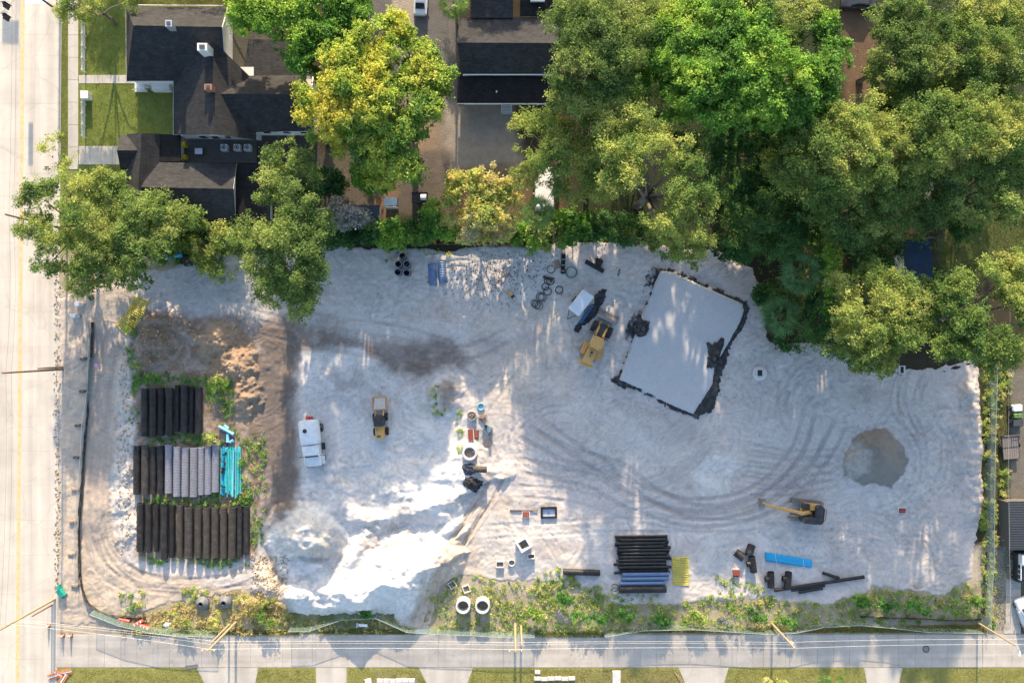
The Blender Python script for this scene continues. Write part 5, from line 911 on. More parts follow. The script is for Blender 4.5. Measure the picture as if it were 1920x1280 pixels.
hoop('upper thin black hoop beside the corrugated pipe end', 1152.5, 1101, .48, .035, M_BPIPE); hoop('lower thin black hoop beside the corrugated pipe end', 1153, 1108, .50, .035, M_BPIPE, zoff=.06)
# tees, split pipes and long black pipes in the south east
def tee(label, px, py, rz):
    r = .45; z = zmax(px, py, 8)*.8; p = P(px, py, r); o = empty('pipe_tee', (p.x, p.y, z), rz, label, 'pipe fitting', 'black corrugated tees'); link('barrel', pipe_mesh(2.1, r, True, M_BPIPE), o, (0, 0, r)); mb = MB(); mb.lathe([(.3, 0), (.38, 0), (.38, .75), (.3, .75)], 16, Matrix.Translation((0, .1, r)) @ Matrix.Rotation(R(-90), 4, 'Y'), True); mb.build('branch', M_BPIPE, o, smooth=True)
tee('leftmost black corrugated tee next to the brick pallet', 1411, 1057, R(8)); tee('middle black corrugated tee below the sky blue bundle', 1445, 1086, R(1)); tee('right black corrugated tee touching the long black pipe', 1477, 1086, R(-4))
def half_pipe(label, px, py, rz, L_=1.3, r=.55):
    z = zmax(px, py, 6); p = P(px, py, z); mb = MB(); n = 10; vs = []; 
    for y in np.linspace(-L_/2, L_/2, 8):
        rr = r*(1 if int(y*20) % 2 else .94)
        for k in range(n+1): a = math.pi*k/n; vs.append((rr*math.cos(a), y, rr*math.sin(a)))
        for k in range(n+1): a = math.pi*(n-k)/n; vs.append(((rr-.07)*math.cos(a), y, (rr-.07)*math.sin(a)))
    m_ = 2*(n+1); fs = []
    for i in range(7): fs += [(i*m_+k, i*m_+(k+1) % m_, (i+1)*m_+(k+1) % m_, (i+1)*m_+k) for k in range(m_)]
    fs += [tuple(range(m_)), tuple(7*m_+k for k in range(m_-1, -1, -1))]; mb.add(vs, fs); tag(mb.build('half_pipe', M_BPIPE, None, (p.x, p.y, z), (R(-20), R(10), rz)), label, 'pipe', 'split black pipes')
half_pipe('left split black half pipe above the brick pallet', 1387, 1040, R(50)); half_pipe('right split black half pipe above the leftmost tee', 1406, 1030, R(-30)); pipe((1392, 1043), (1402, 1036), .12, False, M_BPIPE, 'short black pipe joining the two split half pipes')
for a, b, r, lb in (((1452, 1106), (1620, 1081), .22, 'longest black pipe slanting along the weeds'), ((1484, 1106), (1546, 1097), .2, 'second black pipe below the longest one'), ((1498, 1110), (1542, 1102), .2, 'lowest black pipe with pale end below the longest one'), ((1543, 1073.5), (1573, 1083), .2, 'short black pipe above the longest one')): pipe(a, b, r, False, M_BPIPE, lb, 'pipe', 'long black pipes')
# hoops and fittings by the north edge
for i, (a, b, r, t, zo) in enumerate(((1033, 505, .5, .045, 0), (1027, 526, .45, .05, 0), (1032, 527, .48, .06, .1), (1022.5, 537.5, .44, .05, 0), (1026.5, 546, .50, .06, .08), (1013, 556.5, .50, .05, 0), (1017, 557, .5, .05, .1), (1002, 568.5, .45, .05, 0), (1006, 571, .48, .05, .08), (1011, 573, .49, .05, .16), (1048.5, 543.5, .48, .055, 0))):
    hoop(f'{ORD[i]} black pipe hoop counting down from the brown plywood sheet', a, b, r, t, M_BPIPE, 'black hoops scattered on the sand', zoff=zo)
pipe((1018.5, 518), (1036, 526), .17, False, M_BPIPE, 'short black pipe stub lying across the hoops')
z = zmax(1055, 495, 12); pa = P(1056.5, 475, z+.2); pb = P(1055, 513, z+.2); o = empty('drain_channel', (*(pa.lerp(pb, .5))[:2], z), math.atan2(pb.x-pa.x, pa.y-pb.y), 'upright lying black drain channel beside the green hose coil', 'drain'); mb = MB(); Lc = (pa-pb).length
mb.box((0, 0, .06), (.52, Lc, .1)); [mb.box((sx*.24, 0, .2), (.06, Lc, .3)) for sx in (-1, 1)]; mb.build('channel', M_BPIPE, o); [MB().box((0, -Lc/2+.35+k*.75, .3), (.5, .16, .06)).build('cross_bar', M_STEEL, o) for k in range(4)]
z = zmax(1113, 500, 12); pa = P(1097.5, 490, z); pb = P(1131.5, 509, z); o = empty('drain_channel', (*(pa.lerp(pb, .5))[:2], z), math.atan2(pb.y-pa.y, pb.x-pa.x)-R(90), 'slanted black drain channel with a crumpled black branch', 'drain'); mb = MB(); Lc = (pa-pb).length; mb.box((0, 0, .2), (.55, Lc, .4)); mb.build('channel', M_BPIPE, o); mb = MB(); mb.cbox((-.75, .3, .2), (1.0, .8, .4), .15); mb.box((-1.0, 0, .12), (.4, .7, .2), .5); mb.build('branch', M_BPIPE, o)
M_PLY = mat('brown_plywood', (.27, .21, .16), .85, var=.15, scale=6); M_TANPLY = mat('tan_plywood', (.42, .29, .20), .85, var=.12)
def sheet(name, label, px, py, wx, wy, rz, m, cat, t=.04):
    z = zmax(px, py, 5); p = P(px, py, z); mb = MB(); mb.cbox((0, 0, t/2), (wx, wy, t), .01); return tag(mb.build(name, m, None, (p.x, p.y, z), (0, 0, rz)), label, cat)
sheet('plywood_sheet', 'brown plywood sheet beside the upright drain channel', 1043.5, 496, .95, 1.1, .25, M_PLY, 'plywood'); sheet('plywood_sheet', 'tan plywood square right of the red grates', 914, 830, .92, .92, 0, M_TANPLY, 'plywood')
M_GRN = mat('green_rubber_hose', (.03, .19, .11), .5)
hoop('green hose coil beside the upright drain channel', 1070.5, 510.5, .72, .05, M_GRN, 'hose coils', name='hose_coil', turns=4); hoop('blue hose coil above the red grates', 901, 762, .42, .07, M_PALEB, 'hose coils', name='hose_coil', turns=3)
# drums, chambers, small things at the north edge
for i, (a, b) in enumerate(((754.5, 480), (747, 495), (762.5, 495), (746, 510), (762.5, 511.5))):
    z = zmean(a, b, 5); p = P(a, b, z+1.1); o = empty('black_drum', (p.x, p.y, z-.05), 0, f'{["topmost", "upper left", "upper right", "lower left", "lower right"][i]} of five open black drums near the north edge', 'drum', 'open black drums')
    MB().lathe([(.40, .06), (.44, .0), (.47, .4), (.45, .42), (.47, .8), (.45, .84), (.46, 1.1), (.40, 1.1), (.40, .06), (.01, .06)], 20).build('shell', M_BPIPE, o, smooth=True); MB().lathe([(.40, 1.1), (.48, 1.09), (.48, 1.13), (.40, 1.13)], 20, closed=True).build('rim', M_BGPIPE, o)
for i, (a, b) in enumerate(((810.5, 514), (828.5, 509))):
    z = zmean(a, b, 8); p = P(a, b, z+.4); o = tag(MB().build('infiltration_chamber', M_SLATE, None, (p.x, p.y, z), (0, 0, R(4))), ['left', 'right'][i]+' slate blue ribbed chamber near the half bare tree', 'chamber', 'slate blue ribbed chambers')
    mb = MB(); vs = []; n = 8; ys = np.linspace(-1.45, 1.45, 39); fs = []
    for j, y in enumerate(ys): rr = .57 if (j//2) % 2 else .50; vs += [(rr*math.cos(math.pi*k/n), y, .75*rr*math.sin(math.pi*k/n)) for k in range(n+1)]
    for j in range(len(ys)-1): fs += [(j*(n+1)+k, j*(n+1)+k+1, (j+1)*(n+1)+k+1, (j+1)*(n+1)+k) for k in range(n)]
    mb.add(vs, fs+[tuple(range(n+1)), tuple((len(ys)-1)*(n+1)+k for k in range(n, -1, -1))]); o.data = mb.mesh('infiltration_chamber', M_SLATE)
q = P(958.5, 552); z = zmean(958, 552, 5); o = empty('plate_compactor', (q.x, q.y, z), R(35), 'small yellow and black plate compactor on the leaf strewn sand', 'compactor'); MB().cbox((0, 0, .1), (.55, 1.0, .16), .05).build('plate', M_STEEL, o); MB().cbox((0, .1, .4), (.5, .6, .45), .1).build('engine', M_MYEL, o); MB().cbox((0, -.35, .35), (.4, .3, .35), .05).build('water_tank', M_MBLK, o); MB().tube([(-.22, -.3, .5), (-.22, -1.1, .95), (.22, -1.1, .95), (.22, -.3, .5)], .03, 5).build('handle', M_MBLK, o)
q = P(943.5, 521); z = zmean(943, 521, 5); o = empty('steel_rack', (q.x, q.y, z), R(-12), 'small rusty rack with two rails left of the hoops', 'rack'); [MB().tube([(sx, -.7, .1), (sx, .7, .1)], .05, 5).build('rail', M_STEEL, o) for sx in (-.25, .25)]; [MB().tube([(-.25, sy, .1), (.25, sy, .1)], .04, 5).build('cross_bar', M_STEEL, o) for sy in (-.5, .45)]
q = P(1160, 511); z = zmean(1160, 511, 4); o = empty('step_ladder_section', (q.x, q.y, z), R(-15), 'short white and black ladder piece on the sand north of the gravel bed', 'ladder'); [MB().tube([(sx, -.5, .06), (sx, .5, .06)], .035, 4).build('rail', M_TRIM, o) for sx in (-.18, .18)]; [MB().box((0, -.4+k*.2, .07), (.36, .07, .05)).build('rung', M_MBLK, o) for k in range(5)]
# wheel stack by the north west corner, under the oak
for i, (a, b) in enumerate(((353, 490), (373, 493))): z = zmean(a, b, 5); p = P(a, b, z+.5); o = empty('black_crate', (p.x, p.y, z), R(10+20*i), ['left', 'right'][i]+' black crate under the oak at the lot corner', 'crate'); MB().cbox((0, 0, .45), (.9, 1.2, .9), .06).build('box', M_BPIPE, o); MB().cbox((0, 0, .93), (.95, 1.25, .07), .03).build('lid', M_MBLK, o)
pipe((305, 482), (342, 478), .25, False, M_SKYB, 'single bright blue pipe under the oak at the lot corner')
# ------------------------------------------------------------------ things in the middle row
def catch_ring(label, px, py, ro, ri, h, m=M_CONC, group='concrete rings', lean=0):
    z = zmean(px, py, 5)-.04; p = P(px, py, z+h); o = empty('concrete_ring', (p.x, p.y, z), 0, label, 'concrete ring', group)
    MB().lathe([(ri, 0), (ro, 0), (ro, h-.04), (ro-.04, h), (ri+.03, h), (ri, h-.04)], 28, closed=True).build('wall', m, o, smooth=True); MB().lathe([(.01, .12), (ri, .10)], 20).build('floor_sand', M_PIT, o); return o
catch_ring('white concrete ring standing right of the loader in the middle row', 880.5, 849, .98, .70, .7); catch_ring('left tall white concrete ring in the weeds by the lane fence', 868, 1137, .95, .72, 1.5); catch_ring('right tall white concrete ring in the weeds by the lane fence', 904.5, 1137, .95, .74, 1.5)
catch_ring('small grey concrete ring between the two square basins', 959.5, 1055, .46, .36, .45)
catch_ring('basket ring filled with rubble above the red grates', 884.5, 779, .62, .50, .55, M_GALV, 'baskets'); 
M_RUBBLE = mat('rubble', (.30, .22, .17), .9, var=.5, scale=6)
def rubble(label, px, py, r, n, zb=0, m=None, name='rubble_heap'):
    z = zmean(px, py, 4)+zb; p = P(px, py, z); mb = MB()
    for k in range(n): a, d = random.uniform(0, 6.3), r*math.sqrt(random.random()); mb.box((d*math.cos(a), d*math.sin(a), .08+.25*(1-d/r)+random.uniform(0, .1)), (random.uniform(.1, .3), random.uniform(.08, .2), random.uniform(.06, .15)), M=Matrix.Rotation(random.uniform(0, 3), 3, (random.random(), random.random(), random.random())))
    return tag(mb.build(name, m or M_RUBBLE, None, (p.x, p.y, z)), label, 'rubble', None, 'stuff')
rubble('broken rubble inside the basket ring', 884.5, 779, .42, 40, .2); rubble('tan rubble heap below the blue hose coil', 906, 783, .55, 50, 0)
z = zmean(914, 806, 6); q = P(914.5, 802, z); o = empty('pump_box', (q.x, q.y, z), R(-30), 'teal grey pump box with two black ports right of the red grates', 'pump'); MB().cbox((0, 0, .35), (1.1, .85, .7), .06).build('box', mat('teal_grey', (.15, .22, .25), .6), o); MB().lathe([(.14, .7), (.2, .7), (.2, .86), (.14, .86)], 14, Matrix.Translation((-.35, .15, 0)), True).build('port', M_BPIPE, o); MB().lathe([(.14, .5), (.2, .5), (.2, .86), (.14, .86)], 14, Matrix.Translation((.65, -.5, 0)), True).build('port', M_BPIPE, o); MB().tube([(-.6, -.4, .3), (.2, -.65, .3), (.65, -.5, .45)], .06, 6).build('hose', M_TRIM, o)
M_BRRED = mat('red_brown_brick', (.26, .07, .05), .85, var=.2, scale=8)
def brick_pallet(label, px, py, nx, ny, bx, by, rz=0, layers=2, base=M_TRIM, skip=()):
    z = zmax(px, py, 5)-.02; p = P(px, py, z+.2); o = empty('brick_pallet', (p.x, p.y, z), rz, label, 'bricks', 'brick pallets'); MB().box((0, 0, .06), (nx*bx+.16, ny*by+.16, .12)).build('pallet', base, o); me = MB().box((0, 0, 0), (bx-.02, by-.02, .11)).mesh('brick', M_BRRED)
    for l in range(layers):
        for i in range(nx):
            for j in range(ny):
                if (i, j, l) in skip: continue
                link('brick', me, o, ((i-(nx-1)/2)*bx, (j-(ny-1)/2)*by, .18+.115*l), (0, 0, random.uniform(-.03, .03)))
brick_pallet('red brown brick stack in the middle row between ring and basket', 882.5, 815, 2, 4, .35, .38, R(4)); brick_pallet('small dark grate crate right of the red brick stack', 893, 814, 1, 2, .5, .45, 0, 1, M_DGREY)
brick_pallet('brick pallet below the weathered plank', 986, 964, 4, 4, .22, .18, 0, 2); brick_pallet('brick pallet with white base beside the leftmost black tee', 1380, 1074, 4, 4, .23, .24, R(3), 3, M_TRIM, {(0, 0, 2), (1, 0, 2), (2, 0, 2), (1, 0, 1)}); brick_pallet('brick square set in the sand below the grey heap', 1692, 957, 4, 3, .22, .22, 0, 1)
pipe((887, 879), (913, 880), .46, True, M_BRPIPE, 'short dusty corrugated pipe beside the blue black tarp')
M_TARPB = mat('blue_black_tarp', (.035, .05, .085), .6, var=.3, scale=2); M_TARPK = mat('black_geotextile', (.022, .023, .026), .8, var=.35, scale=3, dirt=(.3, .28, .27), dirt_amt=.18)
def crumple(name, label, poly, h, m, cat='tarp', n=42, seed=1, edge=.12, hole=0.0, zr=None):
    """a crumpled sheet: its own outline, folds and thickness"""
    q = np.array(poly, float); x0, y0, x1, y1 = q[:, 0].min(), q[:, 1].min(), q[:, 0].max(), q[:, 1].max(); st_ = max(x1-x0, y1-y0)/n; xs = np.arange(x0-st_*2, x1+st_*3, st_); ys = np.arange(y0-st_*2, y1+st_*3, st_); X_, Y_ = np.meshgrid(xs, ys)
    d = sdist(X_+(fbm(X_/3, Y_/3, seed, 3)-.5)*5, Y_+(fbm(X_/3, Y_/3, seed+5, 3)-.5)*5, poly); rid = 1-np.abs(2*fbm(X_/(st_*5), Y_/(st_*5), seed+9, 3)-1); Z_ = .03+h*sstep(0, (x1-x0)*.25, d)*(.35+.65*rid**2)
    keep = d > 0
    if hole: keep &= fbm(X_/(st_*4), Y_/(st_*4), seed+20, 3) > hole
    ny, nx = X_.shape; idx = -np.ones(X_.shape, int); vs = []; c = P((x0+x1)/2, (y0+y1)/2)
    for j in range(ny):
        for i in range(nx):
            idx[j, i] = len(vs); z = zs(X_[j, i], Y_[j, i])+Z_[j, i]; p = P(X_[j, i], Y_[j, i], z); vs.append((p.x-c.x, p.y-c.y, z))
    fs = [(idx[j+1, i], idx[j+1, i+1], idx[j, i+1], idx[j, i]) for j in range(ny-1) for i in range(nx-1) if keep[j, i] and keep[j+1, i] and keep[j, i+1] and keep[j+1, i+1]]
    mb = MB(); mb.add(vs, fs); me = mb.mesh(name, m); o = link(name, me, None, (c.x, c.y, 0)); md = o.modifiers.new('thickness', 'SOLIDIFY'); md.thickness = .02; return tag(o, label, cat)
crumple('tarp', 'crumpled blue black tarp beside the short dusty pipe', [(864, 873), (878, 867), (892, 869), (890, 888), (880, 891), (870, 889)], .45, M_TARPB, seed=3); crumple('tarp', 'crumpled black tarp at the foot of the middle row', [(866, 905), (872, 895), (886, 893), (900, 898), (908, 903), (902, 912), (893, 925), (884, 920), (868, 912)], .5, M_TARPK, seed=4)
# ------------------------------------------------------------------ gravel bed over geotextile with two inspection pipes
GB = [(1237, 505), (1262, 508), (1300, 525), (1394, 568), (1397, 582), (1390, 605), (1357, 662), (1342, 690), (1338, 720), (1322, 746), (1301, 779), (1255, 760), (1200, 731), (1158, 713), (1166, 690), (1179, 655), (1196, 605), (1216, 560), (1226, 530)]
FB = [(1232, 503), (1240, 500), (1264, 506), (1330, 537), (1397, 564), (1405, 576), (1398, 604), (1370, 648), (1362, 684), (1352, 706), (1344, 744), (1336, 774), (1318, 777), (1302, 786), (1280, 774), (1252, 764), (1222, 744), (1190, 729), (1160, 721), (1150, 712), (1158, 702), (1167, 690), (1180, 655), (1197, 605), (1217, 560), (1225, 530)]
M_GRAV = attr_mat('gravel', var=.05, scale=1, bump=.9, bscale=16, fine=.16, fscale=18, bdist=.04)
def sheet_grid(name, poly, h, colr, m, seed, step=2.0, rag=3.0, soft=6):
    q = np.array(poly); g = Grid(np.arange(q[:, 0].min()-8, q[:, 0].max()+9, step), np.arange(q[:, 1].min()-8, q[:, 1].max()+9, step), colr, seed)
    d = sdist(g.X, g.Y, poly)+(fbm(g.X/5, g.Y/5, seed, 3)-.5)*rag*2; base = np.array([[zs(x, y) for x in g.xs] for y in g.ys]); top = h+.04*(g.fn-.5)+.02*(g.gr-.5)
    g.Z = np.where(d > -2, np.maximum(top, base+.02)*sstep(-.5, soft, d)+(base+.03)*(1-sstep(-.5, soft, d))-.4*(1-sstep(-2, -.3, d)), base-.4); g.C *= (.92+.16*g.gr)[..., None]; return g, g.build(name, m)
zg = .62
gf, go = sheet_grid('geotextile_sheet', FB, zg-.22, (.03, .031, .034), M_TARPK, 91, rag=8.0, soft=3); tag(go, 'ragged black geotextile showing round the edge of the gravel bed', 'fabric sheet')
gg, go = sheet_grid('gravel_bed', GB, zg, (.47, .47, .475), M_GRAV, 92, rag=1.2, soft=5); tag(go, kind='structure')
for i, (px, py, lb, poly) in enumerate(((1207, 616, 'black inspection pipe in a fabric collar on the left edge of the gravel bed', [(1199, 590), (1208, 600), (1219, 604), (1213, 630), (1195, 632), (1190, 622)]), (1341, 672, 'black inspection pipe in a fabric collar on the right edge of the gravel bed', [(1326, 641), (1338, 645), (1354, 634), (1362, 642), (1350, 668), (1342, 690), (1325, 688), (1330, 665)]))):
    p = P(px, py, 1.1); o = empty('inspection_pipe', (p.x, p.y, zg-.2), 0, lb, 'pipe', 'inspection pipes in the gravel'); MB().lathe([(.36, .05), (.42, .05), (.42, .8), (.36, .8), (.36, .1), (.01, .1)], 20).build('riser', M_BPIPE, o, smooth=True)
    mb = MB(); c = P(px, py, .7); pts = [P(*t, .7) for t in poly]; n = 40
    for k in range(n):
        a = 2*math.pi*k/n; rr = 1e9
        d = Vector((math.cos(a), math.sin(a)))
        rr = .75
        for u, v in zip(pts, pts[1:]+pts[:1]):
            e = Vector((v.x-u.x, v.y-u.y)); f = Vector((u.x-c.x, u.y-c.y)); den = d.x*e.y-d.y*e.x
            if abs(den) > 1e-6:
                t = (f.x*e.y-f.y*e.x)/den; s_ = (f.x*d.y-f.y*d.x)/den
                if t > 0 and 0 <= s_ <= 1: rr = max(rr, t)
        rr *= random.uniform(.85, 1.1); mb.v += [(d.x*.45, d.y*.45, .62), (d.x*(.45+(rr-.45)*.5), d.y*(.45+(rr-.45)*.5), random.uniform(.35, .5)), (d.x*rr, d.y*rr, random.uniform(.22, .30))]
    mb.f = [(k*3+j, ((k+1) % n)*3+j, ((k+1) % n)*3+j+1, k*3+j+1) for k in range(n) for j in range(2)]; co_ = mb.build('fabric_collar', M_TARPK, o); co_.modifiers.new('thickness', 'SOLIDIFY').thickness = .03
M_TARPW = mat('sandy_black_fabric', (.03, .031, .035), .8, var=.4, scale=2, dirt=(.42, .40, .39), dirt_amt=1.0)
crumple('fabric_heap', 'sand dusted black fabric heap left of the gravel bed', [(1172, 640), (1168, 625), (1182, 595), (1192, 580), (1206, 583), (1208, 592), (1198, 615), (1188, 645)], .35, M_TARPW, 'fabric', seed=7); crumple('fabric_heap', 'torn black fabric scrap at the upper left corner of the gravel bed', [(1204, 560), (1206, 540), (1214, 505), (1226, 497), (1236, 506), (1224, 530), (1216, 555)], .3, M_TARPW, 'fabric', seed=8, hole=.42)
crumple('fabric_heap', 'long black fabric strip unrolled beside the blue beams', [(1074, 620), (1080, 607), (1096, 590), (1112, 567), (1114, 552), (1130, 538), (1139, 543), (1135, 563), (1120, 590), (1106, 605), (1092, 613), (1085, 627)], .16, M_TARPK, 'fabric', seed=9); crumple('fabric_heap', 'black fabric tip at the lower left corner of the gravel bed', [(1142, 712), (1158, 702), (1178, 722), (1172, 730), (1156, 722)], .2, M_TARPK, 'fabric', seed=10)
# manhole disc, drain slot, framed box, plank, basins
z = zmean(1424, 700, 6)-.03; q = P(1424.5, 700, z+.25); o = empty('manhole_slab', (q.x, q.y, z), 0, 'round white concrete manhole slab with a black square opening', 'manhole'); MB().lathe([(.01, .28), (.9, .28), (.95, .24), (.95, 0)], 30).build('disc', M_CONC, o, smooth=True); MB().box((.02, .06, .285), (.62, .78, .03)).build('opening', M_BPIPE, o); MB().lathe([(.97, .0), (1.02, .0), (1.02, .14), (.97, .14)], 30, closed=True).build('edge_band', M_GALV, o); [MB().tube([(a, b, .29), (a+.12, b+.1, .36), (a+.22, b+.12, .29)], .025, 5).build('lifting_eye', M_STEEL, o) for a, b in ((-.65, -.2), (-.3, -.6), (.45, .5))]
z = zmean(1691, 693, 4); q = P(1691, 693, z); o = empty('drain_box', (q.x, q.y, z-.02), 0, 'small concrete drain box with a black slot at the tree line', 'drain'); MB().box((0, 0, .05), (.85, 1.1, .14)).build('frame', M_CONC, o); MB().box((-.02, 0, .125), (.42, .85, .02)).build('slot', M_BPIPE, o)
z = zmean(1028, 960, 6); q = P(1029, 960, z); o = empty('washout_box', (q.x, q.y, z-.03), R(1), 'shallow box with a thick black rim and white bottom', 'box'); mb = MB(); mb.box((0, .62, .15), (2.1, .26, .34)); mb.box((0, -.62, .15), (2.1, .22, .34)); mb.box((-.93, 0, .15), (.28, 1.02, .34)); mb.box((.95, 0, .15), (.24, 1.02, .34)); mb.build('rim', M_BPIPE, o); MB().box((0, 0, .05), (1.62, 1.02, .06)).build('bottom', mat('pale_liner', (.5, .56, .66), .5, var=.2, scale=4), o); mb = MB(); mb.tube([(0, -.4, .1), (0.02, .4, .1)], .03, 5); mb.tube([(-.2, -.1, .1), (.2, -.12, .1)], .03, 5); mb.build('cross_piece', M_STEEL, o)
z = zmax(981, 955, 10); pa, pb = P(956, 955.5, z), P(1008, 956, z); mb = MB(); mb.tube([(pa.x, pa.y, z+.07), (pa.lerp(pb, .5).x, pa.y-.05, z+.07), (pb.x, pb.y, z+.07)], .10, 4); tag(mb.build('plank', mat('weathered_timber', (.13, .11, .10), .9, var=.3, scale=5)), 'long weathered plank above the brick pallet and rimmed box', 'plank')
def basin(label, px, py, w_, d_, h, rz=0, m=M_CONC, t=.1, open_=True):
    z = zmean(px, py, 5)-.04; p = P(px, py, z+h); o = empty('concrete_basin', (p.x, p.y, z), rz, label, 'concrete basin', 'square concrete basins'); mb = MB()
    for sx in (-1, 1): mb.box((sx*(w_/2-t/2), 0, h/2), (t, d_, h))
    for sy in (-1, 1): mb.box((0, sy*(d_/2-t/2), h/2), (w_-2*t-.004, t, h))
    mb.build('wall', m, o); 
    if open_: MB().box((0, 0, .08), (w_-2*t, d_-2*t, .1)).build('floor', M_PIT, o)
    return o
basin('square concrete basin at the left of the small concrete ring', 937.5, 1058, 1.05, .85, .5); basin('concrete basin with pale frame right of the tilted white box', 996, 1043, .95, .7, .7, R(4)); basin('large tilted white concrete box above the basins', 982, 1021, 1.55, 1.55, 1.25, R(31), mat('white_precast', (.72, .71, .69), .8, var=.08), .22)
basin('left small white square frame in the weeds above the tall rings', 848, 1096, .95, .95, .35, R(35)); basin('right small white square frame in the weeds above the tall rings', 874.5, 1104, .95, .95, .35, R(20))
# yellow mats
def yellow_mat(label, pts, bend=None, ns=9, nl=16):
    """plastic protection mat: frame, lattice of strips"""
    o = wempty('protection_mat', P(sum(p[0] for p in pts)/4, sum(p[1] for p in pts)/4), label, 'mat', 'yellow lattice mats'); M_YM = bpy.data.materials.get('yellow_mat') or mat('yellow_mat', (.60, .52, .05), .5, var=.15, scale=2, dirt=(.4, .38, .3), dirt_amt=.4)
    a, b, c, d = (Vector(p) for p in pts)          # a-b far edge, d-c near edge
    def at(u, v):
        p = a.lerp(b, u).lerp(d.lerp(c, u), v)
        if bend: p += Vector(bend)*math.sin(v*math.pi)
        z = zs(p.x, p.y); return P(p.x, p.y, z+.10+.02*math.sin(v*9))
    fr = MB()
    for e in ([at(t/14, 0) for t in range(15)], [at(t/14, 1) for t in range(15)], [at(0, t/14) for t in range(15)], [at(1, t/14) for t in range(15)]): fr.tube(e, .06, 4)
    fr.build('frame', M_YM, o)
    for i in range(1, ns): MB().tube([at(i/ns, t/14) for t in range(15)], .045, 4).build('strip', M_YM, o)
    for i in range(1, nl): MB().tube([at(t/8, i/nl) for t in range(9)], .045, 4).build('strip', M_YM, o)
yellow_mat('curved yellow lattice mat draped over the dirt heap near the road', [(251, 555), (278, 565), (237, 628), (217, 607)], (5, 3)); yellow_mat('flat yellow lattice mat beside the black pipe stack', [(1260.5, 1046), (1290, 1044), (1292, 1096), (1263, 1096)])
# cones of plastic manholes in the weeds
for i, (px, py) in enumerate(((375.5, 1133), (418.5, 1131))): z = zmean(px, py, 5)-.03; p = P(px, py, z+1.0); o = empty('manhole_cone', (p.x, p.y, z), 0, ['left', 'right'][i]+' dark grey manhole cone in the weeds below the pipe rows', 'manhole cone', 'manhole cones'); MB().lathe([(.85, 0), (.85, .5), (.32, 1.0), (.24, 1.0), (.24, .2), (.01, .2)], 26).build('cone', mat('grey_polymer', (.13, .14, .16), .6, var=.15, dirt=(.25, .23, .2)) if i == 0 else bpy.data.materials['grey_polymer'], o, smooth=True); MB().lathe([(.24, .9), (.26, 1.02), (.33, 1.02), (.33, .98)], 20).build('collar', M_BPIPE, o)
# ------------------------------------------------------------------ weeds, grass, debris (nobody could count these)
def inside_pts(rng, polys, per_px):
    out = []
    for poly, dn in polys:
        q = np.array(poly, float); lo, hi = q.min(0), q.max(0); n = int((hi-lo).prod()*per_px*dn); p = rng.uniform(lo, hi, (n, 2)); d = sdist(p[:, 0], p[:, 1], poly)
        cl = fbm(p[:, 0]/14, p[:, 1]/14, 33, 4); p = p[(d+(cl-.5)*18 > 0) & (cl > rng.uniform(.28, .62, n))]; out.append(p)
    return np.concatenate(out)
def weeds(name, label, polys, per_px, pal, size=.27, leaf=.125, per=22, hmax=.5, seed=1, cat='weeds'):
    rng = np.random.RandomState(seed); p = inside_pts(rng, polys, per_px); n = len(p); hh = fbm(p[:, 0]/10+40, p[:, 1]/10, seed+3, 3)
    cen = np.array([tuple(P(a, b, 0)) for a, b in p]); cen[:, 2] = np.array([zs(a, b) for a, b in p])+rng.uniform(.05, 1, n)*hmax*np.clip((hh-.25)*2, .15, 1.2)
    pal = np.array(pal); f = np.clip(hh*1.6-.3+rng.normal(0, .2, n), 0, .999)*(len(pal)-1); i = f.astype(int); fr = (f-i)[:, None]; c = (pal[i]*(1-fr)+pal[np.minimum(i+1, len(pal)-1)]*fr)*rng.uniform(.7, 1.3, n)[:, None]
    nr = np.tile([0, .15, .9], (n, 1)); co, cc = leaves(rng, cen, nr, rng.uniform(.6, 1.3, n)*size, per, leaf, c, .3); o = leaf_object(name, co, cc); return tag(o, label, cat, None, 'stuff')
WEED = [(.07, .13, .02), (.12, .175, .028), (.19, .215, .042), (.25, .23, .065)]; DRYW = [(.12, .15, .03), (.24, .20, .06), (.30, .22, .09)]; LUSH = [(.035, .09, .015), (.06, .14, .02), (.10, .18, .025)]
weeds('weeds', 'weedy strip between the sand and the lane fence', [([(800, 1115), (860, 1075), (960, 1092), (1060, 1095), (1150, 1130), (1280, 1140), (1290, 1178), (1000, 1188), (815, 1188)], 1.0), ([(1280, 1120), (1400, 1112), (1560, 1135), (1640, 1105), (1760, 1118), (1830, 1085), (1843, 1160), (1500, 1175), (1280, 1178)], 1.2), ([(980, 1100), (1060, 1090), (1250, 1120), (1240, 1150), (1000, 1150)], .8)], .034, WEED, seed=2, hmax=.3)
weeds('weeds', 'dry yellow weeds at the south west corner by the manhole cones', [([(230, 1165), (300, 1140), (480, 1100), (540, 1130), (560, 1185), (330, 1190), (230, 1185)], 1.0), ([(460, 1105), (500, 1120), (540, 1150), (520, 1180), (440, 1150)], 1.0), ([(560, 1165), (700, 1150), (780, 1175), (700, 1188), (560, 1188)], .7)], .055, DRYW+[(.20, .24, .03)], seed=3, hmax=.5)
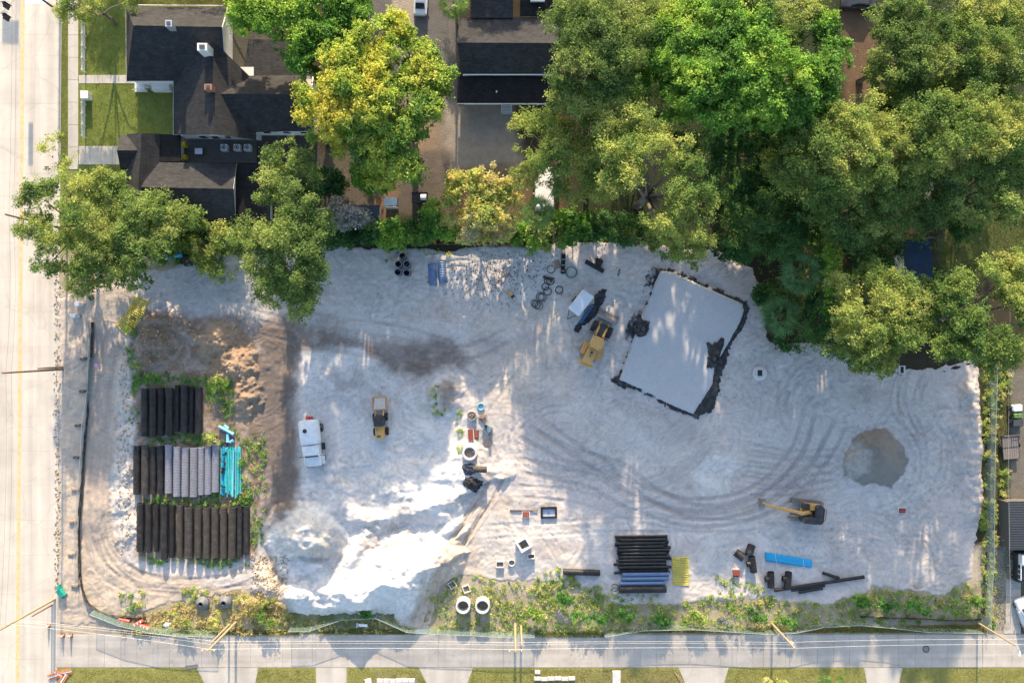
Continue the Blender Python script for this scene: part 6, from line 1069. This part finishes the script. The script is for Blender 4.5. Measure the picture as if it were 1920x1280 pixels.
weeds('weeds', 'green weeds growing round the pipe rows', [([(240, 600), (262, 620), (268, 720), (250, 740), (242, 680)], .8), ([(255, 700), (330, 695), (440, 715), (440, 735), (380, 728), (300, 724), (258, 730)], 1.1), ([(275, 815), (410, 812), (420, 836), (275, 834)], 1.2), ([(270, 926), (410, 926), (470, 925), (470, 950), (270, 945)], 1.2), ([(380, 720), (440, 730), (450, 830), (460, 960), (500, 960), (495, 1010), (470, 1030), (475, 940), (455, 920), (455, 830), (420, 800), (395, 760)], .9), ([(270, 1034), (470, 1046), (470, 1062), (280, 1055)], 1.0), ([(450, 830), (500, 800), (500, 960), (455, 960)], .7), ([(246, 730), (258, 735), (262, 820), (250, 840)], .5)], .042, LUSH+[(.17, .19, .04)], seed=4, hmax=.4)
weeds('weeds', 'scattered weeds on the bank and the soil heap', [([(226, 1110), (268, 1105), (272, 1135), (235, 1150)], .9), ([(340, 1100), (380, 1100), (400, 1120), (350, 1125)], .9), ([(806, 745), (812, 715), (822, 720), (822, 765), (850, 770), (835, 778), (815, 775)], .45), ([(855, 790), (862, 760), (868, 840), (858, 850)], .5), ([(1000, 1075), (1070, 1060), (1090, 1100), (1010, 1110)], .7), ([(1330, 1080), (1440, 1100), (1420, 1120), (1330, 1115)], .6), ([(730, 460), (830, 455), (850, 480), (720, 490)], .2)], .06, WEED, seed=5, hmax=.35)
weeds('weeds', 'weedy growth along the east fence', [([(1840, 700), (1864, 690), (1866, 1180), (1846, 1180), (1838, 1060), (1846, 900)], 1.0), ([(1864, 680), (1895, 680), (1890, 760), (1868, 780)], .5), ([(1870, 880), (1892, 880), (1892, 935), (1870, 950)], .9)], .08, WEED, seed=6, hmax=1.0)
weeds('weeds', 'undergrowth on the wood floor', [([(960, 400), (1240, 400), (1240, 452), (960, 455)], .8), ([(1340, 250), (1600, 250), (1580, 640), (1450, 640), (1420, 480), (1340, 460)], .5), ([(1580, 420), (1850, 560), (1835, 670), (1580, 640)], .5), ([(600, 425), (960, 425), (960, 458), (600, 456)], .9), ([(300, 415), (610, 420), (600, 462), (300, 500)], .6)], .05, LUSH, seed=7, hmax=.8, size=.4)
def grass(name, label, polys, per_px, pal, h=.10, seed=1, wd=.02):
    rng = np.random.RandomState(seed); out = []
    for poly in polys:
        q = np.array(poly, float); lo, hi = q.min(0), q.max(0); n = int((hi-lo).prod()*per_px); p = rng.uniform(lo, hi, (n, 2)); out.append(p[sdist(p[:, 0], p[:, 1], poly)+rng.normal(0, 1.0, n) > 0])
    p = np.concatenate(out); n = len(p); b = np.stack([(p[:, 0]-960)*S, (640-p[:, 1])*S, np.zeros(n)-.03], 1); a = rng.uniform(0, 6.3, n); u = np.stack([np.cos(a), np.sin(a), np.zeros(n)], 1)*wd*rng.uniform(.7, 1.5, n)[:, None]
    pat = fbm(p[:, 0]/18, p[:, 1]/18, seed+3, 4); t = b+np.stack([rng.normal(0, .09, n), rng.normal(0, .09, n), .045+.6*h*rng.uniform(.4, 1.2, n)*(.5+pat)], 1); co = np.stack([b-u, b+u, t], 1).reshape(-1, 3)
    pal = np.array(pal); f = np.clip(pat*1.8-.4+rng.normal(0, .2, n), 0, .999)*(len(pal)-1); i = f.astype(int); fr = (f-i)[:, None]; c = (pal[i]*(1-fr)+pal[np.minimum(i+1, len(pal)-1)]*fr)*rng.uniform(.75, 1.25, n)[:, None]
    return tag(leaf_object(name, co, np.repeat(c, 3, 0)), label, 'grass', None, 'stuff')
GR = [(.10, .17, .02), (.17, .23, .03), (.26, .28, .045)]; GRY = [(.20, .24, .04), (.30, .29, .065), (.36, .31, .10)]
grass('lawn_grass', 'short green front lawn grass by the white house', [[(160, -20), (238, -20), (238, 140), (160, 140)], [(160, 158), (325, 158), (325, 256), (232, 256), (226, 274), (160, 274)], [(148, 310), (240, 310), (240, 420), (148, 400)]], .9, GR, .07, 1, .035)
grass('verge_grass', 'thin verge grass between road and sidewalk', [[(108, -20), (127, -20), (127, 300), (108, 300)], [(148, -20), (153, -20), (153, 274), (148, 274)]], 1.2, GRY, .08, 2, .035)
grass('lane_grass', 'yellowish grass along the lower side of the lane', [[(128, 1252), (372, 1252), (396, 1300), (128, 1300)], [(484, 1252), (590, 1252), (592, 1300), (472, 1300)], [(652, 1252), (786, 1252), (812, 1300), (652, 1300)], [(888, 1252), (1272, 1252), (1296, 1300), (868, 1300)], [(1366, 1252), (1620, 1252), (1630, 1300), (1350, 1300)], [(1692, 1252), (1930, 1252), (1930, 1300), (1680, 1300)]], .8, GRY+[(.14, .19, .03)], .10, 3, .035)
grass('fence_grass', 'tall grass fringe along the lane fence', [[(250, 1184), (400, 1176), (560, 1184), (560, 1190), (250, 1190)], [(1000, 1182), (1135, 1184), (1135, 1194), (1000, 1194)], [(1140, 1180), (1850, 1170), (1850, 1186), (1140, 1186)], [(600, 1180), (780, 1176), (780, 1188), (600, 1188)]], 2.2, GRY, .3, 4, .04)
grass('yard_grass', 'rough grass in the clearing at the right', [[(1790, 400), (1930, 380), (1930, 480), (1780, 560), (1750, 520)], [(1862, 650), (1896, 650), (1896, 1180), (1862, 1180)], [(240, -20), (510, -20), (510, 10), (240, 10)]], .7, [(.08, .10, .03), (.13, .14, .04)], .12, 5, .04)
# bushes one can tell apart along the southern strip and elsewhere
for i, (a, b, r, t, pal, lb) in enumerate(((1005, 1150, 20, 1.2, WEED, 'yellow green bush by the twin lane poles'), (1060, 1120, 17, 1.3, LUSH, 'green bush under the single corrugated pipe'), (1085, 1160, 19, 1.4, LUSH, 'lush green bush near the lane fence below the single pipe'), (1125, 1158, 18, 1.2, LUSH, 'lush bush left of the black stack in the weed strip'), (1170, 1152, 20, 1.2, LUSH, 'bush straight below the black pipe stack'),
        (1240, 1160, 20, 1.3, LUSH, 'dark bush below the flat yellow mat'), (1310, 1155, 22, 1.4, WEED, 'bright yellow green bush between the mat and the brick pallet'), (1352, 1160, 12, 1.0, GREYG, 'pale grey green bush below the brick pallet'), (1385, 1152, 18, 1.3, WEED, 'leafy bush below the leftmost black tee'), (1420, 1150, 20, 1.4, LUSH, 'green bush left of the transformer pole foot'),
        (1480, 1162, 20, 1.6, LUSH, 'dark bush hiding the foot of the transformer pole'), (1615, 1125, 20, 1.2, LUSH, 'green bush at the tip of the longest black pipe'), (1660, 1130, 22, 1.3, LUSH, 'broad green bush in the south east weed bank'), (1720, 1140, 24, 1.3, LUSH, 'lush bush in the middle of the south east weed bank'), (1790, 1140, 22, 1.2, WEED, 'lighter bush at the right end of the weed bank'), (1832, 1125, 14, 1.6, WEED, 'bright bush against the east silt fence'),
        (475, 1130, 22, 1.6, DRYW, 'dry yellow bush right of the manhole cones'), (500, 1160, 20, 1.2, WEED, 'yellow green bush left of the white stockpile foot'), (405, 1170, 14, .9, WEED, 'small yellow bush at the leaning twin poles'), (685, 1148, 14, .9, LUSH, 'green bush at the foot of the white stockpile'), (345, 1165, 18, 1.0, DRYW, 'dry tawny bush by the white bag'), (1455, 1278, 22, 1.6, WEED, 'round green bush at the bottom edge right of the drive'), (1560, 1275, 26, 1.8, LUSH, 'larger round bush at the bottom edge near the right drive'),
        (290, 708, 14, .9, LUSH, 'weed bush at the head of the upper pipe row'), (350, 712, 12, .8, LUSH, 'second weed bush at the head of the upper pipe row'), (410, 715, 16, 1.0, WEED, 'yellowish weed bush above the dirt path'), (395, 822, 12, .8, WEED, 'weed bush between the upper pipe row and the loose blue pipes'))):
    tree('bush', lb, pal, [(a, b, r*.55), (a+r*.6, b+3, r*.4), (a-r*.55, b-3, r*.42), (a+r*.1, b+r*.35, r*.35)], t*.5+zs(a, b)*.6, group='weed bushes', limbs=False, leaf=.15, dens=1.3, spread=.1, tuft=.3, gap=.45)
rng = np.random.RandomState(5); mb = MB()
for k in range(900):
    a, b = rng.normal(930, 52), rng.normal(512, 26)
    if not (800 < a < 1045 and 466 < b < 575): continue
    z = zs(a, b)+.02; p = P(a, b, z); l = rng.uniform(.05, .2); mb.box(p, (l, l*.45, .03), rng.uniform(0, 3.1))
for k in range(500):
    a, b = rng.uniform(560, 1820), rng.uniform(480, 1080); z = zs(a, b)+.02; p = P(a, b, z); l = rng.uniform(.04, .15); mb.box(p, (l, l*.5, .03), rng.uniform(0, 3.1))
tag(mb.build('debris', mat('bark_debris', (.06, .05, .042), .9, var=.4)), 'dark bark and leaf debris strewn over the sand', 'debris', None, 'stuff')
mb = MB()
for k in range(1500):     # clods and stones along the verge, the berm and the dirt heap
    c_ = rng.randint(4); a, b = ((rng.normal(107, 2.5), rng.uniform(500, 1110)), (rng.normal(236, 9), rng.uniform(640, 1040)), (rng.uniform(250, 480), rng.uniform(590, 720)), (rng.uniform(470, 540), rng.uniform(1040, 1115)))[c_]
    z = zs(a, b)+.01; p = P(a, b, z); l = rng.uniform(.06, .26); mb.box(p, (l, l*.8, l*.6), M=Matrix.Rotation(rng.uniform(0, 3), 3, Vector(rng.normal(0, 1, 3)).normalized()))
tag(mb.build('soil_clods', mat('soil_clod', (.36, .29, .21), .95, var=.35)), 'soil clods and stones along the verge and the berm', 'clods', None, 'stuff')
# ------------------------------------------------------------------ fences
def screen_mat(name, c, alpha):
    m = bpy.data.materials.new(name); m.use_nodes = True; nt = m.node_tree; N, Lk = nt.nodes, nt.links; out = N['Material Output']; b = N['Principled BSDF']; b.inputs['Base Color'].default_value = (*c, 1); b.inputs['Roughness'].default_value = .8
    tc = N.new('ShaderNodeTexCoord'); n = N.new('ShaderNodeTexNoise'); n.inputs['Scale'].default_value = 40; Lk.new(tc.outputs['Object'], n.inputs['Vector']); mr = N.new('ShaderNodeMapRange'); mr.inputs['From Min'].default_value = .35; mr.inputs['From Max'].default_value = .65; mr.inputs['To Min'].default_value = max(0, alpha-.3); mr.inputs['To Max'].default_value = min(1, alpha+.3); Lk.new(n.outputs[0], mr.inputs['Value']); Lk.new(mr.outputs[0], b.inputs['Alpha']); return m
M_MESH = screen_mat('chain_link_mesh', (.42, .50, .46), .38); M_GSCR = screen_mat('green_wind_screen', (.20, .30, .24), .28)
def fence(name, label, pts, h, m=None, post=3.0, r=.035, rail=True, cat='fence', lean=(0, 0)):
    """pts: photo pixels of the fence's top edge"""
    w_ = [P(a, b, h) for a, b in pts]; o = wempty(name, (w_[0].x, w_[0].y, 0), label, cat); ln = Vector((lean[0], lean[1], 0))
    def gz(p): k = S; return zs(p.x/k+960, 640-p.y/k)
    for a, b in zip(w_, w_[1:]):
        d = b-a; n = max(1, round(d.length/post))
        for i in range(n):
            p, q = a.lerp(b, i/n), a.lerp(b, (i+1)/n); MB().cyl((p.x-ln.x, p.y-ln.y, gz(p)-.15), p, r, r, 6).build('post', M_GALV, o)
            if rail: MB().cyl(p, q, r*.8, r*.8, 5).build('rail', M_GALV, o)
            if m: mb = MB(); mb.add([(p.x-ln.x, p.y-ln.y, gz(p)+.03), (q.x-ln.x, q.y-ln.y, gz(q)+.03), (q.x, q.y, h-.02), (p.x, p.y, h-.02)], [(0, 1, 2, 3)]); mb.build('mesh_panel', m, o)
    MB().cyl((w_[-1].x-ln.x, w_[-1].y-ln.y, gz(w_[-1])-.15), w_[-1], r, r, 6).build('post', M_GALV, o); return o
fence('chain_link_fence', 'green screened chain link fence along the western part of the lane', [(168, 1152), (222, 1173), (285, 1187), (340, 1192), (400, 1194)], 1.7, M_GSCR, 4.2, lean=(.0, -.25)); fence('chain_link_fence', 'chain link fence bulging round the small white sign by the lane', [(540, 1184), (580, 1183), (640, 1162), (704, 1159), (762, 1185), (820, 1189), (882, 1191), (944, 1195), (1002, 1195)], 1.7, M_GSCR, 4.2, lean=(0, -.1)); fence('chain_link_fence', 'chain link fence in front of the long weed bank by the lane', [(1135, 1194), (1206, 1182), (1300, 1180), (1380, 1185), (1440, 1189), (1490, 1187), (1545, 1176), (1610, 1172), (1680, 1178), (1740, 1185), (1846, 1187)], 1.7, M_GSCR, 4.2)
fence('chain_link_fence', 'chain link fence running up the right side of the lot', [(1859, 1186), (1858, 1140), (1864, 1060), (1865, 980), (1866, 860), (1870, 720), (1872, 640)], 1.8, M_MESH, 3.5)
fence('barrier_fence', 'low temporary barrier fence along the western haul road', [(160, 600), (165, 672), (163, 735), (153, 797), (150, 858), (145, 918), (141, 978), (139, 1040), (140, 1098)], 1.1, M_MESH, 4.3)
fence('gate_bar', 'thin white gate bar across the north west entrance', [(165, 553), (236, 561)], 1.0, None, 5.0, .04)
M_SILT = mat('black_silt_fabric', (.02, .02, .022), .8, var=.3, dirt=(.2, .18, .16))
def silt(label, pts, h=.65):
    c = catmull(pts, 5); o = wempty('silt_fence', (*P(*c[0])[:2], 0), label, 'fence'); mb = MB(); vs = []; n = len(c); fs = []
    for i, (a, b) in enumerate(c):
        z = zs(a, b); p = P(a+random.uniform(-.5, .5), b+random.uniform(-.5, .5), z); t = Vector((.03, .03, 0)); vs += [p+Vector((0, 0, -.1)), p+t+Vector((random.uniform(.05, .22), 0, h*random.uniform(.8, 1))), p+t+Vector((random.uniform(.24, .34), .04, h*random.uniform(.5, .8))), p+Vector((.12, .06, -.1))]
    for i in range(n-1): fs += [(i*4+k, i*4+(k+1) % 4, (i+1)*4+(k+1) % 4, (i+1)*4+k) for k in range(4)]
    mb.add(vs, fs); mb.build('fabric', M_SILT, o)
    for i in range(0, n, 5): a, b = c[i]; z = zs(a, b); p = P(a, b, z); MB().box((p.x-.03, p.y, z+.3), (.05, .05, .9)).build('stake', M_WOOD, o)
silt('black silt fence curving down the western haul road to the lane corner', [(173, 605), (172, 650), (166, 720), (164, 780), (158, 840), (154, 900), (149, 970), (148, 1030), (150, 1080), (158, 1115), (172, 1136), (205, 1152), (240, 1155), (272, 1154)])
silt('black silt fence along the right side of the sand', [(1850, 760), (1850, 850), (1849, 940), (1848, 1020), (1844, 1090), (1838, 1150)]); silt('black silt fence along the north edge under the shrubs', [(604, 460), (650, 459), (700, 456), (770, 458), (840, 459), (900, 461), (960, 462), (1010, 461)]); silt('black silt fence hidden low in the south east weed bank', [(1610, 1155), (1680, 1158), (1740, 1160), (1800, 1162), (1836, 1160)], .5)
def barrier_foot(i, a, b):
    z = zs(a, b); p = P(a, b, z); o = empty('ballast_block', (p.x, p.y, z), R(random.uniform(-8, 8)), f'{ORD[i]} ballast block from the top along the western barrier fence', 'ballast block', 'barrier feet'); MB().cbox((0, 0, .1), (1.0, .32, .18), .05).build('block', M_RUBBLE if i > 3 else M_DECK, o); MB().cyl((.1, 0, .1), (.1, 0, .5), .04, .04, 6).build('socket', M_GALV, o)
for i, (a, b) in enumerate(((158, 672), (156, 733), (148, 797), (145, 857), (142, 917), (137, 977), (135, 1038), (141, 1097))): barrier_foot(i, a, b)
# white picket fences on the lawn
def picket(label, px, y0, y1):
    o = wempty('picket_fence', (*P(px, y0)[:2], 0), label, 'fence', None); a, b = P(px, y0), P(px, y1); n = int(abs(a.y-b.y)/.16)
    mb = MB()
    for k in range(n): mb.box((a.x, a.y+(b.y-a.y)*k/n, .5), (.03, .09, .95))
    pk = mb.build('pickets', M_TRIM, o); pk['kind'] = 'stuff'
    for z in (.25, .8): MB().box((a.x+.05, (a.y+b.y)/2, z), (.05, abs(a.y-b.y), .09)).build('rail', M_TRIM, o)
    for k in range(5): MB().box((a.x+.09, a.y+(b.y-a.y)*k/4, .55), (.12, .12, 1.15)).build('post', M_TRIM, o)
picket('white picket fence above the front walk', 160, 46, 136); picket('white picket fence below the front walk', 160, 176, 258)
o = empty('mail_cabinet', (*P(162, 180, .6)[:2], 0), 0, 'white gate cabinet at the picket fence corner by the front walk', 'cabinet'); MB().cbox((0, 0, .55), (.9, .9, 1.1), .05).build('body', M_TRIM, o); MB().cbox((0, 0, 1.13), (1.0, 1.0, .07), .02).build('cap', M_WHITE, o)
# ------------------------------------------------------------------ poles, wires, signals
M_POLE = mat('pole_wood', (.34, .26, .16), .9, var=.25, scale=3, bump=.4); M_POLED = mat('dark_pole_wood', (.17, .11, .08), .9, var=.25, scale=3); M_WIRE = mat('pale_cable', (.62, .60, .57), .5, var=.05); M_DWIRE = mat('dark_cable', (.08, .08, .08), .6)
def pole(label, px, py, h, m=M_POLE, r=.17, arm=None, name='utility_pole'):
    p = P(px, py); o = empty(name, (p.x, p.y, 0), 0, label, 'pole', 'utility poles'); MB().tube([(0, 0, -.3), (0, 0, h*.5), (0, 0, h)], [r, r*.85, r*.68], 10).build('shaft', m, o, smooth=True)
    if arm: MB().box((0, 0, h-.5), (arm[0], .1, .12), arm[1]).build('crossarm', m, o); [MB().cyl((math.cos(arm[1])*arm[0]*t, math.sin(arm[1])*arm[0]*t, h-.45), (math.cos(arm[1])*arm[0]*t, math.sin(arm[1])*arm[0]*t, h-.2), .05, .04, 8).build('insulator', M_TRIM, o) for t in (-.45, 0, .45)]
    return o
pl = {}
pl['a'] = pole('tall wooden pole at the corner of the road and the lane', 103, 1122, 11.5); pole('dark leaning stub pole beside the tall corner pole', 98, 1133, 4.2, M_POLED, .12); pl['b'] = pole('tall brown pole on the road verge beside the haul road', 119, 692, 12.0, M_POLED, .15); pole('short brown guy stub next to the verge pole', 119, 688, 5.4, M_POLED, .12)
pl['c'] = pole('wooden pole hidden in the street oak with its tip over the road', 126, 431, 12.2, M_POLED, .15); pl['d'] = pole('longer of the leaning twin poles left of the white stockpile', 443, 1165, 9.6, M_POLE, .16, (1.6, 0)); pole('shorter of the leaning twin poles left of the white stockpile', 430, 1170, 6.2, M_POLE, .14)
pl['e'] = pole('left and taller of the twin poles at the lane centre', 966, 1169, 9.0, M_POLE, .17, (1.6, 0)); pole('right and shorter of the twin poles at the lane centre', 977, 1172, 6.5, M_POLE, .15); pl['f'] = pole('wooden pole with a grey transformer can by the lane', 1447, 1168, 8.3, M_POLE, .16); pl['g'] = pole('leaning street light pole at the lane end on the right', 1832, 1166, 7.6, M_POLE, .14)
q = pl['f']; MB().cyl((.32, -.15, 6.0), (.32, -.15, 7.1), .28, .28, 12).build('transformer', M_GALV, q); MB().tube([(0, 0, 7.9), (.1, .9, 8.0)], .05, 5).build('crossarm', M_GALV, q)
q = pl['g']; MB().tube([(0, 0, 7.3), (.35, -.45, 7.5), (.55, -.95, 7.45)], .05, 6).build('lamp_arm', M_GALV, q); MB().cbox((.6, -1.1, 7.42), (.26, .6, .14), .05).build('lamp_head', M_TRIM, q)
def wire(label, pts, sag=.5, r=.022, m=None):
    w_ = [Vector(p) for p in pts]; out = []
    for a, b in zip(w_, w_[1:]):
        n = max(6, int((b-a).length/3)); out += [a.lerp(b, i/n)+Vector((0, 0, -4*sag*(i/n)*(1-i/n))) for i in range(n)]
    mb = MB(); mb.tube(out+[w_[-1]], r, 4); tag(mb.build('overhead_wire', m or M_WIRE), label, 'wire', 'overhead wires')
T = lambda k, z, dx=0, dy=0: Vector((pl[k].location.x+dx, pl[k].location.y+dy, z))
east = P(2100, 1166); wire('lower pale overhead wire above the lane', [T('a', 9.0, .1), T('d', 8.9), T('e', 8.3), T('f', 8.1), T('g', 7.3), (east.x, east.y, 7.3)], .35, .013); wire('upper pale overhead wire above the lane', [T('a', 7.6, .1), T('d', 6.6), T('e', 6.2), T('f', 6.3), T('g', 5.7), (east.x, east.y, 5.6)], .3, .012); wire('third thin overhead wire above the lane', [T('a', 8.2, .1), T('d', 7.6), T('e', 7.0), T('f', 7.0)], .5, .009)
wire('overhead wire along the road verge', [T('a', 10.8), T('b', 11.4), T('c', 11.6), (T('c', 0).x, 60, 11.5)], .5, .011, M_DWIRE); wire('second overhead wire along the road verge', [T('a', 9.8), T('b', 10.4), T('c', 10.8), (T('c', 0).x, 60, 10.8)], .5, .011, M_DWIRE); wire('overhead wire running up beside the right fence', [T('g', 7.0), (P(1872, 640).x-2.2, P(0, 500).y, 6.0)], .6, .011)
# span-wire traffic signals over the road
M_SIGY = mat('signal_black', (.03, .03, .03), .5); sp = pole('dark strain pole for the traffic signals at the top left', 113, 24, 7.2, M_DGREY, .16, None, 'strain_pole')
def signal(label, px, py, z=5.6, rz=0):
    p = P(px, py, z); o = empty('traffic_signal', (p.x, p.y, z), rz, label, 'traffic signal', 'traffic signals'); MB().cbox((0, 0, -.55), (.36, .3, 1.1), .05).build('housing', M_SIGY, o); MB().box((0, .16, -.55), (.62, .03, 1.35)).build('backplate', M_SIGY, o); MB().cyl((0, 0, 0), (0, 0, .45), .03, .03, 6).build('hanger', M_GALV, o)
    for k, c in enumerate(((.5, .03, .02), (.5, .3, .02), (.03, .35, .1))): nm = 'lens_'+['red', 'amber', 'green'][k]; l = MB(); l.cyl((0, -.16, -.2-k*.35), (0, -.2, -.2-k*.35), .13, .13, 12); l.build('lens', bpy.data.materials.get(nm) or mat(nm, c, .3), o); v = MB(); v.lathe([(.15, 0), (.16, .25), (.14, .25), (.13, 0)], 12, Matrix.Translation((0, -.18, -.2-k*.35)) @ Matrix.Rotation(R(90), 4, 'X'), True); v.build('visor', M_SIGY, o)
signal('upper traffic signal hanging over the road at the top left corner', 6, 6); signal('lower traffic signal hanging over the road at the top left corner', 6, 28); signal('unseen traffic signal added beyond the top edge to cast a road shadow', -46, -215, 5.6)  # the last signal is unseen, added for its shadow on the road
p = P(-30, -205, 5.6); o = empty('added_shadow_board', (p.x, p.y, 5.0), 0, 'unseen board added beyond the top edge to widen the road shadow', 'sign'); MB().box((0, 0, 0), (1.6, .05, 1.0)).build('board', M_SIGY, o); MB().cyl((0, 0, .4), (0, 0, 1.0), .03, .03, 6).build('hanger', M_GALV, o)  # unseen board, added only to widen the shadow on the road
a = P(113, 24, 7.0); wire('dark span wire carrying the traffic signals', [(P(113, 24).x, P(113, 24).y, 7.0), (P(6, 28, 5.6).x, P(6, 28, 5.6).y, 6.05), (P(6, 6, 5.6).x, P(6, 6, 5.6).y, 6.05), (-90, 60, 7.0)], .05, .02, M_DWIRE)
# ------------------------------------------------------------------ small things at the south west corner and along the lane
M_ORG = mat('orange_plastic', (.62, .17, .04), .5, var=.15, dirt=(.6, .5, .42), dirt_amt=.3); M_WHT = mat('white_vinyl', (.75, .76, .76), .5); M_TL = mat('teal_plastic', (.02, .30, .24), .5, var=.2)
def cone(label, px, py):
    p = P(px, py); z = zs(px, py); o = empty('traffic_cone', (p.x, p.y, max(z, .03)), 0, label, 'traffic cone', 'traffic cones'); MB().cbox((0, 0, .03), (.45, .45, .06), .02).build('base', M_MBLK, o); MB().lathe([(.19, .05), (.04, .9), (.01, .9)], 14).build('cone', M_ORG, o, smooth=True); MB().lathe([(.125, .45), (.10, .6), (.095, .6)], 14, Matrix.Scale(1.04, 4)).build('band', M_WHT, o)
cone('left orange cone at the lane mouth', 119, 1190); cone('right orange cone at the lane mouth', 134, 1190); cone('orange cone at the verge beside the white road stripe', 92, 1172)
for i, (a, b, rz) in enumerate(((101, 1266, .3), (112, 1262, -.5), (120, 1270, 1.0), (126, 1258, .2))): p = P(a, b); o = empty('folded_barricade', (p.x, p.y, .02), rz, f'{ORD[i]} folded orange and white barricade from the left at the bottom left corner', 'barricade', 'folded barricades'); [MB().box((0, -.25+k*.25, .12+.06*k), (1.3, .2, .05)).build('board', M_ORG if k != 1 else M_WHT, o) for k in range(3)]; [MB().box((sx, 0, .06), (.06, .9, .06)).build('leg', M_GALV, o) for sx in (-.5, .5)]
for i, (a, b, rz, lb) in enumerate(((236, 1160, -.2, 'flat red plastic barrier lying by the lane fence'), (262, 1165, .5, 'red plastic barrier with white stripes, left of the pair'), (274, 1172, -.4, 'red plastic barrier with white stripes, right of the pair'))): p = P(a, b); z = zs(a, b)+.02; o = empty('plastic_barrier', (p.x, p.y, z), rz, lb, 'barrier', 'red barriers'); prof_loft([(-.22, rbox(1.5, 0, .5, .05)), (-.1, rbox(1.5, 0, .62, .05)), (.1, rbox(1.5, 0, .62, .05)), (.22, rbox(1.5, 0, .5, .05))], 'body', M_RED, o, False); [MB().box((-.45+k*.45, 0, .625), (.12, .3, .02)).build('stripe', M_WHT, o) for k in range(3) if i]
p = P(118, 1108); o = empty('tipped_bin', (p.x, p.y, zs(118, 1108)), .6, 'teal plastic wheeled bin tipped over at the verge', 'bin'); prof_loft([(-.6, rbox(.6, .05, .6, .05)), (.5, rbox(.72, .0, .72, .05))], 'body', M_TL, o, False); MB().cbox((.1, .75, .2), (.75, .5, .08), .03).build('lid', M_TL, o); [MB().cyl((sx, -.6, .1), (sx*1.2, -.6, .1), .12, .12, 10).build('wheel', M_MBLK, o) for sx in (-.32, .32)]
crumple('plastic_bag', 'torn white plastic bag in the dry weeds', [(304, 1172), (310, 1164), (322, 1166), (320, 1174), (310, 1178)], .4, M_WHT, 'bag', 16, 21, zr=None); crumple('plastic_bag', 'white plastic sheet in the weeds by the right manhole cone', [(448, 1125), (458, 1120), (467, 1126), (458, 1133)], .4, M_WHT, 'bag', 14, 22)
p = P(681, 1171, 1.0); o = empty('site_sign', (p.x, p.y, 0), R(-3), 'small white sign board standing by the bulging fence', 'sign'); MB().box((0, 0, 1.15), (1.15, .5, .06), M=Matrix.Rotation(R(35), 3, 'X')).build('board', M_WHT, o); MB().box((-.75, 0, 1.1), (.25, .55, .25)).build('control_box', M_GALV, o); [MB().cyl((sx, 0, -.1), (sx, 0, 1.1), .04, .04, 6).build('leg', M_GALV, o) for sx in (-.5, .5)]
p = P(181, 686, .8); o = empty('warning_sign', (p.x, p.y, zs(181, 686)), R(-10), 'small pink sign on a post beside the silt fence', 'sign'); MB().box((0, 0, .8), (.5, .62, .04), M=Matrix.Rotation(R(40), 3, 'X')).build('board', mat('pink_sign', (.62, .30, .42), .5), o); MB().cyl((0, 0, -.05), (0, 0, .75), .03, .03, 6).build('post', M_GALV, o)
for i, (a, b, lb) in enumerate(((146, 570, 'upper white utility cabinet on the verge beside the gate bar'), (138, 592, 'lower white utility cabinet on the verge beside the haul road'))): p = P(a, b, .5); o = empty('utility_cabinet', (p.x, p.y, zs(a, b)), 0, lb, 'cabinet', 'verge cabinets'); MB().cbox((0, 0, .4), (.7, .5, .8), .05).build('body', M_WHT, o); MB().cbox((.45, 0, .2), (.5, .4, .4), .04).build('side_box', M_GALV, o)
p = P(172, 557); z = zs(172, 557); o = empty('tyre', (p.x, p.y, z), 0, 'black tyre lying by the gate bar', 'tyre'); MB().lathe([(.22, 0), (.36, 0), (.42, .08), (.42, .18), (.36, .26), (.22, .26)], 20, closed=True).build('carcass', M_RUB, o, smooth=True)
p = P(1736, 1216); o = empty('manhole_cover', (p.x, p.y, .025), 0, 'round iron manhole cover in the lane', 'manhole cover'); MB().lathe([(.01, .02), (.34, .02), (.36, 0)], 24).build('lid', M_STEEL, o); MB().lathe([(.37, 0), (.37, .022), (.46, .022), (.47, 0)], 24).build('ring', M_DGREY, o)
p = P(360, 1249); o = tag(MB().box((0, 0, .02), (1.7, .5, .02)).build('storm_grate', M_STEEL, None, (p.x, p.y, .02), (0, 0, .12)), 'dark storm grate at the lane edge beside the left drive', 'grate')
def mailbox(label, px, py): p = P(px, py, 1.0); o = empty('mailbox', (p.x, p.y, 0), 0, label, 'mailbox', 'mailboxes'); MB().cyl((0, 0, -.1), (0, 0, 1.05), .05, .05, 6).build('post', M_WOOD, o); prof_loft([(-.25, oval(.22, 1.05, 1.3)), (.25, oval(.22, 1.05, 1.3))], 'box', M_WHT, o)
for i, (a, b, w2, h2, rz, lb) in enumerate(((742, 1276, 5.0, .5, .0, 'long white board stack in the grass left of the middle drive'), (690, 1276, .9, .6, .2, 'yellow and white bundle at the bottom edge by the board stack'), (1008, 1260, .75, .45, 0, 'small white box on the grass right of the twin poles'), (1040, 1272, 5.4, .45, 0, 'long white plank rack on the grass right of the twin poles'), (1156, 1272, 1.1, 2.0, 0, 'pale square slab on the grass below the lane'))):
    p = P(a, b, .2); o = empty('yard_boards', (p.x, p.y, 0), rz, lb, 'boards', 'white things on the lane grass'); n = max(1, int(w2/.8)); [MB().cbox((-w2/2+(k+.5)*w2/n, random.uniform(-.05, .05), .12+random.uniform(0, .06)), (w2/n*.96, h2, .2), .03).build('board', M_CONC, o) for k in range(n)]
for i, (a, b, l, rz) in enumerate(((1272, 1270, 1.9, -1.0), (1278, 1274, 1.7, -.95))): p = P(a, b); tag(MB().box((0, 0, .06), (l, .12, .1)).build('timber_offcut', M_WOOD, None, (p.x, p.y, 0), (0, 0, rz)), ['upper', 'lower'][i]+' timber offcut on the grass by the right middle drive', 'timber', 'timber offcuts')
